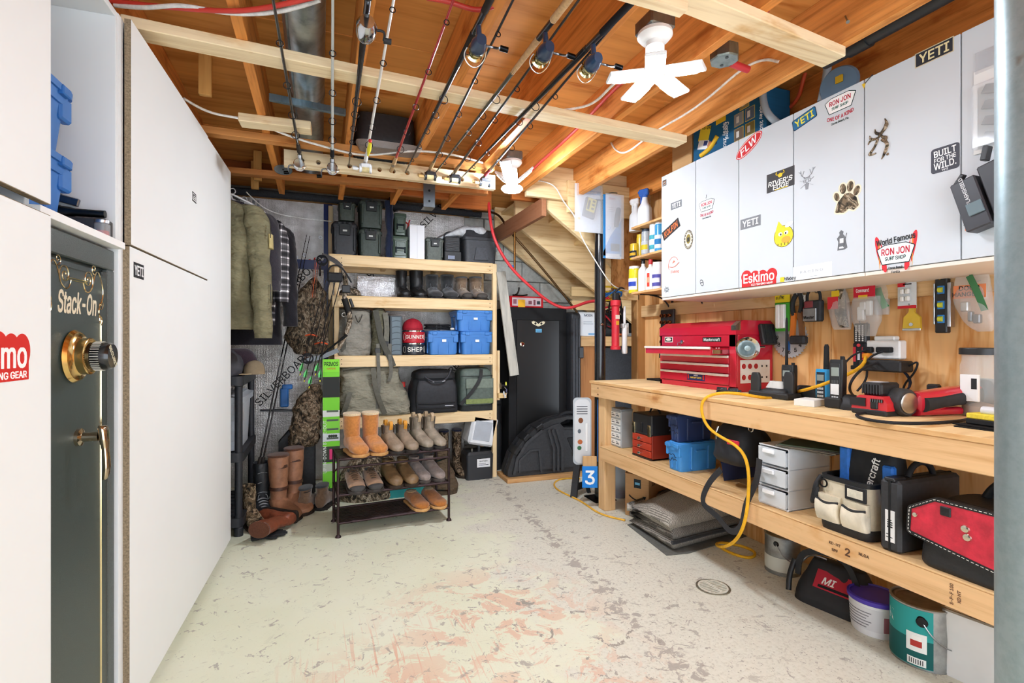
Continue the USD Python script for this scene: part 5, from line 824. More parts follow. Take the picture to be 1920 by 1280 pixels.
# bow case: half-moon shell
t = T('bow_case', 'big black half-moon hard bow case on a plank before the gun cabinet', 'bow case', (1.50, 4.00, .038), -2)
c_ = []; Wd, Hh = .80, .50
out = [(0, 0), (.0, .05), (.05, .19), (.14, .31), (.26, .41), (.40, .47), (.56, .495), (.72, .48), (.80, .45), (.80, 0)]
o = np.array(out); pf = Polygon(o).buffer(-.02).buffer(.02); hole = Polygon([(.50, .435), (.56, .46), (.66, .455), (.69, .42), (.60, .40), (.53, .405)]).buffer(.008)
t.P('shell', G('#2b2c2e').pr(pf.difference(hole), 'xz', .02, .20), 'rough_plastic')
t.P('front_panel', G('#303134').pr(pf.buffer(-.045).difference(hole.buffer(.02)).difference(Polygon([(.56, .30), (.66, .30), (.61, .19)]).buffer(.01)), 'xz', .004, .03), 'rough_plastic')
t.P('rim', G('#26272a').pr(pf.buffer(.006).difference(pf.buffer(-.018)), 'xz', .09, .13), 'rubber')
for x in (.42, .46, .50, .70, .74): t.P('rib', G('#37383b').pr(LineString([(x, .03), (x, .22), (x - .05 if x < .6 else x + .02, .38)]).buffer(.011), 'xz', -.008, .02), 'rough_plastic')
t.P('rib', G('#37383b').pr(LineString([(.10, .04), (.10, .14), (.20, .22), (.28, .22), (.30, .03)]).buffer(.008), 'xz', -.006, .02), 'rough_plastic'); t.P('rib', G('#37383b').pr(LineString([(.05, .03), (.08, .16), (.17, .29), (.30, .38)]).buffer(.012), 'xz', -.008, .02), 'rough_plastic')
for q, a in (((.075, .225), 55), ((.165, .335), 45), ((.285, .42), 32)): t.P('latch', G('#1f2022').at((q[0], 0, q[1]), ry=-a).b(-.035, -.015, -.018, .035, .14, .016, .005), 'plastic')
t.P('logo_recess', G('#1b1c1e').pr(Polygon([(.56, .30), (.66, .30), (.61, .19)]).buffer(.004), 'xz', .012, .024), 'plastic'); t.P('handle', G('#232427').tu([(.48, .10, .45), (.55, .10, .505), (.64, .10, .51), (.71, .10, .47)], .016, 10, 20), 'rubber')
O('floor_plank', 'worn wooden plank lying on the floor under the bow case', 'plank', G('#c79b68').b(0, 0, 0, .95, .30, .036, .004), 'wood_x', (1.475, 3.96, 0), -2)
# plank and strip on the shelving's right side
O('grey_plank', 'weathered grey board leaning beside the right post of the wooden shelving', 'board', G('#b5b2a8').bar((1.50, 4.20, 1.82), (1.60, 4.12, .90), .085, .022, up=(0, 1, 0)), 'grey_wood')
t = T('rod_holder', 'pale wooden strip with a peg screwed to the right post of the shelving', 'rod holder', (1.468, 4.19, .70)); t.P('strip', G('#ecd2a6').b(0, 0, -.02, .022, .045, .42, .002), 'wood_z'); t.P('peg', G('#e6c893').b(.0, -.03, 0, .075, .01, .045, .003), 'wood_x')
t = T('baitcasting_reel', 'small fishing reel with colourful lures hanging on the strip beside the gun cabinet', 'fishing reel', (1.515, 4.16, .78)); t.P('frame', G('#3a3a40').cy((-.025, 0, .03), (.025, 0, .03), .024).cy((-.03, -.0, .03), (-.025, 0, .03), .028).cy((.025, 0, .03), (.03, 0, .03), .028), 'metal')
for k, (c, x, z) in enumerate((('#d8d84a', .01, .05), ('#c9ccd2', -.01, -.03), ('#4a4a6a', .015, -.01), ('#d0d0d0', .0, -.06))): t.P('lure', G(c).sp((x, -.03, z), (.008, .006, .018), 8), 'gloss')
t.P('line', G('#d8d8d0').tu([(.0, -.02, .02), (.02, -.03, -.02), (.0, -.03, -.07)], .0015, 5, 10), 'nylon')
t = T('rolled_carpet', 'tall dark cylinder standing behind the right post of the shelving', 'roll', (1.545, 4.48, 0)); t.P('roll', G('#2a2b2d').cy((0, 0, 0), (0, 0, .72), .062, n=24), 'rough_plastic'); t.P('band', G('#1a1b1c').la([(.062, .60), (.065, .60), (.065, .62), (.062, .62)], n=24), 'rubber')
# nook shelf
t = T('nook_shelf', 'rough lumber shelf in the dark nook right of the gun cabinet', 'shelf', (0, 0, 0), world=True)
t.P('front_beam', G('#d6ae7c').b(2.34, 4.26, 1.155, 3.19, 4.298, 1.25, .003), 'wood_x'); t.P('deck', G('#b98a58').b(2.34, 4.298, 1.23, 3.19, 4.66, 1.25, .001), 'ply_x'); t.P('support', G('#a9713f').b(2.36, 4.30, 0, 2.52, 4.34, 1.155, .003), 'wood_z', 'reddish brown board under the shelf')
x0, _, x1, z1 = Rc(1083, 586, 1112, 627, 4.28); t = T('faucet_box', 'white faucet carton with blue stripe on the nook shelf', 'box', ((x0 + x1) / 2 + .06, 4.28, 1.251)); w, h = (x1 - x0) / 2 + .05, .235
t.P('carton', G('#e3e7ec').b(-w, 0, 0, w, .25, h, .002), 'paper'); t.P('print', G('#2b3f56').tx('MOEN', .022, (-w * .2, -.0002, h * .86)).c('#6aa6d6').b(-w * .2, -.0008, h * .06, w * .3, 0, h * .12, 0).c('#8d98a4').b(-w * .6, -.0008, h * .5, w * .2, 0, h * .52, 0).b(-w * .6, -.0008, h * .58, w * .1, 0, h * .6, 0), 'card')
O('black_tool_bag', 'black bag with tangled straps lying on the nook shelf beside the white carton', 'bag', G('#1f2124').so([(0, 0, 0, .26, .12, 3), (.10, 0, 0, .27, .13, 3), (.20, -.03, 0, .18, .09, 2.4), (.27, -.02, 0, .05, .04, 2)], 48, 24, (.03, 11, 6)), 'nylon', (2.88, 4.44, 1.251))
O('foam_board', 'black foam board standing in the nook below the shelf', 'panel', G('#2a2d33').b(2.55, 4.36, 0, 3.15, 4.40, 1.14, .004), 'rough_plastic')
O('orange_tool', 'orange handled saw lying on the edge of the nook shelf', 'saw', G('#e06a2a').tu([(2.72, 4.29, 1.262), (2.80, 4.28, 1.27), (2.86, 4.29, 1.262)], .011, 8, 10).c('#9a9fa4').b(2.86, 4.285, 1.252, 3.1, 4.288, 1.285, 0), 'plastic')
# steel post
px_, py_ = 2.00, 3.34; t = T('steel_post', 'black telescoping steel support post behind the end of the workbench', 'support post', (px_, py_, 0))
t.P('base_plate', G('#1b1b1c').b(-.09, -.09, 0, .09, .09, .008, .002), 'dull_metal'); t.P('outer_tube', G('#16181b').la([(0, .008), (.041, .008), (.041, 2.10), (.0, 2.10)], n=32), 'gloss'); t.P('inner_tube', G('#1e2023').la([(0, 2.10), (.032, 2.10), (.032, 2.26), (0, 2.26)], n=28), 'gloss'); t.P('top_plate', G('#1b1b1c').b(-.07, -.06, 2.26, .07, .02, 2.268, .001), 'dull_metal'); t.P('pin', G('#d8d8d4').la([(0, 0), (.012, 0), (.010, .008), (0, .01)], (-.01, -.041, 1.33), (0, -1, 0), 14), 'chrome')
# blister packs hanging on the header
yy = 3.30
def hang_c(name, label, u0, v0, u1, v1, y, d=.03):
    x0, z0, x1, z1 = Rc(u0, v0, u1, v1, y); return T(name, label, 'package', ((x0 + x1) / 2, y, z0)), x1 - x0, z1 - z0
t, w, h = hang_c('blister_pack', 'clear package with a yellow multimeter-like gadget hanging left of the steel post', 1078, 346, 1126, 435, yy)
t.P('card', G('#e2e8ee').b(-w / 2, .0, 0, w / 2, .003, h, .001).c('#3f8fd0').b(-w * .32, -.001, h * .80, w * .5, 0, h * .88, 0).c('#f4f6f8').tx('Mastercraft', .016, (w * .05, -.001, h * .84), w=w * .6).c('#c9d2da').b(-w * .4, -.0008, h * .1, -w * .3, 0, h * .2, 0).c('#e0b030').b(-w * .4, -.0008, h * .25, -w * .3, 0, h * .3, 0), 'card'); t.P('gadget', G('#5d6066').at((w * .05, -.012, h * .5), ry=14).b(-.05, -.012, -.075, .05, .012, .075, .01).c('#e8d828').b(-.036, -.0135, -.03, .036, -.011, .07, .002).c('#2b2d30').b(.004, -.015, .045, .026, -.0134, .06, 0).b(.004, -.015, .018, .026, -.0134, .033, 0).b(.004, -.015, -.012, .026, -.0134, .003, 0).b(-.03, -.015, -.02, -.012, -.0134, .05, 0), 'plastic'); t.P('bubble', G('#f2f6fa').b(-w * .5, -.03, -.01, w * .5, -.028, h * .98, .002), 'clear_plastic'); t.P('hook', G('#b9bec4').cy((0, .03, h * .96), (0, -.03, h * .96), .003), 'metal')
t, w, h = hang_c('blister_pack', 'blue and grey packaged handheld scanner hanging right of the steel post', 1131, 366, 1165, 485, yy - .05)
t.P('card', G('#d2d8de').b(-w / 2, .0, 0, w / 2, .003, h, .001).c('#2f86c9').b(-w * .5, -.001, 0, -w * .36, 0, h, 0).pr(Polygon([(-w * .1, h * .36), (w * .5, h * .62), (w * .5, .02), (-w * .5, .02), (-w * .5, h * .1)]), 'xz', -.001, 0).c('#c0303a').tx('Zircon', .016, (-w * .02, -.001, h * .95), w=w * .36).c('#8a9098').b(-w * .2, -.001, h * .8, w * .2, 0, h * .805, 0).b(-w * .2, -.001, h * .77, w * .25, 0, h * .775, 0).b(-w * .2, -.001, h * .74, w * .1, 0, h * .745, 0).c('#3a8ac8').tu([(-w * .2 + .014 * math.cos(a), -.001, h * .48 + .014 * math.sin(a)) for a in np.linspace(0, 6.28, 16)], .0015, 5).c('#25272a').b(-w * .1, -.0012, h * .12, w * .4, -.0002, h * .24, 0).c('#e3e7ea').b(-w * .35, -.0012, h * .02, w * .4, -.0002, h * .08, 0), 'card'); t.P('gadget', G('#34383d').at((w * .22, -.012, h * .63), ry=9).so([(-.06, 0, 0, .016, .012, 3), (0, 0, 0, .02, .014, 3), (.07, 0, 0, .018, .012, 3), (.085, 0, 0, .008, .006, 3)], 20, 10), 'rubber'); t.P('bubble', G('#f2f6fa').b(-w * .5, -.034, 0, w * .5, -.032, h, .002), 'clear_plastic'); t.P('hook', G('#55585c').tu([(-w * .3, .06, h * 1.02), (0, .0, h * 1.04), (w * .2, -.02, h * 1.03)], .003, 6, 10), 'metal')
# tools hanging beside the post
t = T('hand_pump', 'red cylindrical hand pump hanging right of the steel post', 'hand pump', tuple(W(1154, 655, y=3.34)))
H = W(1154, 563, y=3.34)[2] - W(1154, 655, y=3.34)[2]; t.P('barrel', G('#d02a38').la([(0, 0), (.040, 0), (.040, .02), (.030, .03), (.030, H - .05), (.040, H - .04), (.040, H), (0, H)], n=24), 'plastic'); t.P('label', G('#e8d8c8').b(-.018, -.0315, H * .62, .018, -.029, H * .70, 0).c('#e0a832').b(-.012, -.0318, H * .5, .012, -.029, H * .58, 0), 'paper'); t.P('head', G('#2a2c2f').b(-.02, -.02, H, .02, .02, H + .06, .005).tu([(-.02, 0, H + .05), (.05, .0, H + .10), (.10, .03, H + .09)], .008, 8, 10), 'plastic')
t = T('caulking_gun', 'white caulking tube gun hanging beside the red hand pump', 'caulking gun', tuple(W(1171, 663, y=3.34))); H = .37; t.P('tube', G('#e4e6e6').la([(0, 0), (.018, 0), (.022, .01), (.022, .22), (.012, .24), (.010, H), (0, H)], n=20), 'plastic'); t.P('trigger', G('#c9cccc').b(-.026, -.02, .2, .026, .02, .235, .004).b(.02, -.01, .15, .034, .01, .24, .003), 'plastic')
t = T('jumper_cables', 'tangle of black, red and yellow cables hung behind the steel post', 'cables', (2.12, 3.38, 1.27))
for k, (c, s) in enumerate((('#1d1e20', 1), ('#1d1e20', 2), ('#c7303c', 3), ('#2b6fb8', 4), ('#e2c22c', 5))):
    random.seed(s); t.P('cable', G(c).tu([(random.uniform(-.10, .12), random.uniform(-.02, .02), (.02 if k < 3 else .26) + random.uniform(0, .30 if k < 3 else .08)) for _ in range(9)], .007, 8, 70), 'rubber')
t.P('tag', G('#d8c8a8').at((-.12, -.02, .12), ry=35).b(-.012, -.004, -.05, .012, .004, .05, .002), 'paper'); t.P('hook', G('#cfd2d4').tu([(.0, .015, .33), (0, -.02, .33), (0, -.03, .355)], .004, 6, 8), 'metal')
O('white_cable', 'thin white electrical cable running from the ceiling lamp down across the stairs', 'cable', G('#ecece6').tu([W(1003, 338, y=3.30), W(1040, 350, y=3.29), W(1056, 376, y=3.31), W(1075, 402, y=3.31), W(1088, 437, y=3.31), W(1105, 470, y=3.30), W(1130, 510, y=3.29), W(1150, 535, y=3.32), W(1178, 545, y=3.36)], .0045, 8, 60), 'nylon')
# ================================================================ workbench
BX, BZ, BS = 1.85, .915, .465; BW = '#e2b988'
t = T('workbench', 'long lumber workbench with a lower shelf along the right wall', 'workbench', (0, 0, 0), world=True)
t.P('top', G('#ecd2a2').b(BX - .012, .25, BZ - .018, XW - .002, 3.215, BZ, .002), 'ply_x')
t.P('top_edge', G('#dcb07a').b(BX - .014, .25, BZ - .017, BX - .0115, 3.216, BZ - .001, .0005), 'wood_y')
t.P('apron', G(BW).b(BX - .01, .25, BZ - .112, BX + .028, 3.20, BZ - .018, .003), 'wood_y'); t.P('apron', G(BW).b(BX + .028, 3.162, BZ - .112, XW - .01, 3.20, BZ - .018, .003), 'wood_x'); t.P('apron', G(BW).b(XW - .045, .25, BZ - .112, XW - .006, 3.162, BZ - .018, .003), 'wood_y')
for y in (3.072, .35): t.P('leg', G('#e2ba88').b(BX - .008 + .037, y, 0, BX + .118, y + .089, BZ - .018, .004), 'wood_z')
for y in (3.072, .35): t.P('leg', G('#c9995f').b(XW - .10, y, 0, XW - .012, y + .089, BZ - .113, .004), 'wood_z')
t.P('shelf_beam', G(BW).b(BX - .01, .25, BS - .098, BX + .028, 3.072, BS - .006, .003), 'wood_y'); t.P('shelf_beam', G(BW).b(XW - .045, .25, BS - .098, XW - .006, 3.07, BS - .006, .003), 'wood_y')
for k in range(6): t.P('shelf_board', G(['#e0bb88', '#d9b27c'][k % 2]).b(BX - .012 + k * .1, .25, BS - .006, BX + .086 + k * .1, 3.07, BS + .0, .002), 'wood_y')
t.P('lumber_stamp', G('#5a4030').at((BX - .0105, 1.30, BS - .052), rz=-90).tx('2', .028, (0, 0, 0)).tx('KD-HT', .010, (-.05, 0, .012)).tx('SPF', .010, (-.05, 0, -.012)).tx('NLGA', .010, (.06, 0, .012)), 'paper', 'printed lumber stamp')
t.P('lumber_stamp', G('#6a4c38').at((BX - .0105, .97, BS - .052), rz=-90).tx('S-P-F 100', .009, (0, 0, 0), ang=90).tx('KD HT', .009, (.02, 0, 0), ang=90), 'paper', 'printed lumber stamp')
for y in (3.10,):
    for dz in (-.045, -.09): t.P('screw', G('#4a3a2a').cy((BX - .009, y, BZ + dz), (BX - .0115, y, BZ + dz), .005, n=8), 'dull_metal')
def ob(u, v, dx=0): return W(u, v, z=BZ)
def bw(u0, u1, x): return W(u0, 640, x=x)[1], W(u1, 640, x=x)[1]
def TB(name, label, cat, u0, u1, x, z=BZ, rz=-90, group=None):
    """A thing on the bench whose front (x = const) spans the columns u0..u1: returns it and its width."""
    a, b = bw(u0, u1, x); return T(name, label, cat, (x, (a + b) / 2, z), rz, group), abs(a - b)
def zx(u, v, x): return W(u, v, x=x)[2]
# red tool chest
RED = '#c21f36'; t, w = TB('tool_chest', 'red steel tool chest with one drawer pulled open on the workbench', 'tool chest', 1238, 1380, 2.17); H, Dp = .405, .275; w2 = w / 2
t.P('body', G(RED).b(-w2, .012, 0, w2, Dp, H * .80, .003).b(-w2, .0, 0, -w2 + .018, .012, H * .80, .001).b(w2 - .05, 0, 0, w2, .012, H * .80, .001).b(-w2, 0, 0, w2, .012, .03, .001).b(-w2, .0, H * .63, w2, .012, H * .80, .002), 'gloss')
t.P('lid', G(RED).pr(Polygon([(-.004, H * .80), (-.004, H * .92), (.05, H), (Dp - .02, H), (Dp + .002, H * .95), (Dp + .002, H * .80)]), 'yz', -w2 - .002, w2 + .002), 'gloss'); t.P('corner_plate', G('#cfd6da').pr(Polygon([(-.006, H * .86), (-.006, H * .925), (.03, H * .99), (.03, H * .86)]), 'yz', w2 - .03, w2 + .003), 'chrome')
t.P('side_trim', G('#b31c31').b(w2, .02, H * .775, w2 + .003, Dp, H * .795, .001), 'gloss')
zs = [(.035, .095), (.10, .150), (.155, .20), (.205, .25)]
for k, (a, b) in enumerate(zs):
    a *= H / .40; b *= H / .40; out = .13 if k == 3 else 0
    d = t.P('drawer', G(RED).b(-w2 + .02, -.004 - out, a, w2 - .052, .014 - out, b, .002) if not out else G(RED).b(-w2 + .02, -.004 - out, a, w2 - .052, .010 - out, b, .002).b(-w2 + .024, .010 - out, a, w2 - .056, .012, a + .004, .001).b(-w2 + .024, .01 - out, a, -w2 + .028, .012, b - .008, .001).b(w2 - .06, .01 - out, a, w2 - .056, .012, b - .008, .001), 'gloss')
    t.P('drawer_pull', G('#e9e4dc').b(-w2 + .018, -.014 - out, b - .012, w2 - .05, -.002 - out, b + .002, .002), 'paint', 'white drawer pull', sub=d)
    if out: t.P('slide', G('#c3c7cc').b(w2 - .056, -out + .015, a + .008, w2 - .052, .03, b - .014, .001), 'chrome', sub=d); t.P('sockets', G('#b9b4ac').cy((w2 - .09, -.06, a + .004), (w2 - .09, -.06, b - .004), .012).cy((w2 - .12, -.06, a + .004), (w2 - .12, -.06, b - .006), .010).cy((w2 - .10, -.03, a + .004), (w2 - .10, -.03, b - .004), .011), 'chrome', sub=d, kind='stuff')
t.P('badge', G('#10231f').b(w2 - .26, -.0015, H * .70, w2 - .11, .0, H * .765, .0005).c('#d8e4dc').tx('Mastercraft', .017, (w2 - .185, -.0016, H * .732), w=.13), 'card', 'dark badge with light lettering'); t.P('sticker', G('#e8e4d8').b(-w2 + .05, -.0012, H * .69, -w2 + .13, 0, H * .78, 0).c('#1c2c24').b(-w2 + .055, -.0016, H * .705, -w2 + .125, -.001, H * .768, 0).c('#e8e4d8').pr(affinity.translate(affinity.scale(Point(0, 0).buffer(.012), 2.2, .8), -w2 + .09, H * .737), 'xz', -.002, -.0014), 'card', 'square fish sticker'); t.P('sticker', G('#1d2a5a').b(-.06, -.0052, .045, .095, -.004, .088, .0004).c('#e0c040').tx('HARLEY DAYS', .010, (.018, -.0053, .062), w=.10).c('#e8e8f0').tx('motors', .008, (.018, -.0053, .077)).c('#c8302a').b(-.054, -.0054, .052, -.042, -.0051, .08, 0).b(.078, -.0054, .052, .09, -.0051, .08, 0), 'card', 'dark blue sticker with yellow lettering')
t.P('key', G('#b9bcc0').tu([(-.13 + .014 * math.cos(a), -.010, H * .66 + .014 * math.sin(a)) for a in np.linspace(0, 6.28, 14)], .002, 5).c('#17181a').b(-.145, -.012, H * .56, -.122, -.008, H * .63, .002).c('#d0d0cc').b(-.136, -.0112, H * .50, -.130, -.009, H * .57, 0), 'metal', 'keys in the lock'); t.P('lock', G('#d6d8da').la([(0, 0), (.012, 0), (.012, .006), (0, .007)], (-.11, 0, H * .70), (0, -1, 0), 16), 'chrome')
t.P('warning_plate', G('#e6e2da').b(w2 + .0005, .03, .05, w2 + .002, .25, .18, 0).c('#b03030').cy((w2 + .002, .055, .145), (w2 + .0026, .055, .145), .015).cy((w2 + .002, .10, .145), (w2 + .0026, .10, .145), .015).cy((w2 + .002, .145, .145), (w2 + .0026, .145, .145), .015).cy((w2 + .002, .055, .082), (w2 + .0026, .055, .082), .015).cy((w2 + .002, .10, .082), (w2 + .0026, .10, .082), .015).c('#3a3a3a').cy((w2 + .002, .19, .145), (w2 + .0026, .19, .145), .006).cy((w2 + .002, .225, .145), (w2 + .0026, .225, .145), .006).cy((w2 + .002, .19, .082), (w2 + .0026, .19, .082), .006).cy((w2 + .002, .225, .082), (w2 + .0026, .225, .082), .006), 'card', 'white warning plate with round pictograms')
TC = (2.17, sum(bw(1238, 1380, 2.17)) / 2, BZ); tcx = lambda lx, ly, lz: (TC[0] + ly, TC[1] - lx, TC[2] + lz)
t = T('magnetic_lamp', 'round clip lamp stuck to the right side of the red tool chest', 'lamp', tcx(w2 + .004, .075, .245), -90); t.P('shade', G('#d6dadc').la([(0, 0), (.02, 0), (.035, .03), (.058, .05), (.062, .055), (.052, .05), (.03, .03), (0, .024)], (0, 0, 0), (.75, -.66, .05), 32), 'chrome'); t.P('lens', G('#9fb6b8').sp((.034, -.03, .002), .016, 10), 'gloss'); t.P('arm', G('#c9cdd0').cy((0, .0, .0), (.01, .12, .01), .006), 'chrome')
t = T('magnet_holder', 'black ribbed plastic holder stuck on the right side of the red tool chest', 'holder', tcx(w2 + .003, .215, .33), -90, ); g = G('#26292b').at((.014, 0, 0), ry=-12).b(-.012, -.055, -.065, .016, .05, .055, .006)
t.P('body', g, 'rough_plastic'); t.P('rib', G('#1a1c1e').at((.014, 0, 0), ry=-12).b(.016, -.03, -.06, .02, -.025, .05, .001), 'plastic'); t.P('rib', G('#1a1c1e').at((.014, 0, 0), ry=-12).b(.016, .015, -.06, .02, .02, .05, .001), 'plastic')
# socket rack left of the chest
a = W(1226, 712, z=BZ); t = T('socket_rack', 'black upright rack of copper sockets left of the red tool chest', 'socket rack', (2.36, 3.04, BZ), -90)
t.P('base', G('#17181a').b(-.075, -.10, 0, .075, .06, .014, .006), 'rubber'); t.P('stand', G('#1e2022').b(-.07, .02, .01, -.05, .04, .18, .004).b(.05, .02, .01, .07, .04, .18, .004).b(-.08, .015, .16, .08, .045, .20, .004), 'plastic'); t.P('back_plate', G('#232527').b(-.075, .025, .20, .075, .045, .52, .004), 'plastic')
for r in range(6):
    for c_ in range(3): t.P('socket', G('#b9805c').la([(0, 0), (.013, 0), (.013, .02), (.008, .022), (.007, .012), (0, .012)], (-.045 + c_ * .045, .024, .235 + r * .048), (0, -1, 0), 14), 'brass')
t.P('lettering', G('#d8d8d8').tx('SOCKETS', .012, (0, .0145, .178)), 'paper')
# holster, radios, chargers
t, w = TB('tool_holster', 'grey and black folding knife sharpener stand lying before the tool chest', 'stand', 1402, 1480, 2.10)
t.P('base', G('#202224').b(-w * .5, 0, 0, w * .45, .10, .03, .006).so([(0, -.02, .05, .10, .05, 3), (.035, -.0, .05, .08, .04, 3), (.05, .02, .05, .04, .02, 2.4)], 24, 8, (.008, 20, 3)), 'rough_plastic'); t.P('upright', G('#2c2e30').so([(.0, -w * .36, .02, .028, .012, 4), (.09, -w * .36, .02, .028, .012, 4), (.125, -w * .36, .02, .018, .010, 3)], 20, 8), 'plastic'); t.P('upright', G('#2c2e30').so([(.0, w * .30, .06, .028, .012, 4), (.10, w * .30, .06, .028, .012, 4), (.135, w * .30, .06, .018, .010, 3)], 20, 8), 'plastic'); t.P('clip', G('#d9dbd8').so([(.05, 0, .05, .05, .02, 3), (.085, .01, .05, .035, .015, 3)], 20, 6), 'paint', 'white clip')
O('safety_glasses', 'dark safety glasses folded on the bench beside the tool chest corner', 'glasses', G('#2b2f33').tu([(-.07, .02, .02), (-.03, -.01, .022), (0, .0, .018), (.03, -.01, .022), (.07, .02, .02)], .006, 8, 20).so([(.005, -.035, 0, .032, .008, 3), (.035, -.035, .004, .03, .006, 3)], 16, 3).so([(.005, .035, 0, .032, .008, 3), (.035, .035, .004, .03, .006, 3)], 16, 3), 'gloss', (2.06, 2.12, BZ), -80)
def radio(name, label, u0, u1, v0, vb, x, col, front, ant, rz=-90, screen='#8f9a94'):
    t, w = TB(name, label, 'radio', u0, u1, x, rz=rz); um = (u0 + u1) / 2; h = zx(um, v0, x) - BZ; d = w * .6
    t.P('body', G(col).so([(0, 0, d / 2, w * .44, d * .46, 5), (h * .3, 0, d / 2, w * .47, d * .48, 5), (h * .8, 0, d / 2, w * .49, d * .5, 5), (h, 0, d / 2, w * .46, d * .45, 5)], 32, 12), 'plastic'); t.P('antenna', G('#17181a').la([(0, 0), (ant[1], 0), (ant[1] * .8, ant[2] * .9), (ant[1] * .5, ant[2]), (0, ant[2])], (ant[0] * w, d * .6, h * .97), n=14), 'rubber')
    t.P('screen', G(screen).b(-w * .28, -.002, h * .66, w * .28, .004, h * .84, .001), 'gloss'); t.P('front_plate', G(front).b(-w * .34, -.0005, h * .12, w * .34, .006, h * .92, .004), 'plastic')
    for r in range(4):
        for c_ in range(3): t.P('key', G('#c9ccce' if r < 3 else '#4a4c50').b(-w * .24 + c_ * w * .17, -.003, h * (.18 + .11 * r), -w * .10 + c_ * w * .17, .001, h * (.245 + .11 * r), .0008), 'plastic')
    t.P('knob', G('#202224').cy((w * .3, d * .5, h * .98), (w * .3, d * .5, h * 1.07), .008), 'rubber'); return t, w, h
radio('two_way_radio', 'black handheld radio with keypad and tall thin antenna standing before the saw blade', 1463, 1486, 684, 730, 2.16, '#1f2124', '#26282b', (-.28, .007, .24))
radio('two_way_radio', 'blue and black handheld radio with a thick antenna on the bench', 1527, 1550, 692, 735, 2.16, '#2a9ad8', '#1f2a33', (.22, .013, .12))
t, w, h = radio('two_way_radio', 'black radio standing in a desk charger right of the blue radio', 1553, 1579, 674, 745, 2.06, '#202225', '#2a2c2f', (.3, .009, .02)); t.P('charger_cup', G('#17181a').b(-w * .62, -.02, 0, w * .62, .06, .045, .006).so([(0, w * .9, .03, .045, .05, 3), (.03, w * .9, .03, .04, .045, 3), (.06, w * .7, .03, .02, .02, 2)], 20, 6), 'rough_plastic'); t.P('label', G('#dfe2e4').b(-w * .3, -.0032, h * .28, w * .3, -.002, h * .5, 0), 'paper')
O('white_box', 'small flat white box lying on the bench before the radios', 'box', G('#e4e4e0').bc(0, 0, .015, .085, .11, .03, .002), 'paper', tuple(W(1518, 760, z=BZ)[:2]) + (BZ,), -75)
O('black_pouch', 'low black pouch lying on the bench behind the black keypad radio', 'pouch', G('#1f2123').so([(0, 0, 0, .10, .04, 3), (.04, -.01, 0, .08, .035, 2.6), (.065, -.02, 0, .03, .015, 2)], 30, 12, (.008, 20, 2)), 'nylon', (2.27, 1.80, BZ), -90)
# red charger with battery
t, w = TB('battery_charger', 'red power tool charger with a black battery docked on it', 'charger', 1595, 1662, 1.99)
t.P('base', G('#1f2022').b(-w / 2, 0, 0, w / 2, .14, .022, .006), 'rough_plastic'); t.P('housing', G('#cc2c34').pr(Polygon([(-w * .5, .02), (w * .5, .02), (w * .5, .05), (w * .36, .075), (-w * .26, .075), (-w * .46, .055)]), 'xz', .004, .136), 'gloss'); t.P('label', G('#2a2a2c').at((-w * .30, -.0005, .05)).b(-.03, 0, -.018, .03, .004, .014, 0), 'card'); t.P('dock', G('#1c1d1f').b(w * .06, -.002, .025, w * .26, .10, .055, .003), 'plastic')
for k in range(6): t.P('contact', G('#5e6a66').b(w * .07 + k * .008, -.004, .052, w * .07 + k * .008 + .004, .06, .064, .001), 'metal')
bt = t.P('battery', G('#1b1c1e').b(-w * .28, .02, .075, w * .28, .13, .125, .008), 'rough_plastic', 'black docked battery'); t.P('battery_label', G('#c9ccd0').b(-w * .22, .04, .125, w * .1, .10, .1262, 0), 'paper', sub=bt)
for k in range(7): t.P('battery_rib', G('#2b2c2f').b(-w * .26 + k * w * .08, .016, .08, -w * .23 + k * w * .08, .02, .118, .001), 'plastic', sub=bt)
O('charger_cord', 'black charger cable looping over the front of the bench', 'cable', G('#202124').tu([W(1648, 700, x=2.35) + (0, 0, .05), W(1620, 690, x=2.2), W(1598, 712, x=2.05), W(1600, 745, z=BZ + .006), W(1640, 764, z=BZ + .006), W(1700, 772, z=BZ + .006), W(1640, 773, z=BZ + .006), W(1612, 782, z=BZ + .006), W(1650, 790, z=BZ + .006), W(1760, 792, z=BZ + .006), W(1830, 782, z=BZ + .006)], .0055, 8, 90), 'rubber')
# angle grinder
p = W(1696, 780, z=BZ); q = W(1850, 775, z=BZ); d = (q - p)[:2]; an = math.degrees(math.atan2(d[1], d[0])); t = T('angle_grinder', 'red and black cordless angle grinder lying on the bench front', 'angle grinder', (p[0], p[1], BZ), an, sc=1.15)
t.P('head', G('#2f3133').la([(0, 0), (.042, 0), (.047, .006), (.047, .05), (.040, .06), (0, .06)], (.0, .045, .045), (0, -1, 0), 32), 'rough_plastic'); t.P('gear_cap', G('#b9b7b2').la([(0, 0), (.034, 0), (.034, .003), (.028, .006), (0, .006)], (0, -.015, .045), (0, -1, 0), 28), 'metal', 'round metal cap')
t.P('body', G('#c7293a').so([(.03, 0, .045, .034, .034, 3), (.10, 0, .05, .038, .036, 3), (.16, 0, .062, .034, .03, 3), (.30, 0, .075, .030, .028, 3)], 28, 14, ax=0, p=3), 'gloss'); t.P('grip', G('#2b2d2f').so([(.04, -.02, .040, .03, .024, 3), (.12, -.018, .050, .03, .02, 3), (.22, -.012, .060, .028, .024, 3), (.29, -.0, .068, .034, .032, 3)], 24, 14, ax=0, p=3), 'rubber'); t.P('vent_housing', G('#1f2123').so([(.28, 0, .07, .038, .042, 4), (.30, 0, .07, .044, .05, 4), (.40, 0, .075, .044, .05, 4)], 28, 6, ax=0, p=4), 'rough_plastic'); t.P('lower_guard', G('#b51f33').so([(.03, 0, .014, .03, .012, 3), (.20, 0, .016, .03, .014, 3)], 20, 4, ax=0), 'gloss')
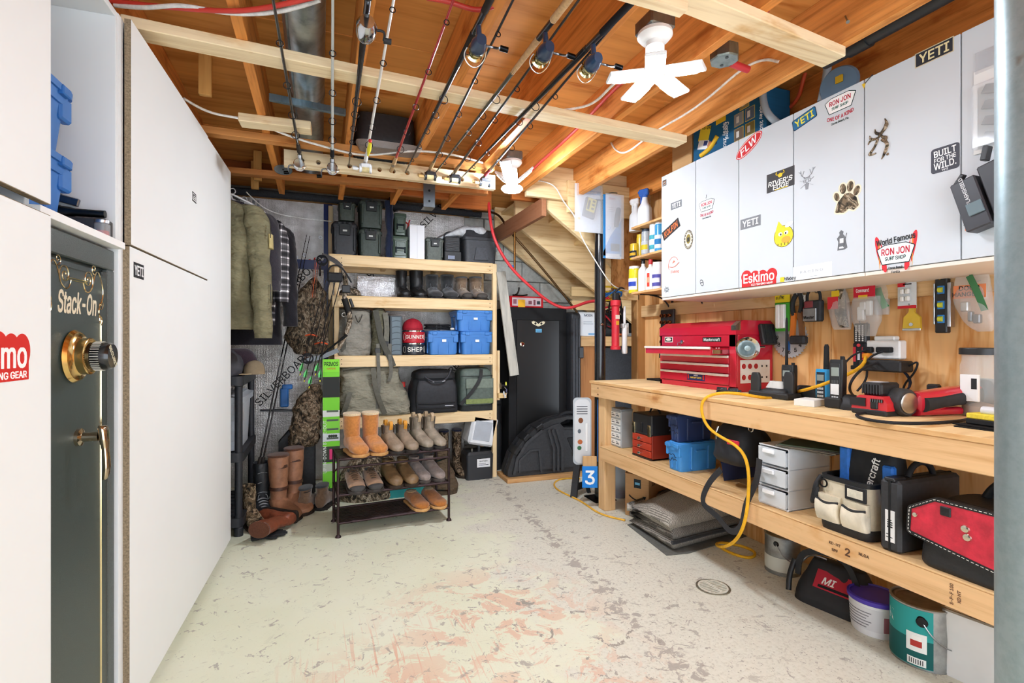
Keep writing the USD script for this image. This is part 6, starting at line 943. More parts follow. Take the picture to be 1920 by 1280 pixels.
for k in range(4): t.P('vent', G('#0d0e0f').b(.315 + k * .02, -.048, .055, .326 + k * .02, -.043, .10, .001), 'rubber')
# clear jar
t, w = TB('plastic_jar', 'large clear jar with a black lid standing at the back of the bench', 'jar', 1785, 1860, 2.30); r = min(w / 2, .10); h = .235
t.P('jar', G('#e6ece8').la([(0, .002), (r * .95, .002), (r, .02), (r, h * .82), (r * .92, h * .9), (r * .92, h)], (0, r, 0), n=40), 'clear_plastic'); t.P('lid', G('#1d1f21').la([(0, h), (r * 1.04, h), (r * 1.04, h + .022), (r, h + .026), (0, h + .026)], (0, r, 0), n=40), 'plastic'); t.P('label', G('#eceeec').b(-r * .55, -.004, h * .25, r * .35, .012, h * .68, .001).c('#2b2d2e').b(r * .02, -.0048, h * .45, r * .3, -.003, h * .62, 0), 'paper'); t.P('contents', G('#a98d74').la([(0, .006), (r * .9, .006), (r * .9, .04), (0, .055)], (0, r, 0), n=24), 'matte')
p = W(1850, 806, z=BZ); t = T('sanding_block', 'yellow and black sanding block on a stack of black sheets at the bench front', 'sanding block', (p[0] + .02, p[1] + .02, BZ + .010), -95); t.P('block', G('#1f2021').b(-.05, 0, 0, .07, .07, .018, .003), 'rubber'); t.P('pad', G('#e8d24a').b(-.05, .002, .018, .07, .068, .036, .003), 'foam'); t.P('handle', G('#d9dce0').cy((-.02, .035, .046), (.07, .035, .046), .014), 'plastic')
O('sandpaper', 'black sandpaper sheets stacked at the front edge of the bench', 'sandpaper', G('#1c1c1d').at((0, 0, 0), rz=8).b(-.07, -.03, 0, .13, .10, .004).at((0, 0, 0), rz=-4).b(-.085, -.02, .004, .12, .10, .0085), 'matte', (p[0] + .01, p[1] + .01, BZ), -95)
# outlet with plugs
yo = W(1668, 660, x=XW)[1]; t = T('wall_outlet', 'white wall tap with black plugs and adapter on the plywood wall', 'outlet', (XW - .001, yo, 1.12), -90)
t.P('box', G('#ececea').b(-.075, -.05, 0, .075, 0, .085, .006).b(-.045, -.04, .085, .045, 0, .105, .006), 'plastic'); t.P('plug', G('#1b1c1e').b(-.075, -.075, .028, -.035, -.05, .055, .004), 'rubber'); t.P('plug', G('#1b1c1e').b(-.015, -.075, .03, .05, -.05, .055, .004), 'rubber'); t.P('plug', G('#e8902a').b(-.075, -.08, .0, -.04, -.05, .026, .005), 'rubber', 'orange cord plug')
ad = t.P('adapter', G('#1a1b1d').b(-.06, -.12, -.055, .12, -.03, -.005, .006), 'rough_plastic', 'black power adapter'); t.P('adapter_cord', G('#17181a').tu([(.115, -.06, -.03), (.15, -.06, -.01), (.14, -.06, -.05), (.10, -.05, -.10), (.085, -.05, -.16), (.10, -.06, -.20)], .004, 6, 30), 'rubber', sub=ad)
t.P('cord', G('#1b1c1e').tu([(-.055, -.075, .04), (-.09, -.10, .02), (-.14, -.16, -.10), (-.15, -.22, -.19)], .005, 6, 24), 'rubber'); t.P('cord', G('#1b1c1e').tu([(.02, -.075, .035), (-.02, -.11, .0), (-.03, -.11, -.08), (-.06, -.13, -.15)], .005, 6, 24), 'rubber')
t.P('cord_bundle', G('#1a2436').tu([(.105 + .012 * math.cos(k * .9), -.05 - .006 * math.sin(k * .7), -.10 + .045 * math.sin(k * .45)) for k in range(40)], .003, 6), 'rubber')
t, w = TB('small_charger', 'small black battery charger standing at the back of the bench under the outlet', 'charger', 1738, 1754, 2.34); t.P('body', G('#1d1f22').b(-.02, 0, .01, .02, .035, .11, .006), 'plastic'); t.P('base', G('#232527').b(-.05, -.02, 0, .05, .06, .014, .005), 'plastic')
# yellow extension cord
O('extension_cord', 'yellow extension cord running from the outlet over the bench edge to the floor', 'extension cord', G('#e6ac24').tu([(XW - .07, yo + .06, 1.13), W(1610, 690, x=2.25), W(1555, 716, x=2.1), W(1480, 738, z=BZ + .008), W(1430, 745, z=BZ + .008), (BX + .0, 2.02, BZ + .009), (BX - .022, 2.03, BZ - .006), (BX - .026, 2.03, .80), W(1393, 850, x=BX - .03), W(1403, 930, x=BX - .03), W(1394, 985, x=BX - .04), W(1384, 1022, z=.008), W(1398, 1026, z=.008), W(1415, 1036, z=.008), W(1404, 1045, z=.008), W(1375, 1038, z=.008), W(1348, 1024, z=.008)], .0075, 10, 170), 'rubber')
O('extension_cord', 'yellow cord curving over the open floor from the gray bundle to the bow case', 'extension cord', G('#e6b040').tu([W(1172, 975, z=.007), W(1130, 964, z=.007), W(1095, 943, z=.007), W(1070, 930, z=.007), W(1044, 916, z=.007), W(1040, 905, z=.007), W(1052, 898, z=.007), W(1088, 897, z=.007)], .0065, 10, 80), 'rubber')

# ================================================================ hanging on the plywood above the bench
def TW(name, label, cat, u0, v0, u1, v1, x=XW - .05, group=None):
    a, z0, b, z1 = Rx(u0, v0, u1, v1, x); return T(name, label, cat, (x, (a + b) / 2, z0), -90, group), abs(a - b), z1 - z0
def hook(t, z, y=0.05, x=0): t.P('hook', G('#8d9094').tu([(x, y - .0, z + .004), (x, -.012, z), (x, -.016, z + .012)], .0025, 6, 8), 'metal')
t, w, h = TW('battery_pack', 'green and yellow carded pack of two white batteries hanging above the bench', 'package', 1453, 551, 1481, 621); t.P('card', G('#4aa83a').b(-w / 2, 0, 0, w / 2, .003, h * .78, .001).c('#e8d42a').b(-w / 2, 0, h * .76, w / 2, .003, h, .001).c('#1c1c1c').tx('ELITE', .014, (-w * .15, -.0005, h * .9)), 'card'); t.P('battery', G('#eef0f2').b(-w * .32, -.022, h * .08, -w * .02, 0, h * .72, .006), 'plastic'); t.P('battery', G('#eef0f2').b(.0, -.022, h * .08, w * .30, 0, h * .72, .006), 'plastic'); hook(t, h * .95)
y_, z_ = W(1480, 635, x=XW - .012)[1], W(1480, 633, x=XW)[2]; t = T('saw_blade', 'round circular saw blade clock with numbers hanging on the plywood behind the radio', 'saw blade clock', (XW - .012, y_, z_), -90); R_ = .115
pts = []
for k in range(36):
    a = k / 36 * 2 * math.pi; pts += [(R_ * math.cos(a), R_ * math.sin(a)), ((R_ - .010) * math.cos(a + .03), (R_ - .010) * math.sin(a + .03)), ((R_ - .004) * math.cos(a + .12), (R_ - .004) * math.sin(a + .12))]
t.P('blade', G('#b9bcbe').pr(Polygon(pts).buffer(0), 'xz', 0, .003), 'paint')
for n in (2, 3, 4, 5, 6, 7, 8, 9): a = math.radians(90 - 30 * n); t.P('numeral', G('#1c1d1f').tx(str(n), .022, (.078 * math.cos(a), -.0005, .078 * math.sin(a))), 'card')
t.P('arbor', G('#8d9194').la([(0, 0), (.02, 0), (.02, .004), (0, .004)], (0, 0, 0), (0, -1, 0), 20), 'dull_metal'); t.P('hand', G('#2a6fc0').b(-.006, -.003, -.07, .006, -.001, .0, 0), 'plastic')
t, w, h = TW('spring_clamp', 'orange and brown handled clamp hanging before the saw blade clock', 'clamp', 1483, 549, 1512, 642, XW - .06); t.P('jaw', G('#2b2d30').tu([(-w * .3, 0, h * .55), (-w * .35, 0, h * .85), (0, 0, h), (w * .2, 0, h * .85), (w * .1, 0, h * .6)], .012, 8, 24), 'rubber'); t.P('handle', G('#d5792a').st([(-w * .3, 0, h * .6), (-w * .36, 0, h * .3), (-w * .4, 0, .02)], .026, .014, 12, up=(0, 1, 0)), 'plastic'); t.P('handle', G('#7a5230').st([(w * .1, 0, h * .62), (w * .2, 0, h * .3), (w * .26, 0, .0)], .026, .014, 12, up=(0, 1, 0)), 'plastic'); t.P('tip', G('#303236').b(-w * .5, -.02, -.01, w * .5, .02, h * .14, .01), 'rubber'); hook(t, h * .97, .06)
t, w, h = TW('marker_pens', 'red and white pen hanging between the clamp and the lock box', 'pen', 1505, 553, 1512, 590); t.P('barrel', G('#c22a38').cy((0, 0, 0), (0, 0, h * .5), .009), 'plastic'); t.P('cap', G('#e8e8ea').cy((0, 0, h * .5), (0, 0, h), .010), 'plastic'); hook(t, h * .95)
t, w, h = TW('key_lock_box', 'silver and black combination key lock box with a shackle', 'lock box', 1514, 563, 1547, 603); t.P('body', G('#303338').b(-w * .5, -.035, 0, w * .5, .0, h, .008), 'rubber'); t.P('face', G('#c3c7ca').b(-w * .46, -.04, .004, w * .3, -.034, h * .62, .003).c('#1d1e20').tx('Master', .014, (-w * .1, -.0402, h * .2), w=w * .6), 'metal'); t.P('wheels', G('#7d3038').b(-w * .36, -.04, h * .66, w * .1, -.034, h * .96, .003), 'plastic'); t.P('shackle', G('#232528').tu([(-w * .36, -.018, h * .95), (-w * .36, -.018, h * 1.25), (-w * .2, -.018, h * 1.48), (w * .2, -.018, h * 1.48), (w * .36, -.018, h * 1.25), (w * .36, -.018, h * .95)], .007, 8, 30), 'rubber'); hook(t, h * 1.44, .05)
t, w, h = TW('bagged_strap', 'clear bag with a camouflage strap and red tag', 'package', 1556, 541, 1596, 614, XW - .055); t.P('strap', G('#ffffff').so([(.0, w * .2, 0, .02, .012, 3), (h * .5, .0, 0, .026, .016, 3), (h, -.0, 0, .02, .012, 3)], 20, 12, (.004, 30, 2)), 'camo'); t.P('tag', G('#c8303a').b(-w * .5, -.018, h * .48, -.0, -.015, h * .8, .001).c('#e2c22c').b(-w * .3, -.0185, h * .8, w * .05, -.015, h * .95, 0), 'card'); t.P('bag', G('#e8ecee').so([(-.01, .01, 0, w * .4, .008, 3), (h * .4, 0, 0, w * .5, .022, 3), (h, -.01, 0, w * .3, .006, 3)], 24, 12, (.006, 22, 4)), 'clear_plastic'); hook(t, h * .97, .055)
t, w, h = TW('hook_bag', 'clear bag of white adhesive hooks with a red header card', 'package', 1598, 530, 1652, 618, XW - .06); t.P('header', G('#c52438').b(-w * .40, -.012, h * .68, w * .35, -.008, h * .98, .001).c('#f0f0ee').tx('Command', .016, (-.01, -.0125, h * .84), w=w * .45).c('#e4c030').b(-w * .22, -.0128, h * .66, w * .1, -.008, h * .74, 0), 'card'); t.P('hooks', G('#e6e6e4').b(-w * .3, -.01, h * .2, -w * .05, .012, h * .5, .006).b(-.0, -.01, h * .3, w * .2, .012, h * .62, .006).b(-w * .2, -.012, h * .42, w * .02, .01, h * .6, .006), 'plastic', kind='stuff'); t.P('bag', G('#e4e8ea').so([(-.03, .01, 0, w * .25, .008, 3), (h * .3, 0, 0, w * .5, .028, 3), (h * .7, 0, 0, w * .44, .018, 3)], 24, 12, (.008, 18, 3)), 'clear_plastic'); hook(t, h * .95, .06)
t, w, h = TW('garden_gloves_bag', 'crumpled clear bag with a green strip beside the red header card', 'package', 1640, 525, 1668, 590, XW - .03); t.P('strip', G('#2f9a4a').st([(-w * .3, -.0, h * .95), (-w * .1, -.01, h * .6), (w * .3, -.005, h * .2)], .03, .004, 14, up=(0, 1, 0)), 'plastic'); t.P('bag', G('#e8ecec').so([(0, 0, 0, w * .45, .012, 3), (h * .5, 0, 0, w * .5, .016, 3), (h, 0, 0, w * .3, .006, 3)], 22, 10, (.006, 20, 6)), 'clear_plastic'); hook(t, h * .96, .03)
t, w, h = TW('work_light', 'black and red LED work light hanging under the bagged hooks', 'work light', 1602, 606, 1630, 688, XW - .04); t.P('body', G('#202225').b(-w * .45, -.02, 0, w * .45, .018, h * .56, .006), 'rubber'); t.P('side_grip', G('#c2303a').b(-w * .40, -.022, h * .12, -w * .2, -.016, h * .46, .003), 'rubber'); t.P('side_grip', G('#c2303a').b(w * .2, -.022, h * .12, w * .40, -.016, h * .46, .003), 'rubber'); t.P('light_head', G('#3a3d40').b(-w * .42, -.016, h * .56, w * .42, .016, h, .004), 'plastic'); t.P('foot', G('#1d1f21').b(-w * .55, -.024, -.012, w * .55, .02, .008, .003), 'rubber'); t.P('button', G('#d8404a').cy((0, -.02, h * .5), (0, -.024, h * .5), .008), 'rubber'); t.P('label', G('#c9ccd0').b(-.006, -.0215, h * .16, .006, -.0195, h * .36, 0), 'paper')
for r in range(8):
    for c_ in range(3): t.P('led', G('#f0f2f2').cy((-w * .22 + c_ * w * .22, -.016, h * (.61 + r * .047)), (-w * .22 + c_ * w * .22, -.018, h * (.61 + r * .047)), .004, n=8), 'gloss')
hook(t, h * 1.0, .04)
t, w, h = TW('adaptor_pack', 'grey and red blister card with white fittings', 'package', 1683, 524, 1718, 578); t.P('card', G('#d3d8dc').b(-w / 2, 0, 0, w / 2, .003, h, .001).c('#cc2c34').b(-w / 2, -.0006, 0, w / 2, .0, h * .1, 0).b(-w / 2, -.0006, h * .76, -w * .1, 0, h, 0).c('#22262a').b(-w * .2, -.0006, h * .82, w * .25, 0, h * .86, 0), 'card')
for k in range(4): t.P('fitting', G('#f0f0ee').b(-w * .26 + (k % 2) * w * .28, -.018, h * (.24 + .26 * (k // 2)), -w * .26 + (k % 2) * w * .28 + w * .2, 0, h * (.42 + .26 * (k // 2)), .004), 'plastic')
hook(t, h * .9)
t, w, h = TW('scraper', 'yellow plastic scraper hanging under the grey and red blister card', 'scraper', 1692, 572, 1726, 617, XW - .035); t.P('blade', G('#e0bc3c').pr(Polygon([(-w * .5, 0), (w * .5, 0), (w * .46, h * .5), (w * .16, h * .7), (w * .12, h), (-w * .12, h), (-w * .16, h * .7), (-w * .44, h * .5)]), 'xz', 0, .012), 'plastic'); t.P('edge', G('#d8d8d4').b(-w * .5, -.002, -.006, w * .5, .004, .004, .001), 'metal'); t.P('bolt', G('#b9bcc0').cy((0, 0, h * .2), (0, -.004, h * .2), .008), 'chrome'); hook(t, h * .95, .035)
t, w, h = TW('spirit_level', 'black torpedo level with blue-framed yellow vials hanging vertically', 'spirit level', 1753, 515, 1786, 624, XW - .05); t.P('body', G('#1f2123').b(-w * .42, -.012, 0, w * .28, .018, h, .004), 'plastic'); t.P('rail', G('#b9bdc2').b(w * .28, -.012, h * .1, w * .48, .02, h * .86, .002), 'metal'); t.P('rail', G('#b9bdc2').b(-w * .5, -.013, h * .15, -w * .40, .018, h * .86, .002), 'metal')
for q in (.74, .48, .24): f_ = t.P('vial_frame', G('#2c86d6').b(-w * .24, -.015, h * (q - .07), w * .16, -.01, h * (q + .07), .003), 'plastic'); t.P('vial', G('#d2d83a').cy((-w * .16, -.015, h * q), (w * .08, -.015, h * q), .011), 'gloss', sub=f_)
t.P('rivet', G('#c9b47a').cy((-w * .1, -.012, h * .94), (-w * .1, -.015, h * .94), .006), 'brass'); hook(t, h * .97, .05)
t, w, h = TW('door_hanger_bag', 'clear bag of metal hardware with orange printing near the gray column', 'package', 1790, 517, 1858, 612, XW - .09); t.P('print', G('#e0875a').b(-w * .45, -.02, h * .56, w * .45, -.018, h * .82, .001).c('#22262a').tx('DOOR', .017, (.0, -.0203, h * .76)).tx('HANGER', .016, (-.01, -.0203, h * .64)), 'card'); t.P('hardware', G('#8d9094').b(-w * .1, -.01, h * .1, w * .02, .012, h * .3, .004).b(w * .05, -.012, h * .06, w * .25, .01, h * .24, .004).c('#dcdcd8').b(-w * .3, -.012, h * .3, -w * .08, .01, h * .5, .004), 'dull_metal', kind='stuff'); t.P('zip_strip', G('#3c7a4e').st([(w * .0, -.02, h), (w * .22, -.026, h * .7), (w * .42, -.02, h * .3)], .022, .003, 14, up=(0, 1, 0)), 'plastic', 'green strip'); t.P('bag', G('#e6eaec').so([(-.02, .04, 0, w * .2, .01, 3), (h * .2, .02, 0, w * .46, .03, 3), (h * .6, 0, 0, w * .5, .026, 3), (h, 0, 0, w * .46, .008, 3)], 26, 14, (.008, 16, 8)), 'clear_plastic'); hook(t, h * .97, .09)
# ================================================================ lower shelf of the bench and the floor beneath it
def TS(name, label, cat, ua, ub, x, d, z=BS, rz=-90, group=None):
    """A thing whose front lies on x and whose front and near side together span the columns ua..ub."""
    y0, y1 = W(ua, 640, x=x)[1], W(ub, 640, x=x + d)[1]; return T(name, label, cat, (x, (y0 + y1) / 2, z), rz, group), y0 - y1
def ht(u, v, x, z=BS): return W(u, v, x=x)[2] - z
t, w = TS('parts_organizer', 'grey small-parts organizer with printed labels at the far end of the bench shelf', 'organizer', 1145, 1187, 1.93, .10); h = ht(1160, 770, 1.93)
t.P('body', G('#aeb3b6').b(-w / 2, .003, 0, w / 2, .10, h, .004), 'plastic'); t.P('lid', G('#8f979e').b(-w / 2, .003, h, w / 2, .10, h + .012, .004), 'plastic')
for r in range(5):
    for c in range(2): t.P('label', G('#e6e6e2').b(-w * .44 + c * w * .46, -.001, h * (.05 + .19 * r), -w * .02 + c * w * .46, .003, h * (.19 + .19 * r), .0005).c('#55585c').b(-w * .38 + c * w * .46, -.0016, h * (.09 + .19 * r), -w * .1 + c * w * .46, -.0008, h * (.115 + .19 * r), 0).b(-w * .38 + c * w * .46, -.0016, h * (.14 + .19 * r), -w * .2 + c * w * .46, -.0008, h * (.155 + .19 * r), 0), 'paper')
t, w = TS('tackle_chest', 'black and red metal toolbox with three red drawers on the bench shelf', 'toolbox', 1186, 1262, 1.90, .16); h = ht(1215, 778, 1.90); w2 = w / 2
t.P('lid', G('#232326').b(-w2, 0, h * .56, w2, .20, h, .006).b(-w2, -.004, h * .54, w2, .2, h * .58, .003), 'paint'); t.P('body', G('#8a2c1e').b(-w2, .004, 0, w2, .20, h * .56, .003), 'paint'); t.P('base', G('#1c1c1d').b(-w2, -.004, -.0, w2, .2, .012, .002), 'paint')
for k in range(3):
    d = t.P('drawer', G('#b23a24').b(-w2 + .006, -.006, h * (.05 + .165 * k), w2 - .006, .006, h * (.20 + .165 * k), .003), 'paint'); t.P('knob', G('#d9dad6').la([(0, 0), (.005, 0), (.005, .01), (.011, .014), (.009, .022), (0, .024)], (0, -.006, h * (.125 + .165 * k)), (0, -1, 0), 14), 'chrome', sub=d)
for s in (-1, 1): t.P('latch', G('#cfc6a8').b(s * w2 * .8 - .014, -.007, h * .52, s * w2 * .8 + .014, .0, h * .78, .003).cy((s * w2 * .8, -.007, h * .72), (s * w2 * .8, -.010, h * .72), .012), 'brass')
t.P('hasp', G('#17171a').b(-.008, -.006, h * .60, .008, 0, h * .80, .002), 'paint'); t.P('handle', G('#2a2a2c').tu([(-.05, .1, h), (-.04, .1, h + .02), (.04, .1, h + .02), (.05, .1, h)], .006, 8, 14), 'rubber')
def scrawl(g, x, y, z, s):
    random.seed(s)
    for r in range(2): g.tu([(x + .012 * k, y, z - .03 * r + random.uniform(-.010, .012)) for k in range(7)], .0018, 5, 30)
    return g
def ltote(label, ua, ub, x, d, z, vt, um, col, seed):
    y0, y1 = W(ua, 640, x=x)[1], W(ub, 640, x=x + d)[1]; h = (ht(um, vt, x, z)) / .96
    return tote('storage_bin', label, (x, (y0 + y1) / 2, z), -90, y0 - y1, d, h, col, scrawl(G('#141a2c'), -(y0 - y1) * .28, .008 * 0 - .0 + d * .012, h * .55, seed), lab=False), h
_, h1 = ltote('light blue tote with handwriting on the bench shelf, under the navy tote', 1246, 1352, 1.87, .30, BS, 838, 1290, '#3f8fd6', 3)
ltote('navy blue tote with handwriting stacked on the light blue tote', 1251, 1340, 1.885, .28, BS + h1 * .96, 784, 1290, '#2b3c66', 5)
t, w = TS('dark_tub', 'dark navy tub under the black duffel on the bench shelf', 'storage bin', 1352, 1432, 1.97, .30); t.P('tub', G('#2c3a62').so([(0, 0, .15, w * .44, .13, 8), (.105, 0, .15, w * .48, .15, 8)], 36, 3, p=8), 'plastic'); t.P('rim', G('#26335a').so([(.095, 0, .15, w * .49, .152, 9), (.112, 0, .15, w * .49, .152, 9)], 36, 2, p=9), 'plastic')
t, w = TS('gym_bag', 'black soft bag with a red band and a steel zip pull on the bench shelf', 'bag', 1325, 1450, 1.88, .22, BS + .118); h = .20
t.P('body', G('#25262a').so([(0, 0, .13, w * .42, .09, 3), (h * .25, 0, .13, w * .49, .13, 3), (h * .6, 0, .13, w * .48, .125, 3), (h * .95, 0, .13, w * .38, .07, 2.6), (h * 1.05, 0, .13, w * .25, .02, 2.4)], 56, 30, (.016, 11, 6)), 'nylon')
t.P('band', G('#d02a3c').b(w * .16, -.006, h * .56, w * .5, .004, h * .68, .003), 'nylon', 'red band'); t.P('zip', G('#cfd1d2').tu([(-w * .12, .0, h * .94), (-w * .13, -.012, h * .80)], .006, 8, 6).b(-w * .16, -.016, h * .62, -w * .11, -.010, h * .80, .003), 'chrome', 'steel zip pull'); t.P('ring', G('#d2d2ce').tu([(w * .56 + .014 * math.cos(a), .06, h * .98 + .014 * math.sin(a)) for a in np.linspace(0, 6.28, 16)], .003, 6), 'chrome')
Y_ = [W(u, v, x=1.838) for u, v in ((1352, 880), (1322, 920), (1318, 940), (1345, 968), (1372, 996), (1385, 992), (1398, 950), (1418, 900), (1424, 860))]
O('bag_strap', 'long black webbing strap of the soft bag hanging over the bench shelf edge', 'strap', G('#2b2c30').st(Y_, .030, .003, 60, up=(1, 0, 0)), 'nylon')
# clear three drawer unit
t, w = TS('drawer_unit', 'clear plastic three-drawer unit with white frame on the bench shelf', 'drawer unit', 1421, 1556, 1.875, .26); h = ht(1475, 842, 1.875); w2 = w / 2
for s in (-1, 1): t.P('side', G('#eef1f3').b(s * w2 - .004 * (s > 0), .01, 0, s * w2 + .004 * (s < 0), .26, h, .002), 'milky')
for k in range(4): t.P('frame', G('#f2f3f4').b(-w2, .006, h * (k / 3) - (.006 if k else 0), w2, .26, h * (k / 3) + (0 if k else .006), .002), 'plastic' if k in (0, 3) else 'milky')
for k in range(3):
    z0, z1 = h * k / 3 + .010, h * (k + 1) / 3 - .010; d = t.P('drawer', G('#eef2f4').b(-w2 + .006, -.004, z0, w2 - .006, 0, z1, .002).b(-w2 + .008, 0, z0, -w2 + .011, .24, z1 - .01, .001).b(w2 - .011, 0, z0, w2 - .008, .24, z1 - .01, .001).b(-w2 + .008, 0, z0, w2 - .008, .24, z0 + .003, .001), 'milky')
    t.P('drawer_pull', G('#f4f5f6').b(-w2 + .035, -.014, z1 - .024, w2 - .06, -.003, z1 - .006, .003), 'plastic', sub=d); t.P('contents', G(['#7d8794', '#8d8478', '#4f86b4'][k]).b(-w2 + .03, .04, z0 + .004, w2 - .03, .2, z0 + .035, .006), 'matte', sub=d)
t = T('shingle_samples', 'dark board offcuts lying on top of the clear drawer unit', 'offcuts', (1.90, W(1490, 640, x=1.9)[1] - .02, BS + h + .001), -80)
for k in range(4): t.P('board', G(['#6d675c', '#8a8273', '#5a5650', '#4d5a48'][k]).at((.012 * k, .0, .0), rz=5 * k).b(-.11, .0, .005 * k, .13, .18, .005 * k + .0045, .001), 'matte')
# canvas tool tote
t, w = TS('tool_tote', 'cream canvas tool tote with black trim, pockets and a label window on the bench shelf', 'tool bag', 1533, 1674, 1.865, .12); h = ht(1600, 905, 1.865); w2 = w / 2 * 1.0
t.P('body', G('#d8cdb4').so([(.0, 0, .12, w2 * .94, .115, 6), (.04, 0, .12, w2, .12, 6), (h * .7, 0, .12, w2 * .99, .12, 6), (h, 0, .12, w2 * .97, .118, 6), (h, 0, .12, w2 * .92, .11, 6), (h * .5, 0, .12, w2 * .9, .105, 6)], 60, 0, p=6), 'canvas'); t.P('base', G('#222326').so([(0, 0, .12, w2 * .96, .122, 6), (h * .2, 0, .12, w2 * 1.01, .125, 6)], 48, 6, (.006, 14, 2), p=6), 'leather')
t.P('rim', G('#1c1d1f').so([(h - .012, 0, .12, w2 * 1.0, .124, 6), (h + .004, 0, .12, w2 * 1.0, .124, 6), (h + .004, 0, .12, w2 * .91, .108, 6), (h - .012, 0, .12, w2 * .91, .108, 6)], 48, 0, p=6), 'nylon')
for s in (-.5, .5):
    pk = t.P('pocket', G('#e2d8c2').so([(h * .18, s * w2, -.002, w2 * .45, .018, 4), (h * .4, s * w2, -.006, w2 * .46, .030, 4), (h * .55, s * w2, -.004, w2 * .45, .022, 4)], 36, 14, (.006, 16, 3 + s)), 'canvas'); t.P('trim', G('#1c1d1f').tu([(s * w2 - w2 * .42, -.016, h * .56), (s * w2, -.028, h * .53), (s * w2 + w2 * .42, -.016, h * .56)], .005, 6, 16), 'nylon', sub=pk); t.P('pocket', G('#d8cdb4').so([(h * .45, s * w2, .0, w2 * .44, .012, 4), (h * .66, s * w2, .0, w2 * .44, .014, 4)], 30, 8, (.004, 16, 8)), 'canvas')
t.P('label_window', G('#1d1e20').b(w2 * .1, -.006, h * .68, w2 * .86, .002, h * .94, .003).c('#d9d2be').b(w2 * .2, -.0075, h * .735, w2 * .76, -.005, h * .885, .001), 'nylon'); t.P('strap', G('#17181a').tu([(-w2 * .98, .02, h * .95), (-w2 * 1.0, -.006, h * .8), (-w2 * 1.06, -.01, h * .62), (-w2 * 1.12, -.01, h * .45), (-w2 * 1.06, -.012, h * .5), (-w2 * .98, -.006, h * .75)], .010, 8, 30), 'nylon')
t.P('ring', G('#2a2b2d').tu([(-w2 * .7 + .015 * math.cos(a), -.008, h * .86 + .015 * math.sin(a)) for a in np.linspace(0, 6.28, 14)], .003, 6), 'metal')
wt_, tt = w, t
t = T('knee_pad', 'blue and black work vest with white lettering stuffed in the canvas tote', 'work gear', (1.975, W(1610, 640, x=1.93)[1] - .03, BS + h * .55), -90); t.P('body', G('#26282b').so([(0, 0, 0, .09, .05, 4), (.12, 0, 0, .10, .055, 4), (.22, .0, 0, .09, .04, 3)], 30, 14, (.008, 14, 4)), 'rubber'); t.P('panel', G('#2a6fc8').b(-.10, -.058, .02, -.06, -.03, .21, .008), 'nylon', 'blue panel'); t.P('panel', G('#2a6fc8').b(.06, -.058, .02, .10, -.03, .17, .008), 'nylon', 'blue panel'); t.P('lettering', G('#e8e8e6').at((0, -.0575, 0)).tx('tercraft', .026, (.028, 0, .13), ang=74), 'card')
# drill case
t, w = TS('drill_case', 'black hard drill case with a barcode sticker standing on the bench shelf', 'tool case', 1667, 1782, 1.86, .34); h = ht(1690, 905, 1.86); w2 = max(w / 2, .035)
t.P('shell', G('#2d2e31').b(-w2, 0, 0, w2, .34, h, .010), 'rough_plastic'); t.P('seam', G('#1a1b1c').b(-.004, -.002, .004, .004, .342, h + .001, .001), 'rubber'); t.P('latch', G('#232427').b(-w2 * .5, -.002, h - .004, w2 * .5, .06, h + .008, .003), 'plastic'); t.P('handle', G('#212225').tu([(0, .10, h), (0, .12, h + .03), (0, .22, h + .03), (0, .24, h)], .010, 8, 16), 'rubber')
t.P('sticker', G('#e6e6e4').b(-w2 * .4, -.0012, h * .14, w2 * .5, 0, h * .58, 0).c('#222426').b(-w2 * .2, -.0018, h * .34, w2 * .3, -.001, h * .36, 0).b(-w2 * .2, -.0018, h * .375, w2 * .3, -.001, h * .39, 0).b(-w2 * .2, -.0018, h * .405, w2 * .3, -.001, h * .42, 0).b(-w2 * .2, -.0018, h * .44, w2 * .2, -.001, h * .45, 0).b(-w2 * .3, -.0018, h * .2, w2 * .3, -.001, h * .21, 0).b(-w2 * .3, -.0018, h * .24, w2 * .1, -.001, h * .25, 0), 'paper')
# red and black tool bag
y0 = W(1713, 640, x=1.85)[1]; yn = .70; w = y0 - yn; t = T('tool_bag', 'black tool bag with a red leather flap and white stitching on the bench shelf', 'tool bag', (1.85, (y0 + yn) / 2, BS), -90); h = ht(1760, 940, 1.85); w2 = w / 2
t.P('body', G('#1e1f21').so([(0, 0, .15, w2 * .96, .14, 6), (.02, 0, .15, w2, .15, 6), (h * .6, 0, .15, w2 * .98, .15, 5), (h * .92, 0, .16, w2 * .82, .12, 4), (h, 0, .16, w2 * .7, .09, 3)], 48, 24, (.008, 10, 3)), 'leather')
fl = Polygon([(-w2 * .98, h * .50), (-w2 * .96, h * .80), (-w2 * .62, h * .99), (w2 * .5, h * .99), (w2 * .98, h * .78), (w2 * 1.0, h * .30), (.2 * w2, h * .32), (-w2 * .1, h * .36)]).buffer(.006)
f_ = t.P('flap', G('#c8283c').pr(fl, 'xz', -.016, .004), 'leather', 'red leather flap'); t.P('flap_binding', G('#1a1a1b').pr(fl.buffer(.010).difference(fl.buffer(-.002)), 'xz', -.018, .004), 'leather', sub=f_)
ring = np.array(fl.buffer(.004).exterior.coords); L = fl.buffer(.004).exterior.length; g = G('#e8e4da')
for k in range(int(L / .012)):
    a = fl.buffer(.004).exterior.interpolate(k * .012); b = fl.buffer(.004).exterior.interpolate(k * .012 + .007); g.bar((a.x, -.0185, a.y), (b.x, -.0185, b.y), .002, .0015, 0)
t.P('stitching', g, 'nylon', 'white stitching', kind='stuff', sub=f_)
for x, z in ((-.04, .74), (-.035, .63)): t.P('rivet', G('#d9d2c4').la([(0, 0), (.012, 0), (.010, .004), (0, .005)], (x * 1.0, -.016, h * z), (0, -1, 0), 16), 'chrome', sub=f_)
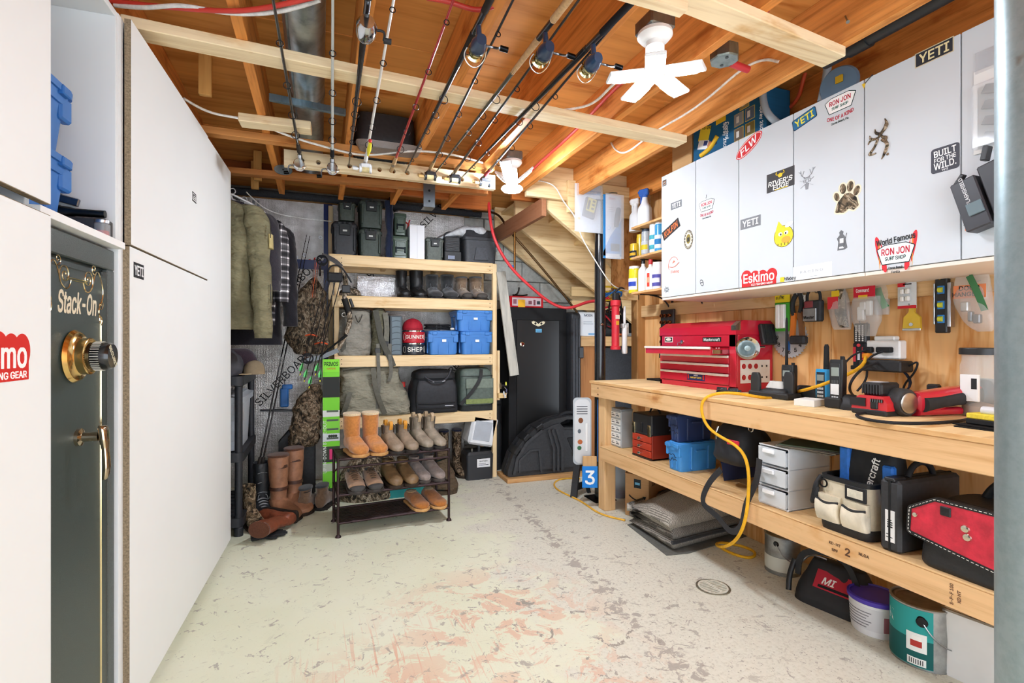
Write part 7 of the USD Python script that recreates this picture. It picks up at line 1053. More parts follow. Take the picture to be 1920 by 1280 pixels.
for x, z in ((-w2 * .92, .74), (w2 * .8, .58)): t.P('rivet', G('#d9d2c4').la([(0, 0), (.008, 0), (.007, .004), (0, .005)], (x, -.018, h * z), (0, -1, 0), 14), 'chrome', sub=f_)
t.P('tab', G('#1b1b1c').b(-w2 * .55, -.02, h * .84, -w2 * .40, -.012, h * .97, .002), 'leather', sub=f_); t.P('handle', G('#17181a').tu([(-w2 * .5, .2, h * .95), (-w2 * .3, .2, h * 1.22), (w2 * .4, .2, h * 1.28), (w2 * .7, .2, h)], .014, 8, 24), 'leather')

# --- on the floor
def fl_(u, v): return W(u, v, z=0)
c = fl_(1478, 1080); t = T('paint_can', 'dented steel paint can with a wire bail on the floor under the bench', 'paint can', (c[0] + .03, c[1] + .06, 0), -70)
def can(t, r, h, col, body='dull_metal', bail=True, lid=None):
    t.P('can', G(col).la([(0, 0), (r * .99, 0), (r, .004), (r * .985, .008), (r * .985, h - .008), (r * 1.0, h - .004), (r, h)], n=44), body); t.P('rim', G('#b9bab6').la([(r, h - .006), (r * 1.02, h), (r * .94, h + .002), (r * .92, h - .010), (r * .86, h - .010)], n=44), 'dull_metal'); t.P('lid', G(lid or '#8d8a82').la([(0, h - .008), (r * .80, h - .008), (r * .84, h - .002), (r * .90, h - .004), (r * .90, h - .012)], n=44), 'dull_metal')
    if bail:
        t.P('ear', G('#3a3c3e').la([(0, 0), (.014, 0), (.010, .006), (0, .008)], (0, -r * .98, h * .82), (0, -1, 0), 14), 'metal'); t.P('bail', G('#a9abab').tu([(0, -r * 1.03, h * .82), (r * .3, -r * 1.06, h * .62), (r * .8, -r * .75, h * .42), (r * 1.08, 0, h * .36), (r * .8, r * .75, h * .42), (r * .3, r * 1.02, h * .66), (0, r * 1.0, h * .82)], .0025, 6, 40), 'metal')
can(t, .085, .195, '#a8aaa8'); t.P('label', G('#d8d8cc').la([(.0842, .02), (.0845, .02), (.0845, .09), (.0842, .09)], n=44), 'paper')
c = fl_(1545, 1135); t = T('tool_tote_bag', 'black zip-top tool bag with red printed panel on the floor under the bench', 'tool bag', (c[0] + .075, c[1] - .02, 0), -78); w2 = .165
t.P('body', G('#232427').so([(0, 0, .0, w2, .12, 5), (.03, 0, 0, w2 * .99, .12, 5), (.12, 0, 0, w2 * .82, .07, 4), (.185, 0, 0, w2 * .62, .025, 3)], 56, 24, (.010, 12, 5)), 'nylon'); t.P('red_panel', G('#b02a3a').at((.03, -.075, .115), rx=-38).b(-.10, -.003, -.04, .06, .001, .045, .002).c('#e8e4e0').tx('MI', .03, (-.04, -.0035, .0), sh=.2).c('#1b1c1e').b(-.08, -.0036, -.034, .05, -.003, -.022, 0), 'card', 'red printed panel'); t.P('zip', G('#c9cccf').tu([(-.15, -.03, .15), (-.12, -.02, .185), (-.05, -.012, .19)], .004, 6, 14), 'metal'); t.P('handle', G('#1c1d1f').st([(-.15, -.07, .10), (-.13, -.06, .20), (-.06, -.05, .23), (.04, -.05, .22), (.10, -.065, .13)], .026, .006, 26, up=(0, 1, 0)), 'nylon'); t.P('handle', G('#17181a').tu([(-.17, -.06, .16), (-.175, -.10, .08), (-.168, -.12, .03)], .012, 8, 16), 'leather')
c = fl_(1628, 1190); t = T('white_tub', 'white plastic tub with a purple lid on the floor under the bench', 'tub', (c[0] + .07, c[1] + .02, 0), -70); r = .094
t.P('tub', G('#e4e4e6').la([(0, 0), (r * .86, 0), (r * .88, .004), (r * .98, .135), (r * .98, .14)], n=44), 'plastic'); t.P('lid', G('#4a34a8').la([(r * 1.0, .128), (r * 1.04, .132), (r * 1.04, .146), (r * .96, .15), (r * .93, .143), (0, .143)], n=44), 'plastic', 'purple lid')
def wrap(g, text, h, r, z, a0, bold=True):
    mm = meshkit.text_mesh(text, h, .0006, bold); v = np.array(mm.vertices); c_ = (v.min(0) + v.max(0)) / 2; a = a0 + (v[:, 0] - c_[0]) / r; rr = r + v[:, 2]
    return g.add((np.stack([rr * np.sin(a), -rr * np.cos(a), z + v[:, 1] - c_[1]], 1), mm.faces))
def plate(g, r0, r1, z0, z1, a0, a1, th=.0008, n=14):
    a = np.linspace(a0, a1, n); V = np.array([[(ro + q) * np.array([math.sin(k), -math.cos(k)]) for k in a] for ro, q in ((r0, 0), (r1, 0), (r1, th), (r0, th))])
    P = np.concatenate([V, np.repeat(np.array([z0, z1, z1, z0])[:, None, None], n, 1)], 2); return g._rings(P.transpose(1, 0, 2), 30)
lab = G('#d9d9dc'); plate(lab, r * .90, r * .965, .025, .115, -1.2, .55)
lab.c('#85868c')
for k in range(6): plate(lab, r * (.912 + .009 * k), r * (.914 + .009 * k), .034 + .012 * k, .0375 + .012 * k, -1.1, -.1 + .1 * (k % 3), .0012)
lab.c('#a8707c'); plate(lab, r * .905, r * .95, .028, .09, .58, 1.15, .0012); t.P('label', lab, 'paper', 'printed label')
c = fl_(1722, 1250); t = T('paint_can', 'large teal paint can with a house picture label on the floor under the bench', 'paint can', (c[0] + .075, c[1] + .03, 0), -62); r, h = .100, .225; can(t, r, h, '#a7a9a6', lid='#8a8278')
lab = G('#2f9c98'); plate(lab, r * .986, r * .986, .008, h - .008, -1.9, .35, .001, 40); lab.c('#155a58'); plate(lab, r * .988, r * .988, .01, h * .48, -1.9, .35, .0014, 40); lab.c('#e8eae6'); plate(lab, r * .99, r * .99, h * .28, h * .58, -.45, .16, .0018); lab.c('#b03a34'); plate(lab, r * .992, r * .992, h * .36, h * .46, -.32, .02, .002); lab.c('#f0efe8'); plate(lab, r * .992, r * .992, h * .46, h * .54, -.28, .0, .002); lab.c('#e8eae6'); plate(lab, r * .99, r * .99, h * .06, h * .18, -.42, .14, .0018)
for k in range(7): lab.c('#2a2c2e'); plate(lab, r * .992, r * .992, h * .08, h * .16, -.36 + .065 * k, -.335 + .065 * k, .002, 3)
wrap(lab.c('#f2f4f2'), 'K', .04, r * .99, h * .70, -1.15); t.P('label', lab, 'card', 'teal printed label'); t.P('knob', G('#1c1d1e').la([(0, 0), (.018, 0), (.016, .006), (.006, .008), (0, .008)], (r * math.sin(.02) * .99, -r * .99, h * .78), (0, -1, 0), 20), 'rubber')
c = fl_(1822, 1290); t = T('solvent_can', 'rusty-topped white rectangular metal can on the floor by the gray column', 'metal can', (c[0] + .07, c[1] + .02, 0), -80); w2, h = .085, .235
t.P('can', G('#dcdcda').so([(0, 0, 0, w2, .06, 7), (.01, 0, 0, w2, .06, 7), (h * .55, 0, 0, w2 * .99, .057, 7), (h * .9, 0, 0, w2, .06, 7), (h, 0, 0, w2, .06, 7)], 44, 20, (.006, 13, 5), p=7), 'paint'); t.P('top', G('#6b4a26').so([(h - .006, 0, 0, w2 * .93, .054, 7), (h - .001, 0, 0, w2 * .93, .054, 7)], 36, 2), 'chipboard', 'rusty top'); t.P('rim', G('#9a8f80').so([(h - .004, 0, 0, w2 * 1.02, .062, 7), (h + .004, 0, 0, w2 * 1.02, .062, 7), (h + .004, 0, 0, w2 * .94, .055, 7), (h - .004, 0, 0, w2 * .94, .055, 7)], 40, 0), 'dull_metal'); t.P('spout', G('#b9b4a8').cy((.04, 0, h), (.04, 0, h + .016), .016), 'dull_metal')
# carton
a = fl_(1157, 958); b = fl_(1190, 968); t = T('shipping_carton', 'brown shipping carton with a curved arrow logo under the far end of the bench', 'box', (b[0] + .13, b[1] + .06, 0), -58); w2, d2, h = .085, .15, .29
t.P('carton', G('#b98f63').b(-w2, -d2, 0, w2, d2, h, .003), 'cardboard'); t.P('flap', G('#b08459').at((0, -d2, h), rx=-30).b(-w2, 0, -.002, w2, .09, .002, 0), 'cardboard'); t.P('flap', G('#a87d53').at((-w2, 0, h), ry=-62).b(0, -d2, -.002, .08, d2, .002, 0), 'cardboard')
g = G('#1d1d1d').tu([(-.055, -d2 - .0006, .145), (-.02, -d2 - .0006, .122), (.02, -d2 - .0006, .122), (.05, -d2 - .0006, .138)], .0045, 6, 20).pr(Polygon([(.042, .150), (.066, .150), (.058, .126), (.053, .134)]), 'xz', -d2 - .001, -d2); t.P('logo', g, 'card', 'black curved arrow logo')
t.P('tape', G('#1f2b33').b(-.02, -d2 - .001, .20, .03, -d2, .26, 0).c('#6aa8c8').b(-.012, -d2 - .0015, .222, .022, -d2 - .0008, .238, 0).c('#1e2022').b(-.018, -d2 - .001, .0, .028, -d2, .085, 0).c('#c8a878').tx('prime', .014, (.005, -d2 - .001, .045), ang=90), 'card', 'dark printed tape'); t.P('handling_marks', G('#3a2a1a').b(w2, -.10, .215, w2 + .001, -.04, .218, 0).b(w2, -.09, .22, w2 + .001, -.085, .25, 0).b(w2, -.06, .22, w2 + .001, -.055, .25, 0), 'card')
# tank behind
c = fl_(1150, 935); t = T('air_tank', 'pale grey plastic jug standing behind the brown carton under the bench', 'jug', (c[0] + .08, c[1] + .05, 0)); t.P('body', G('#9aa7b2').la([(0, 0), (.07, 0), (.08, .02), (.08, .2), (.05, .25), (.02, .27), (0, .27)], n=30), 'milky'); t.P('cap', G('#8a2430').la([(0, .0), (.062, 0), (.072, .004), (.066, .03), (0, .03)], (0, 0, -.0), n=24), 'plastic')
# rug: folded layers
pc = [fl_(1180, 984), fl_(1262, 1037), fl_(1402, 1000), fl_(1300, 935)]; A, B_, C_, D_ = [p[:2] for p in pc]
t = T('folded_mat', 'grey woven mat folded in thick layers on the floor beneath the bench', 'mat', (0, 0, 0), world=True)
def layer(z0, th, inset, seed, col, mt='mat_weave', bulge=.0):
    n, m = 34, 26; U, V = np.meshgrid(np.linspace(inset[0], 1 - inset[1], n), np.linspace(inset[2], 1 - inset[3], m), indexing='ij')
    xy = (A[None, None] * (1 - U)[..., None] + B_[None, None] * U[..., None]) * (1 - V)[..., None] + (D_[None, None] * (1 - U)[..., None] + C_[None, None] * U[..., None]) * V[..., None]
    e = np.minimum(np.minimum((U - inset[0]), (1 - inset[1] - U)), np.minimum(V - inset[2], 1 - inset[3] - V)); r_ = np.sqrt(np.clip(e / .06, 0, 1))
    nz = (meshkit.fbm(np.stack([xy[..., 0] * 5, xy[..., 1] * 5, np.full_like(U, seed)], -1), 3, seed) - .5) * .03
    mid = z0 + th / 2; top = np.concatenate([xy, (mid + th / 2 * (.15 + .85 * r_) + nz * r_ + bulge * np.sin(math.pi * np.clip(U, 0, 1)) * np.sin(math.pi * V))[..., None]], 2)
    top[..., 2] *= .6 + .4 * np.clip(U * 2, 0, 1)
    bot = np.concatenate([xy, (mid - th / 2 * (.15 + .85 * r_))[..., None]], 2); bot[..., 2] = np.maximum(bot[..., 2], .002)
    V1, q = sheet(top); nV = n * m; V1[nV:] = bot.reshape(-1, 3); return G(col).add((V1, q), True)
def matw(nd, ln, cur):
    nd['wv'] = ('wave_texture', {'bands_direction': 'x', 'scale': 42., 'distortion': 3., 'detail': 4., 'detail_scale': 3.}); nd['wr'] = ('rgb_ramp', {'ramp': [(.2, (.5, .5, .5)), (.6, (1., 1., 1.)), (.9, (1.35, 1.35, 1.33))]}); nd['wx'] = ('mix', {'mix_type': 'multiply', 'fac': 1.}); ln += [('geometry.position', 'wv.vector'), ('wv.fac', 'wr.fac'), (cur, 'wx.color1'), ('wr.color', 'wx.color2')]; return 'wx.color'
mat('mat_weave', .95, spec=.1, extra=matw, bump=(260, .002))
t.P('bottom_layer', layer(.0, .075, (0, .02, 0, .02), 3, '#8a857d'), 'mat_weave'); t.P('middle_layer', layer(.055, .075, (.0, .0, .0, .0), 5, '#77736d'), 'mat_weave'); t.P('top_layer', layer(.105, .10, (-.01, .03, -.03, .04), 8, '#a29c92', bulge=.05), 'mat_weave'); t.P('edge_binding', G('#2a2a2b').tu([np.r_[A * .02 + B_ * .98, .055], np.r_[B_ * .9 + C_ * .1, .06], np.r_[B_ * .5 + C_ * .5, .062], np.r_[B_ * .05 + C_ * .95, .05]], .012, 8, 30), 'cloth')
O('mat_underlay', 'dark thin sheet on the floor beneath the folded grey mat', 'mat', G('#6a6a64').pr(Polygon([tuple(fl_(*p)[:2]) for p in ((1176, 984), (1250, 1042), (1290, 1038), (1400, 1006), (1330, 945))]), 'xy', .0005, .004), 'rubber')  # dark flat sheet showing along the front edges of the folded mat
# thermometer board, sign, stool
xx = BX - .014; t = T('tin_thermometer', 'tall grey tin thermometer sign with small pictures hanging at the bench end', 'thermometer sign', (1.80, 3.24, .30), -18)
z1 = W(1114, 745, y=3.22)[2] - .30; t.P('plate', G('#a9afb4').pr(sbox(-.075, 0, .06, z1).buffer(-.03).buffer(.03), 'xz', 0, .014), 'paint'); t.P('inner_face', G('#c9ccce').pr(sbox(-.066, .012, .050, z1 - .012).buffer(-.04).buffer(.04), 'xz', -.004, .001), 'paint'); t.P('tube', G('#e4e6e6').b(.014, -.008, .10, .030, -.003, z1 * .62, .003), 'gloss')
pg = G('#5a5d62')
for k in range(4): pg.b(-.05, -.0048, z1 * (.86 - .035 * k), .03, -.0038, z1 * (.873 - .035 * k), 0)
pg.c('#7a4a2c').sp((-.02, -.004, z1 * .66), (.018, .0012, .020), 8).c('#b0633a').sp((-.025, -.004, z1 * .34), (.018, .0012, .018), 8).c('#3a6a4a').sp((-.03, -.004, z1 * .25), (.016, .0012, .016), 8).c('#55606a').sp((-.03, -.004, z1 * .5), (.012, .0012, .016), 8); t.P('pictures', pg, 'card')
t = T('number_sign', 'blue sign with a white numeral 3 below the tin thermometer at the bench leg', 'sign', (1.815, 3.17, W(1117, 913, y=3.17)[2]), -22); h = W(1117, 873, y=3.17)[2] - W(1117, 913, y=3.17)[2]; t.P('plate', G('#1f7fd6').b(-.055, 0, 0, .055, .008, h, .001), 'card'); t.P('numeral', G('#f2f4f6').tx('3', h * .62, (0, -.0002, h * .48)), 'card'); t.P('backing', G('#c8a272').b(-.05, .008, .02, .05, .02, h + .07, .002), 'wood_z')
O('blue_strip', 'thin blue plastic strip fixed along the bench leg edge beside the tin sign', 'strip', G('#2a66b0').b(BX + .026, 3.166, .33, BX + .030, 3.174, .78, .001), 'plastic')
c = fl_(1098, 930); t = T('step_stool', 'black folding step stool leaning behind the end leg of the bench', 'step stool', (c[0] - .02, c[1] + .03, 0), 20); t.P('leg', G('#222325').bar((-.09, 0, .0), (.02, .05, .30), .05, .03), 'rough_plastic'); t.P('leg', G('#222325').bar((.11, .02, .0), (.06, .06, .30), .05, .03), 'rough_plastic'); t.P('top', G('#2a2b2d').b(-.02, .03, .29, .1, .09, .33, .006), 'rough_plastic'); t.P('brace', G('#1d1e20').bar((-.06, .01, .07), (.1, .03, .07), .02, .05), 'rough_plastic')
t = T('scrap_wood', 'offcuts of lumber stacked at the back of the bench shelf behind the toolbox', 'offcuts', (2.25, 2.75, BS), -90)
for k in range(3): t.P('offcut', G(['#d8b888', '#a89a88', '#c9a878'][k]).at((.0, 0, .042 * k), rz=8 * k - 6).b(-.22, -.05, 0, .22, .05, .04, .002), 'wood_y')
# ================================================================ white wall cabinets above the bench, with their stickers
XC, YC, CZ0, CZ1 = 2.0, 2.602, 1.472, 2.232
def CS(u, v): p = W(u, v, x=XC); return YC - p[1], p[2]
ED = [0, .307, .622, .939, 1.255, 1.574, 1.89]; WC = '#cdd2d7'
cabs, doors = [], []
for k, lab in enumerate(('far white wall cabinet over the tool chest, doors dotted with small stickers', 'middle white wall cabinet with the red fishing sticker and the paw print sticker', 'near white wall cabinet with the antler emblem and surf shop stickers, beside the gray column')):
    t = T('wall_cabinet', lab, 'cabinet', (XC, YC, 0), -90); a, b = ED[2 * k], ED[2 * k + 2]
    t.P('carcass', G('#e6e8ea').b(a + .001, .019, CZ0, a + .017, .44, CZ1, .001).b(b - .017, .019, CZ0, b - .001, .44, CZ1, .001).b(a + .017, .019, CZ1 - .016, b - .017, .44, CZ1, .001).b(a + .017, .43, CZ0, b - .017, .44, CZ1 - .016, .001), 'melamine'); t.P('bottom', G('#e8dccf').b(a + .001, .005, CZ0 - .014, b - .001, .452, CZ0, .001), 'melamine')
    for j in (0, 1): doors.append((t, t.P('door', G(WC).b(ED[2 * k + j] + .0022, 0, CZ0 + .002, ED[2 * k + j + 1] - .0022, .018, CZ1 - .002, .0012), 'melamine')))
    cabs.append(t)
def ST(d, g, label): t, q = doors[d]; t.P('sticker', g, 'card', label, sub=q)
def rct(g, cx, cz, w, h, y=0., th=.0007, r=0, ang=0):
    p = sbox(-w / 2, -h / 2, w / 2, h / 2)
    if r: p = p.buffer(-r).buffer(r)
    return g.pr(affinity.translate(affinity.rotate(p, ang, origin=(0, 0)), cx, cz), 'xz', y - th, y)
def ov(g, cx, cz, a, b, y=0., th=.0007, ang=0): return g.pr(affinity.translate(affinity.rotate(affinity.scale(Point(0, 0).buffer(1, 20), a, b), ang, origin=(0, 0)), cx, cz), 'xz', y - th, y)
Y1, Y2, Y3 = -.0007, -.0012, -.0017
# door 1
x, z = CS(1246, 343); g = rct(G('#3a3a3c'), x, z, .036, .036)
for k in range(4): g.c('#b98a6a' if k % 2 else '#c9c4bc').b(x - .014, Y2, z - .013 + .007 * k, x + .016, Y1, z - .010 + .007 * k, 0)
ST(0, g, 'small dark flag sticker')
def yeti(d, u, v, w, h, bg, fg, lab, ang=0, border=None, r=.0):
    x, z = CS(u, v); g = G(border or bg); rct(g, x, z, w, h, r=r, ang=ang)
    if border: rct(g.c(bg), x, z, w * .95, h * .88, Y1, .0004, r=r, ang=ang)
    g.c(fg).tx('YETI', h * .60, (x, Y2 + .0001, z), w=w * .78, ang=ang); ST(d, g, lab)
yeti(0, 1268, 384, .098, .042, '#75787c', '#f2f3f4', 'small grey sticker reading YETI')
x, z = CS(1258, 430); g = rct(G('#2f2d2e'), x, z, .165, .058, ang=22); g.c('#e8743a').tx('KOLPIN', .034, (x, Y1, z), w=.13, ang=22, sh=.2); ST(0, g, 'tilted dark sticker with orange lettering KOLPIN')
x, z = CS(1291, 449); g = ov(G('#6b6354'), x, z, .038, .056); ov(g.c('#d8d2c0'), x, z, .026, .042, Y1, .0004); ov(g.c('#8a7a3c'), x, z + .004, .018, .028, Y1 - .0004, .0004); g.c('#3a362c').b(x - .010, Y3 - .0004, z - .012, x + .010, Y2 - .0004, z + .012, 0)
for k in range(16): a = k * math.pi / 8; g.c('#e0d8c2').sp((x + .031 * math.cos(a), Y1, z + .048 * math.sin(a)), (.003, .0005, .004), 6)
ST(0, g, 'oval brown and cream seal sticker')
x, z = CS(1263, 497); g = G('#e0785a').tu([(x + .046 * math.cos(a), -.001, z + .05 * math.sin(a)) for a in np.linspace(.5, 3.6, 24)], .0014, 5).tu([(x - .04, -.001, z - .005), (x, -.001, z - .012), (x + .05, -.001, z + .01)], .002, 5, 12).pr(Polygon([(x - .012, z + .012), (x + .014, z + .018), (x + .004, z + .03)]), 'xz', -.001, 0).tx('Fishing', .016, (x + .012, 0, z - .042), w=.07); ST(0, g, 'orange arc sticker with a leaping fish')
x, z = CS(1250, 543); g = G('#55585c').tu([(x + .018 * math.cos(a), -.001, z + .012 * math.sin(a)) for a in np.linspace(0, 6.28, 16)], .0012, 5)
for k in range(7): a = k * .9; g.bar((x + .006 * math.cos(a), -.0006, z + .004 * math.sin(a)), (x + .026 * math.cos(a), -.0006, z + .02 * math.sin(a)), .002, .001, 0)
ST(0, g, 'small dark star-like line sticker')
def ronjon(d, u, v, w, lab, lines):
    x, z = CS(u, v); g = G('#1f3a3a'); o = affinity.translate(Polygon([(-w * .5, .16 * w), (-w * .3, .25 * w), (w * .3, .25 * w), (w * .5, .16 * w), (w * .36, -.22 * w), (-w * .36, -.22 * w)]).buffer(.03 * w), x, z)
    g.pr(o, 'xz', -.0007, 0).c('#f6f2f0').pr(o.buffer(-.022 * w), 'xz', -.0011, -.0006)
    g.c('#b8243c').tx('RON JON', .15 * w, (x, -.0011, z + .09 * w), w=.72 * w).c('#2a6a64').tx('SURF SHOP', .085 * w, (x, -.0011, z - .09 * w), w=.56 * w)
    for k, (s, c, dz, hh, ww) in enumerate(lines): g.c(c).tx(s, hh * w, (x, -.0001, z + dz * w), w=ww * w, curve=1.2 / w * .2 if k == 0 else 0)
    return g, x, z
L3 = [('ONE OF A KIND', '#b8243c', -.44, .12, .9), ('Cocoa Beach, Fla.', '#3a4a4c', -.60, .07, .6)]
g, x, z = ronjon(1, 1325, 385, .112, '', L3); g.c('#3a3a3c').bar((x - .004, -.0006, z + .04), (x, -.0006, z + .06), .002, .001, 0); ST(1, g, 'faded round surf shop sticker reading RON JON SURF SHOP ONE OF A KIND')
x, z = CS(1316, 530); g = ov(G('#4a4c50'), x, z, .012, .020, ang=25); ov(g.c('#eef0f2'), x, z, .008, .015, Y1, .0004, ang=25); g.c('#4a4c50').b(x - .008, Y3, z - .002, x + .008, Y1, z + .003, 0); ST(1, g, 'tiny oval sticker near the bottom')
# door 3
x, z = CS(1404, 273); g = ov(G('#d42a30'), x, z, .120 / 1.35, .034, ang=26); ov(g.c('#f4f2f2'), x, z, .084, .030, Y1, .0003, ang=26); ov(g.c('#d42a30'), x, z, .081, .027, Y1 - .0003, .0003, ang=26); g.c('#f6f4f4').tx('FLW', .032, (x, Y3 + .0003, z), w=.11, ang=26, sh=.25); ST(2, g, 'tilted red oval sticker reading FLW')
x, z = CS(1463, 337); g = rct(G('#3c3a3c'), x, z, .150, .088); g.c('#f2f0ea').tx("RIVER'S", .022, (x, Y1, z - .006), w=.13, sh=.15).tx('EDGE', .020, (x + .004, Y1, z - .028), w=.085, sh=.15).c('#e8c82c').b(x - .03, Y2, z - .042, x + .04, Y1, z - .039, 0); ov(g, x, z + .022, .012, .010, Y1, .0005)
for s in (-1, 1): g.tu([(x + s * .008, Y2, z + .026), (x + s * .022, Y2, z + .030), (x + s * .018, Y2, z + .040)], .0022, 5, 10)
ST(2, g, "dark sticker reading RIVER'S EDGE with a yellow deer head")
yeti(2, 1407, 417, .125, .052, '#7d8084', '#f4f5f6', 'grey sticker reading YETI with a small line below')
x, z = CS(1469, 441); g = ov(G('#3a3420'), x, z - .004, .052, .050); ov(g.c('#ecd22c'), x, z - .004, .050, .048, Y1, .0003); g.pr(Polygon([(x - .044, z + .02), (x - .026, z + .070), (x + .004, z + .034)]), 'xz', Y2, 0).c('#e8a83c'); ov(g, x + .014, z - .022, .024, .016, Y2 + .0002, .0004); g.c('#f2f0e4'); ov(g, x - .016, z + .008, .011, .009, Y2, .0004); ov(g, x + .016, z + .010, .011, .009, Y2, .0004); g.c('#2c2418'); ov(g, x - .013, z + .006, .004, .005, Y3, .0003); ov(g, x + .013, z + .008, .004, .005, Y3, .0003); ov(g.c('#e8e8ea'), x + .030, z + .045, .022, .010, Y1, .0005, ang=20)
for k in range(4): g.c('#4a3f20').b(x - .03 + .018 * k, Y3, z - .046, x - .027 + .018 * k, Y1, z - .034, 0)
ST(2, g, 'round yellow cartoon animal face sticker')
x, z = CS(1422, 520); w = .205; o = unary_union([sbox(-w / 2, -.040, w / 2, .016), Point(-w * .36, .012).buffer(.032), Point(-w * .1, .006).buffer(.030), Point(w * .12, .006).buffer(.028), Point(w * .38, .006).buffer(.030)]); g = G('#cf2a2c').pr(affinity.translate(o, x, z), 'xz', -.0007, 0); g.c('#f6f3f0').tx('Eskimo', .044, (x, Y1, z + .002), w=w * .9).tx('ICE FISHING GEAR', .009, (x + .02, Y1, z - .032), w=w * .62); ST(2, g, 'red and white sticker reading Eskimo ICE FISHING GEAR')
x, z = CS(1477, 523); g = G('#e2cc2c').b(x - .040, -.0007, z - .010, x - .018, 0, z + .012, 0).c('#26282a').tx('Hilleberg', .014, (x + .012, 0, z), w=.06, sh=.2); ST(2, g, 'small yellow and black sticker at the bottom corner')
# door 4
yeti(3, 1508, 223, .118, .050, '#2a6f9e', '#f0e24a', 'blue sticker with yellow lettering YETI', ang=12, border='#16324a', r=.008)
g, x, z = ronjon(3, 1575, 193, .125, '', L3); ST(3, g, 'surf shop sticker reading RON JON SURF SHOP ONE OF A KIND')
x, z = CS(1513, 337); g = G('#8a8d92').tx('YETI', .014, (x, 0, z - .004), w=.04).pr(Polygon([(x - .016, z + .012), (x + .016, z + .012), (x + .006, z - .042), (x - .006, z - .042)]).difference(sbox(x - .03, z - .016, x + .03, z + .006)), 'xz', -.0006, 0)
for s in (-1, 1): g.tu([(x + s * .008, -.0006, z + .012), (x + s * .024, -.0006, z + .022), (x + s * .030, -.0006, z + .046)], .0014, 5, 10).tu([(x + s * .022, -.0006, z + .020), (x + s * .014, -.0006, z + .042)], .0012, 5).tu([(x + s * .028, -.0006, z + .034), (x + s * .04, -.0006, z + .044)], .0012, 5).bar((x - s * .03, -.0004, z - .03), (x + s * .034, -.0004, z + .004), .003, .0008, 0)
ST(3, g, 'faint grey deer skull sticker with YETI lettering')
x, z = CS(1587, 368); pts = [(-.040, .008, .011, .018, 20), (-.014, .034, .013, .021, 8), (.016, .036, .013, .021, -8), (.042, .012, .012, .019, -20)]; pad = Polygon([(-.040, -.052), (-.030, -.018), (-.004, .006), (.012, .006), (.036, -.016), (.044, -.046), (.030, -.056), (.010, -.046), (-.012, -.058)]).buffer(.006)
sh_ = [affinity.translate(pad, x, z)] + [affinity.translate(affinity.rotate(affinity.scale(Point(0, 0).buffer(1), c, d), e, origin=(0, 0)), x + a, z + b) for a, b, c, d, e in pts]
ST(3, G('#e2dcc2').pr(unary_union([q.buffer(.006) for q in sh_]), 'xz', -.0006, 0), 'cream outline of the paw print sticker'); doors[3][0].P('sticker', G('#f4ecdf').pr(unary_union(sh_), 'xz', -.0011, -.0006), 'camo', 'camouflage paw print sticker', sub=doors[3][1])
x, z = CS(1579, 450); g = G('#6b6d70').pr(affinity.translate(Polygon([(-.020, -.040), (.012, -.040), (.022, -.034), (.012, .014), (.004, .024), (.006, .034), (-.004, .042), (-.012, .034), (-.010, .022), (-.022, .010), (-.016, -.006)]), x, z), 'xz', -.0006, 0).c('#d8dadc').b(x - .012, -.0009, z - .034, x + .008, -.0006, z - .026, 0).b(x - .010, -.0009, z - .012, x + .006, -.0006, z + .008, 0); g.c('#6b6d70').bar((x + .006, -.0008, z - .03), (x + .020, -.0008, z + .026), .003, .001, 0); ST(3, g, 'small grey figure sticker')
x, z = CS(1525, 508); g = G('#e9ecee').b(x - .10, -.0004, z - .03, x + .085, 0, z + .03, 0).c('#b9bdc2').tx('R A C I N G', .010, (x - .01, -.0004, z + .002), w=.11).b(x - .02, -.0006, z - .022, x + .02, -.0004, z - .020, 0); ST(3, g, 'almost clear sticker with faint lettering RACING')
# door 5
yeti(4, 1751, 99, .118, .052, '#2f3138', '#e4d6a4', 'dark sticker with cream lettering YETI', border='#cfc2a0')
x, z = CS(1622, 157); g = G('#e2b82c').pr(Polygon([(x - .012, z + .002), (x + .004, z + .006), (x - .004, z - .018)]), 'xz', -.0006, 0).c('#3a3a3a').bar((x + .0, -.0004, z), (x + .03, -.0004, z + .022), .006, .0008, 0); ST(4, g, 'small yellow and black corner sticker')
x, z = CS(1648, 265); bw_ = G('#f0e6da')
def cres(g, pts, r): return g.tu([(x + a, -.0012, z + b) for a, b in pts], r, 8, 24)
cres(bw_, [(-.004, .012), (.010, .028), (.028, .052), (.022, .078)], [.003, .006, .007, .0015]); cres(bw_, [(.006, .026), (-.010, .036), (-.014, .052)], [.006, .005, .0012]); cres(bw_, [(-.006, .014), (-.028, .018), (-.034, .034)], [.004, .006, .0012]); cres(bw_, [(-.022, .016), (-.036, .008), (-.040, .0)], [.003, .004, .0012]); cres(bw_, [(.010, .028), (.014, .012), (.026, .006), (.022, -.012)], [.002, .005, .005, .003]); cres(bw_, [(-.004, .010), (-.020, -.022), (-.034, -.040), (-.010, -.042)], [.005, .004, .005, .003]); cres(bw_, [(.012, .002), (.030, -.020), (.024, -.048), (.010, -.072)], [.006, .006, .006, .0015]); bw_.sp((x + .032, -.001, z - .060), (.005, .001, .005), 8)
doors[4][0].P('sticker', bw_, 'camo', 'dark antlered deer head emblem sticker', sub=doors[4][1])
x, z = CS(1772, 297); g = rct(G('#4a4c55'), x, z, .084, .086, r=.010); g.c('#f2f2f2').tx('BUILT', .021, (x, Y1, z + .024), w=.066, ang=3).tx('FOR THE', .014, (x, Y1, z + .002), w=.064, ang=3).tx('WILD.', .022, (x, Y1, z - .019), w=.066, ang=3).tx('YETI', .006, (x, Y1, z - .037)); ST(4, g, 'dark rounded sticker reading BUILT FOR THE WILD')
x, z = CS(1679, 476); g = G('#d8303a')
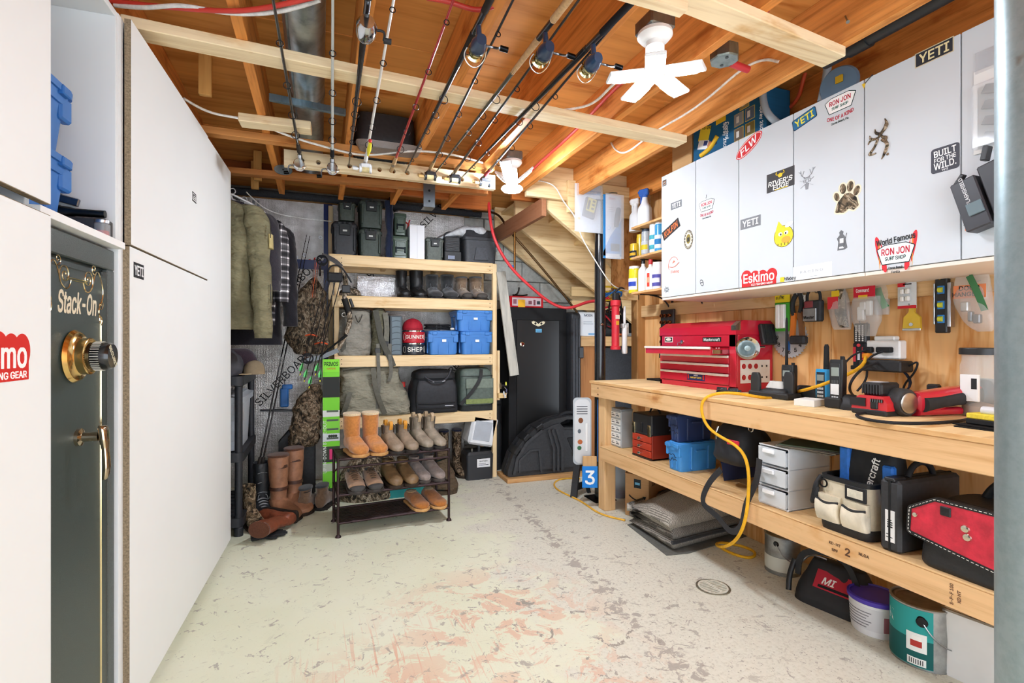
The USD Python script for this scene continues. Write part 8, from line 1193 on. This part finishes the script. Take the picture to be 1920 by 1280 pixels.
for s in (-1, 1):
    bd = affinity.translate(affinity.rotate(affinity.scale(Point(0, 0).buffer(1, 16), .013, .072), s * -14, origin=(0, 0)), x + s * .052, z + .006); g.c('#d8303a').pr(bd, 'xz', -.0006, 0); g.c('#f2e6d8').pr(affinity.scale(bd, .16, .9).buffer(0), 'xz', -.0009, -.0005).c('#e8a83c').pr(affinity.translate(affinity.scale(bd, .10, .8), .006 * s), 'xz', -.0009, -.0005)
o = affinity.translate(Polygon([(-.060, .022), (-.035, .034), (.035, .034), (.060, .022), (.044, -.030), (-.044, -.030)]).buffer(.006), x, z); g.c('#20282c').pr(o, 'xz', -.0012, 0).c('#f6f2f0').pr(o.buffer(-.003), 'xz', -.0015, -.0011).c('#b8243c').tx('RON JON', .024, (x, -.0015, z + .012), w=.098).c('#1f4a4a').tx('SURF SHOP', .013, (x, -.0015, z - .014), w=.072).c('#2a2c30').tx('World Famous', .020, (x, -.0012, z + .054), w=.135, ang=4).tx('Cocoa Beach', .009, (x, -.0002, z - .050), w=.05).tx('Florida', .009, (x, -.0002, z - .066), w=.03); ST(4, g, 'surf shop sticker with red surfboards reading World Famous RON JON SURF SHOP')
x, z = CS(1834, 418); g = G('#2c2e30').pr(affinity.translate(Polygon([(-.04, 0), (.03, 0), (.02, .03), (-.01, .04), (-.03, .02)]), x, z), 'xz', -.0006, 0).c('#d8743a').tx('POWER', .012, (x, 0, z - .012), w=.07); ST(5, g, 'mountain sticker with orange lettering')
# things hung on the near door
x, z = CS(1852, 185); t = T('hook_strip', 'clear hanging package of grey rubber hooks on the nearest wall cabinet door', 'package', (XC - .002, YC - x - .02, W(1850, 285, x=XC)[2]), -90); t.P('card', G('#e2e2e0').b(-.055, -.003, 0, .055, -.001, .27, .001), 'card'); t.P('bubble', G('#eef2f4').b(-.05, -.030, .01, .05, -.003, .22, .006), 'clear_plastic'); t.P('hang_tab', G('#d5d8da').b(-.05, -.004, .26, .05, -.002, .33, .001), 'clear_plastic')
for k in range(4): t.P('hook', G('#6d6f72').at((0, -.016, .04 + .05 * k), ry=18).so([(-.012, 0, 0, .026, .010, 2.4), (.014, 0, 0, .022, .011, 2.4)], 18, 5), 'rubber')
a = CS(1833, 375); t = T('magnetic_tool_holder', 'tilted black magnetic case with a flashlight clipped to the nearest wall cabinet door', 'tool holder', (XC - .003, YC - a[0] - .01, a[1] - .02), -90, ry=0); M_ = dict(loc=(0, -.03, 0), ry=-16)
t.P('case', G('#34353b').at(**M_).b(-.035, -.028, -.085, .035, .028, .085, .004), 'plastic'); t.P('case_lettering', G('#d8d8da').at(**M_).tx('FLASHSHIELD', .010, (-.002, -.0282, .045), ang=90, w=None), 'card'); t.P('side_case', G('#2a2b30').at((.07, -.03, .02), ry=-16).b(-.028, -.03, -.09, .028, .026, .10, .004), 'plastic'); t.P('lens', G('#6d7f86').at(**M_).b(-.012, -.034, -.04, .03, -.026, .0, .004), 'gloss'); t.P('prong', G('#1d1d1f').at(**M_).bar((-.03, 0, .085), (.0, 0, .11), .02, .012), 'plastic'); t.P('prong', G('#1d1d1f').at(**M_).bar((.06, 0, .12), (.08, 0, .16), .03, .014), 'plastic')
# box on top of the cabinets
y0, y1 = W(1300, 240, x=2.06)[1], W(1437, 205, x=2.06)[1]; t = T('spray_gun_carton', 'dark blue power tool carton with yellow pictures on top of the wall cabinets', 'box', (2.06, (y0 + y1) / 2, CZ1 + .001), -90); w2, h = (y0 - y1) / 2, .235
t.P('carton', G('#1f5a80').b(-w2, 0, 0, w2, .16, h, .002), 'cardboard')
pg = G('#e8d23c'); pg.at((-w2 * .62, -.001, h * .62), ry=18).b(-.05, -.001, -.03, .035, 0, .05, 0).at((-w2 * .6, -.0015, h * .5), ry=18).c('#e6e8ea').b(-.055, -.001, -.05, .03, 0, .0, 0).c('#3a4a8a').b(-.01, -.0014, -.03, .02, -.0008, -.005, 0).at().c('#1d1e20').tx('CS-250', .014, (-w2 * .56, -.0024, h * .78), ang=-18)
pg.c('#e4b52c').tu([(-w2 * .75, -.001, h * .18), (-w2 * .45, -.001, h * .26), (-w2 * .25, -.001, h * .45)], .014, 8, 10).c('#2a2c2e').b(-w2 * .42, -.003, h * .28, -w2 * .28, 0, h * .40, .001).c('#c98a6a').sp((-w2 * .5, -.001, h * .34), (.022, .002, .02), 8)
for a_, b_, c_ in ((.22, .12, '#6a5a4a'), (.22, .45, '#8a8f94'), (.50, .12, '#7a6a3a'), (.50, .45, '#54657a'), (.36, .76, '#9a8a5a')): pg.c('#e2c23c').b(w2 * a_ - .002, -.0012, h * b_ - .002, w2 * (a_ + .22) + .002, 0, h * (b_ + .26) + .002, 0).c(c_).b(w2 * a_, -.0018, h * b_, w2 * (a_ + .22), -.001, h * (b_ + .26), 0).c('#d8d4cc').b(w2 * (a_ + .05), -.0022, h * (b_ + .06), w2 * (a_ + .12), -.0016, h * (b_ + .2), 0)
pg.c('#e6c22c').b(-w2 * .3, -.0012, h * .72, -w2 * .02, 0, h * .92, 0).c('#eef2f4').tx('Control', .020, (w2 * .02, -.0006, h * .46), ang=-90).tx('Spray 250', .020, (-w2 * .06, -.0006, h * .40), ang=-90).tx('Spray 250', .018, (w2 * .88, -.0006, h * .36), ang=-90); t.P('printed_front', pg, 'card', 'printed front reading Control Spray 250')
O('cardboard_carton', 'plain brown carton at the far end on top of the wall cabinets', 'box', G('#c2996a').b(-.09, 0, 0, .09, .2, .23, .003), 'cardboard', (2.07, W(1278, 280, x=2.07)[1] - .0, CZ1 + .001), -90)

# ================================================================ three small shelves with cleaning products beside the cabinets
SHZ = (2.035, 1.815, 1.56)
for k, z in enumerate(SHZ):
    t = T('corner_shelf', ['top', 'middle', 'bottom'][k] + ' one of the three small plywood shelves of cleaning products beside the cabinets', 'shelf', (0, 0, 0), world=True)
    t.P('board', G('#dcb07a').b(2.13, 2.625, z - .016, XW - .002, 3.12, z, .002), 'ply_x')
    for y in (2.70, 3.05): t.P('bracket', G('#1f2022').b(2.17, y, z - .022, XW - .003, y + .02, z - .016, .001).b(XW - .010, y, z - .16, XW - .003, y + .02, z - .016, .001).tu([(2.25, y + .01, z - .02), (2.37, y + .01, z - .05), (XW - .01, y + .01, z - .14)], .006, 6, 10), 'paint')
def bottle(label, u, k, x, r, h, col, cap, style, lab='#e8e8e6', lab2=None, name='bottle'):
    y = W(u, 640, x=x)[1]; t = T(name, label, name.replace('_', ' '), (x, y, SHZ[k] + .0005), -70)
    if style == 'spray':
        t.P('bottle', G(col).so([(0, 0, 0, r, r * .7, 3), (h * .1, 0, 0, r, r * .72, 3), (h * .45, 0, 0, r * .95, r * .68, 3), (h * .62, 0, 0, r * .5, r * .45, 2.4), (h * .78, 0, 0, r * .34, r * .34, 2)], 30, 20), 'plastic'); t.P('trigger_head', G(cap).b(-r * .9, -r * .28, h * .82, r * .6, r * .28, h, .006).b(-r * 1.1, -r * .15, h * .9, -r * .8, r * .15, h * .97, .004).b(-r * .7, -r * .12, h * .62, -r * .45, r * .12, h * .84, .004).cy((0, 0, h * .77), (0, 0, h * .84), r * .42), 'plastic')
    elif style == 'can': t.P('can', G(col).la([(0, 0), (r, 0), (r, h * .86), (r * .9, h * .92), (r * .9, h)], n=26), 'gloss'); t.P('cap', G(cap).la([(0, h * .86), (r * .92, h * .86), (r * .92, h), (0, h)], n=26), 'plastic')
    else: t.P('bottle', G(col).so([(0, 0, 0, r * .96, r * .8, 3), (h * .06, 0, 0, r, r * .85, 3), (h * .62, 0, 0, r, r * .85, 3), (h * .78, 0, 0, r * .4, r * .4, 2), (h * .86, 0, 0, r * .38, r * .38, 2)], 28, 18), 'gloss'); t.P('cap', G(cap).cy((0, 0, h * .84), (0, 0, h), r * .42), 'plastic')
    if lab:
        g = G(lab); plate(g, r * (1.0 if style == 'can' else .0) + (0 if style == 'can' else r * .86), r * (1.0 if style == 'can' else .0) + (0 if style == 'can' else r * .86), h * .12, h * .55, -1.0, 1.0, .001)
        if lab2: g.c(lab2); plate(g, r * (1.0 if style == 'can' else .86) + .0006, r * (1.0 if style == 'can' else .86) + .0006, h * .25, h * .42, -.8, .8, .001)
        t.P('label', g, 'card')
    return t
bottle('white trigger spray bottle with white head at the left of the top corner shelf', 1192, 0, 2.24, .050, .25, '#eef0f2', '#f2f2f2', 'spray', None, name='spray_bottle'); bottle('white trigger spray bottle with a blue collar on the top corner shelf', 1209, 0, 2.20, .052, .27, '#eef1f4', '#2f62b8', 'spray', None, name='spray_bottle')
O('blue_cloths', 'stack of blue shop towels on the top corner shelf beside the cabinet', 'shop towels', G('#2f8ccc').so([(0, 0, 0, .06, .06, 4), (.08, 0, 0, .062, .06, 4), (.15, .01, 0, .05, .03, 4)], 30, 14, (.008, 14, 3)), 'cloth', (2.24, 2.74, SHZ[0] + .0005))
bottle('short yellow and black can at the left of the middle corner shelf', 1190, 1, 2.22, .036, .12, '#e2bc2c', '#e8c432', 'can', '#2a2c34', '#d8a82c', 'canister'); bottle('yellow bottle behind the short yellow can on the middle corner shelf', 1201, 1, 2.26, .030, .19, '#e6c02c', '#e6c02c', 'can', None, name='bottle'); bottle('grey bottle with a dark blue top in the middle of the middle corner shelf', 1212, 1, 2.22, .036, .20, '#aeb4ba', '#2a3a4e', 'can', '#c2c8cc', '#d8c22c'); bottle('white and teal aerosol can on the middle corner shelf', 1227, 1, 2.19, .034, .23, '#e2e8ea', '#3c9cb0', 'can', '#4aa8b8', '#e8eef0', 'aerosol_can'); bottle('blue aerosol can nearest the cabinet on the middle corner shelf', 1237, 1, 2.19, .034, .21, '#3f9ad0', '#e6e8ea', 'can', '#e2e6ea', '#2a7ab8', 'aerosol_can')
bottle('yellow and white wipes canister at the left of the bottom corner shelf', 1190, 2, 2.20, .044, .20, '#e8d82c', '#f2f2ee', 'can', '#f0f0ec', '#2f4ab0', 'canister'); bottle('slim white squeeze bottle on the bottom corner shelf', 1206, 2, 2.19, .034, .24, '#e8eaec', '#1c1d20', 'squeeze', None); bottle('bottle with red and orange label on the bottom corner shelf', 1220, 2, 2.19, .036, .22, '#eeeae2', '#c22a30', 'squeeze', '#d8402c', '#e8a080'); bottle('white jar with purple label nearest the cabinet on the bottom corner shelf', 1234, 2, 2.20, .040, .19, '#eeeef2', '#e8e8ea', 'can', '#5a58a8', '#e8e8ee', 'jar')
# gray column at the right edge
t = T('steel_column', 'large gray galvanized steel column at the right edge, close to the camera', 'column', (1.098, .452, 0)); rc = .058
t.P('tube', G('#9fb0b6').la([(0, 0), (rc, 0), (rc, JB), (0, JB)], n=48), 'post_paint'); p = W(1885, 390, d=.78); bz = p[2]; dv = np.array([-.62, -.78, 0])
t.P('bolt', G('#9a7c62').la([(0, 0), (.012, 0), (.012, .028), (.009, .032), (0, .032)], dv * (rc - .004) + (0, 0, bz), tuple(dv), 24), 'dull_metal', 'rusty steel pin')
# ================================================================ under the ceiling: cross boards, rod rack, rods, pipe, wires
BARC = '#ecd9b4'
def cbar(label, a, b, w=.089, h=.038, top=JB, name='cross_board'):
    O(name, label, 'board', G(BARC).bar((a[0], a[1], top - h / 2), (b[0], b[1], top - h / 2), w, h, .003), 'wood_x')
cbar('long pale lumber crosspiece under the joists, from the cabinets to the wall cabinets', (-.62, 2.055), (1.80, 2.175))
cbar('short pale lumber crosspiece under the joists at the top right', (.955, 1.245), (1.80, 1.325))
cbar('short pale board under the joists left of the galvanized duct', (-.36, 2.72), (-.04, 2.70), .085, .04)
# rod rack boards
t = T('rod_rack', 'pale wooden rod rack with round holes holding the fishing rods under the joists', 'rod rack', (0, 0, 0), world=True); RZ0 = JB - .092
hx = [W(u, 0 + v, y=3.12) for u, v in ((566, 291), (597, 294), (625, 297), (655, 302), (683, 304), (711, 308), (737, 311), (763, 315), (790, 318), (815, 322), (840, 326), (865, 330), (890, 334))]
P1 = sbox(-.19, RZ0, 1.07, JB)
for p in hx: P1 = P1.difference(Point(p[0], RZ0 + .040).buffer(.013, 8))
t.P('rear_board', G(BARC).pr(P1, 'xz', 3.10, 3.138), 'wood_x'); P2 = sbox(.30, RZ0, 1.03, JB)
for k in range(9): P2 = P2.difference(Point(.36 + k * .08, RZ0 + .040).buffer(.014, 8))
t.P('front_board', G(BARC).pr(P2, 'xz', 1.215, 1.253), 'wood_x')
RH = RZ0 + .040
def rod(label, ur, vr, uf, vf, col, kind, rear=True, r0=.0035, r1=.008, grip='#2a2522', gl=.28, guides=5, zr=RH, seed=0):
    """A rod lying along the ceiling: rear end in the rack's rear board, front end over the camera; the reel hangs at its thick end."""
    a = W(ur, vr, z=zr); b = W(uf, vf, z=zr)
    d = b - a; e = a + d * ((1.18 - a[1]) / d[1]); ya = 3.135; s = a + d * ((ya - a[1]) / d[1])
    t = T('fishing_rod', label, 'fishing rod', (0, 0, 0), world=True); th, tn = (s, e) if rear else (e, s); dr = (tn - th) / np.linalg.norm(tn - th)
    t.P('blank', G(col).tu([th + dr * gl * .6, th + dr * .9, tn], [r1, (r0 + r1) / 2, r0], 8, 14), 'gloss'); back = .06 if rear else .0
    t.P('grip', G(grip).tu([th - dr * back, th + dr * gl * .45], .012, 10, 4).tu([th + dr * gl * .62, th + dr * gl], [.012, .009], 10, 4), 'foam'); t.P('reel_seat', G('#1f2023' if kind != 'w' else '#c9ccd0').tu([th + dr * gl * .42, th + dr * gl * .66], .0105, 10, 3), 'gloss')
    for k in range(guides):
        q = th + dr * (gl + .18 + (np.linalg.norm(tn - th) - gl - .25) * (k / guides) ** 1.15); rr = .018 - .0024 * k; t.P('guide', G('#3a3c40').tu([q + np.array([0, 0, -.004 - rr]) + rr * np.array([math.cos(w_), 0, math.sin(w_)]) for w_ in np.linspace(0, 6.283, 16)], .0018, 5), 'metal')
    c = th + dr * gl * .54 + np.array([0, 0, -.012]); R3 = np.eye(4); sx = np.cross(dr, (0, 0, 1)); R3[:3, :3] = np.stack([sx, dr, np.cross(sx, dr)], 1); R3[:3, 3] = c
    if kind in 's':
        rc_ = ['#c9ccd0', '#b9bcc2', '#26384f', '#22354c', '#243c58'][seed % 5]
        rl = t.P('reel', G(rc_).x(R3).tu([(0, 0, 0), (0, -.004, -.03), (0, .0, -.055)], .009, 10, 10).so([(-.035, 0, -.06, .016, .018, 2.4), (0, 0, -.062, .026, .026, 2.4), (.018, 0, -.062, .024, .024, 2.2)], 20, 8, ax=1), 'gloss'); t.P('spool', G('#b9b48a' if seed > 1 else '#d8dadc').x(R3).la([(0, .018), (.026, .018), (.028, .022), (.020, .026), (.020, .046), (.028, .050), (.024, .056), (0, .056)], (0, 0, -.062), (0, 1, 0), 24), 'chrome', sub=rl); t.P('bail_wire', G('#d8dadc').x(R3).tu([(-.032, .02, -.062), (-.034, .05, -.075), (0, .062, -.100), (.034, .05, -.075), (.032, .02, -.062)], .002, 6, 20), 'chrome', sub=rl); t.P('crank', G('#8d9094').x(R3).tu([(0.02, -.005, -.06), (.05, -.005, -.06), (.058, -.03, -.075), (.056, -.05, -.085)], .004, 6, 14).c('#1b1c1e').tu([(.056, -.05, -.085), (.082, -.052, -.088)], .009, 8, 4), 'metal', sub=rl)
    elif kind in 'bw':
        rl = t.P('reel', G('#26282c' if kind == 'b' else '#dfe1e4').x(R3).cy((-.026, 0, -.032), (.026, 0, -.032), .020).cy((-.034, 0, -.032), (-.026, 0, -.032), .024).cy((.026, 0, -.032), (.034, 0, -.032), .024).b(-.028, -.03, -.03, .028, .03, -.008, .006), 'gloss'); t.P('crank', G('#c9a468' if kind == 'b' else '#e4e6e8').x(R3).tu([(.036, 0, -.032), (.044, .03, -.045)], .004, 6, 4).cy((.044, .03, -.045), (.07, .03, -.045), .009).tu([(.036, 0, -.032), (.044, -.03, -.02)], .004, 6, 4).cy((.044, -.03, -.02), (.07, -.03, -.02), .009), 'plastic', sub=rl)
        t.P('line', G('#c9b888').x(R3).cy((-.02, 0, -.032), (.02, 0, -.032), .0215), 'nylon', sub=rl)
    elif kind == 'p':
        rl = t.P('reel', G('#c9ccd0').x(R3).la([(0, -.04), (.022, -.038), (.032, -.015), (.032, .02), (.026, .045), (.008, .055), (0, .055)], (0, 0, -.035), (0, 1, 0), 26), 'chrome'); t.P('crank', G('#2a2b2d').x(R3).tu([(.03, 0, -.035), (.052, .0, -.035), (.056, .03, -.045)], .004, 6, 8).cy((.056, .03, -.045), (.08, .03, -.045), .009), 'rubber', sub=rl)
    return t
rod('black spinning rod with a silver reel at its rear end, leftmost under the joists', 562, 290, 512, 0, '#26241f', 's', seed=0, grip='#3a332c')
rod('pale grey spinning rod with a silver reel beside the leftmost rod under the joists', 623, 297, 624, 0, '#c3c8c6', 's', seed=1, grip='#1d1f22')
rod('dark thin rod with a closed-face silver reel hanging at its near end', 655, 302, 683, 60, '#1f2127', 'p', False, gl=.85, r1=.011)
rod('white rod with a white baitcasting reel at its rear end under the joists', 685, 304, 738, 0, '#e8e6e2', 'w', grip='#e6e6e4')
rod('red rod with a cork handle at its rear end under the joists', 737, 311, 850, 0, '#a32326', 'n', grip='#b99a72')
rod('black rod with a large blue spinning reel at its near end', 764, 315, 894, 50, '#1c1d20', 's', False, seed=2, r1=.011, gl=.7)
rod('dark rod with a black baitcasting reel, right of the red rod', 805, 320, 962, 0, '#26282b', 'b', grip='#a88a62')
rod('olive grey rod with a green-blue spinning reel and cork grip', 818, 322, 985, 105, '#4a4a42', 's', False, seed=3, r1=.010, gl=.62, grip='#c2a078')
rod('dark rod with a black baitcasting reel in the middle of the right group', 850, 326, 1078, 10, '#2a2a2c', 'b', grip='#8a7458')
rod('thick black rod with a navy spinning reel and cream collar at its near end', 868, 330, 1062, 130, '#1a1b1f', 's', False, seed=4, r1=.012, gl=.62, grip='#1c1d22')
rod('rightmost black rod with a baitcasting reel and red crank near the rear lamp', 905, 334, 1160, 35, '#2a2b2e', 'b', grip='#8a3038')
O('yellow_lure', 'bright yellow fringed lure with a red bead hanging by the white reel', 'lure', G('#e2d83a').tu([W(694, 268, z=2.2), W(692, 280, z=2.19), W(690, 292, z=2.18)], [.008, .012, .004], 8, 8).c('#d22a2a').sp(W(694, 264, z=2.205), .009, 8), 'plastic')
# duct
t = T('duct_pipe', 'round galvanized steel duct running between two joists at the upper left', 'duct', (0, 0, 0), world=True); xd, zd, rd = -.055, 2.385, .075
t.P('section', G('#a9b1b4').cy((xd, .4, zd), (xd, 2.55, zd), rd, n=40), 'galvanized'); t.P('section', G('#a2aaae').cy((xd, 2.55, zd), (xd, 3.66, zd), rd * .985, n=40), 'galvanized'); t.P('collar', G('#8f989c').la([(rd, -.02), (rd + .003, -.015), (rd + .003, .015), (rd, .02)], (xd, 2.55, zd), (0, 1, 0), 40), 'galvanized'); t.P('seam', G('#8f989c').b(xd - .06, .4, zd - .056, xd - .05, 3.6, zd - .047, .002), 'galvanized')
t = T('duct_strap', 'thin blue-grey steel channel bar carrying the galvanized duct', 'bracket', (0, 0, 0), world=True); a, b = W(505, 183, z=JB - .014), W(648, 212, z=JB - .014); t.P('channel', G('#8fa3ae').bar(a, b, .022, .026, .002), 'galvanized'); t.P('lip', G('#7b8f9a').bar(a + (0, -.013, 0), b + (0, -.013, 0), .003, .03, .001), 'galvanized')
t = T('round_blank', 'small oval galvanized plate under the strapping behind the leftmost reel', 'plate', tuple(W(531, 318, y=3.40))); t.P('plate', G('#8fa0a6').pr(affinity.scale(Point(0, 0).buffer(1, 20), .052, .030), 'xz', 0, .01), 'galvanized'); t.P('screw', G('#6b7478').cy((0, -.003, 0), (0, 0, 0), .006), 'metal')
# black moulded thing stored between the joists
t = T('car_seat_shell', 'ribbed black plastic tub stored between the joists behind the rods', 'tub', (.345, 3.02, JB + .004)); t.P('tub', G('#232427').so([(0, 0, 0, .15, .16, 6), (.03, 0, 0, .165, .18, 6), (.17, 0, 0, .160, .175, 6)], 44, 6, p=6), 'rough_plastic')
for k in range(7): t.P('rib', G('#1b1c1e').b(-.14, -.150 + k * .045, -.006, .14, -.135 + k * .045, .004, .002), 'rough_plastic')
for s, (u, v) in enumerate(((740, 275),)): O('clear_tray', 'shallow clear plastic tray resting on the rod rack below the black tub', 'tray', G('#8d7f76').so([(0, 0, 0, .16, .05, 4), (.035, 0, 0, .18, .06, 4)], 36, 4), 'milky', (.36, 2.84, JB - .036))
t = T('steel_bracket', 'dark steel angle bracket hanging from the strapping above the wooden shelving', 'bracket', tuple(W(805, 388, y=3.40))); h = W(805, 332, y=3.40)[2] - W(805, 388, y=3.40)[2]; t.P('plate', G('#4a5056').b(-.040, 0, 0, .040, .006, h, .003), 'paint')
for z in (.2, .55, .85): t.P('bolt_hole', G('#15171a').cy((.0, -.001, h * z), (0, .0, h * z), .008), 'matte')
t.P('shelf_leg', G('#3c4248').b(-.040, .006, -.0, .040, .10, .006, .002), 'paint')
O('insulated_pipe', 'long pipe in dark grey foam insulation across the top of the back wall', 'pipe', G('#3d4046').tu([W(432, 357, y=4.50), W(600, 372, y=4.50), W(760, 388, y=4.50), W(902, 402, y=4.50)], .030, 14, 30), 'foam'); O('black_drain', 'black plastic drain pipe elbow dropping beside the blue gun sleeve', 'pipe', G('#2b2f36').tu([W(738, 355, y=4.62), W(738, 378, y=4.62), W(745, 395, y=4.62)], .035, 14, 16), 'plastic')
# wires
O('white_cable', 'white electrical cable along the rear rod rack', 'cable', G('#e4e2dc').tu([W(345, 185, z=2.26), W(400, 212, z=2.26), W(455, 223, z=2.26), W(530, 250, z=2.25), W(620, 278, z=2.24), W(680, 290, z=2.245), W(760, 284, z=2.25), W(830, 287, z=2.25), W(905, 305, z=2.25)], .006, 8, 80), 'nylon')
O('white_cable', 'white electrical cable looping between the joists near the right lamp', 'cable', G('#ebe9e2').tu([W(1058, 206, z=2.30), W(1100, 198, z=2.30), W(1128, 180, z=2.30), W(1160, 150, z=2.31), W(1180, 138, z=2.31)], .006, 8, 40), 'nylon'); O('white_cable', 'white electrical cable along the joist toward the wall cabinets', 'cable', G('#e6e4dc').tu([W(1140, 250, x=1.78), W(1150, 275, x=1.78), W(1170, 286, x=1.78), W(1200, 268, x=1.78), W(1240, 240, x=1.78), W(1285, 214, x=1.78), W(1350, 165, x=1.78), W(1400, 125, x=1.78), W(1440, 112, x=1.78), W(1460, 116, x=1.78)], .006, 8, 80), 'nylon')
O('white_cable', 'white electrical cables over the left joists beside the red wire', 'cable', G('#dcdcd8').tu([W(215, 10, z=2.30), W(275, 14, z=2.29), W(340, 11, z=2.285), W(410, 22, z=2.27), W(470, 26, z=2.27), W(540, 18, z=2.28), W(600, 0, z=2.30)], .007, 8, 60), 'nylon'); O('red_wire', 'red water tube over the left joists beside the white cables', 'tube', G('#c23a30').tu([W(205, 2, z=2.31), W(280, 10, z=2.30), W(370, 18, z=2.275), W(450, 20, z=2.27), W(540, 6, z=2.28), W(600, -8, z=2.29)], .008, 8, 60), 'plastic'); O('red_wire', 'red water tube across the joists above the white rod', 'tube', G('#b8342c').tu([W(800, -4, z=2.29), W(850, 6, z=2.285), W(900, 18, z=2.28), W(925, 12, z=2.29)], .008, 8, 40), 'plastic'); O('red_wire', 'red water tube along the joist behind the rear lamp', 'tube', G('#d24a44').tu([W(985, 330, x=1.335), W(1020, 298, x=1.335), W(1060, 262, x=1.335), W(1110, 212, x=1.335), W(1160, 160, x=1.335), W(1190, 135, x=1.335)], .009, 8, 60), 'plastic'); O('red_wire', 'red cable bending behind the wall cabinets', 'tube', G('#d8552c').tu([W(1440, 207, x=2.22), W(1470, 208, x=2.22), W(1495, 185, x=2.22), W(1506, 150, x=2.2), W(1512, 130, x=2.2)], .009, 8, 50), 'plastic'); O('red_wire', 'red cable at the top behind the steel junction box', 'tube', G('#c8504c').tu([W(1362, 22, z=2.33), W(1392, 16, z=2.34), W(1425, 34, z=2.34), W(1440, 18, z=2.36)], .009, 8, 40), 'plastic')
t = T('steel_junction_box', 'octagonal steel junction box with a red connector between the joists', 'junction box', tuple(W(1358, 115, z=JB + .01)), 20); t.P('box', G('#8d9894').la([(0, 0), (.052, 0), (.055, .006), (.055, .05), (0, .05)], n=8, sm=10), 'galvanized'); t.P('clamp', G('#c22c34').cy((.05, 0, .012), (.14, -.03, .005), .014), 'plastic', 'red connector'); t.P('screw', G('#5a6264').cy((.02, .02, -.003), (.02, .02, 0), .006), 'metal'); t.P('screw', G('#5a6264').cy((-.02, -.02, -.003), (-.02, -.02, 0), .006), 'metal')
t = T('drain_pipe', 'black plastic drain pipe running under the joists above the wall cabinets', 'pipe', (0, 0, 0), world=True); t.P('pipe', G('#232528').cy((1.93, .1, 2.345), (1.93, 1.46, 2.345), .030, n=24), 'plastic'); t.P('coupling', G('#1c1e20').cy((1.93, 1.28, 2.345), (1.93, 1.36, 2.345), .036, n=24), 'plastic'); t.P('coupling', G('#1c1e20').cy((1.93, .62, 2.345), (1.93, .74, 2.345), .050, n=24), 'plastic')
O('flexible_conduit', 'grey corrugated conduit dropping behind the wall cabinets left of the blue disc', 'conduit', G('#9aa3aa').tu([W(1552, 105, x=2.12), W(1550, 140, x=2.12), W(1545, 165, x=2.12), W(1540, 190, x=2.12)], .017, 12, 30), 'plastic'); O('flexible_conduit', 'grey corrugated conduit curving down beside the dark blue carton', 'conduit', G('#9aa3aa').tu([W(1430, 172, x=2.03), W(1434, 200, x=2.03), W(1448, 222, x=2.04), W(1460, 232, x=2.06)], .017, 12, 30), 'plastic')
t = T('blue_disc', 'round grey-blue plastic disc with a yellow label leaning behind the wall cabinets', 'disc', tuple(W(1575, 160, x=2.14))); t.P('disc', G('#6d8aa2').la([(0, 0), (.075, 0), (.080, .01), (.072, .022), (0, .024)], (0, 0, 0), (-1, -.3, 0), 36), 'plastic'); t.P('label', G('#e0b830').b(-.030, -.03, -.0, -.022, .0, .03, 0), 'card')
t = T('hook_nail', 'large bent steel nail driven in the joist at the top right', 'nail', tuple(W(1585, 30, x=1.78))); t.P('shank', G('#8d9296').cy((0, 0, 0), (-.03, -.03, -.045), .0025), 'metal'); t.P('head', G('#8d9296').cy((-.03, -.03, -.045), (-.0315, -.0315, -.0475), .006), 'metal')
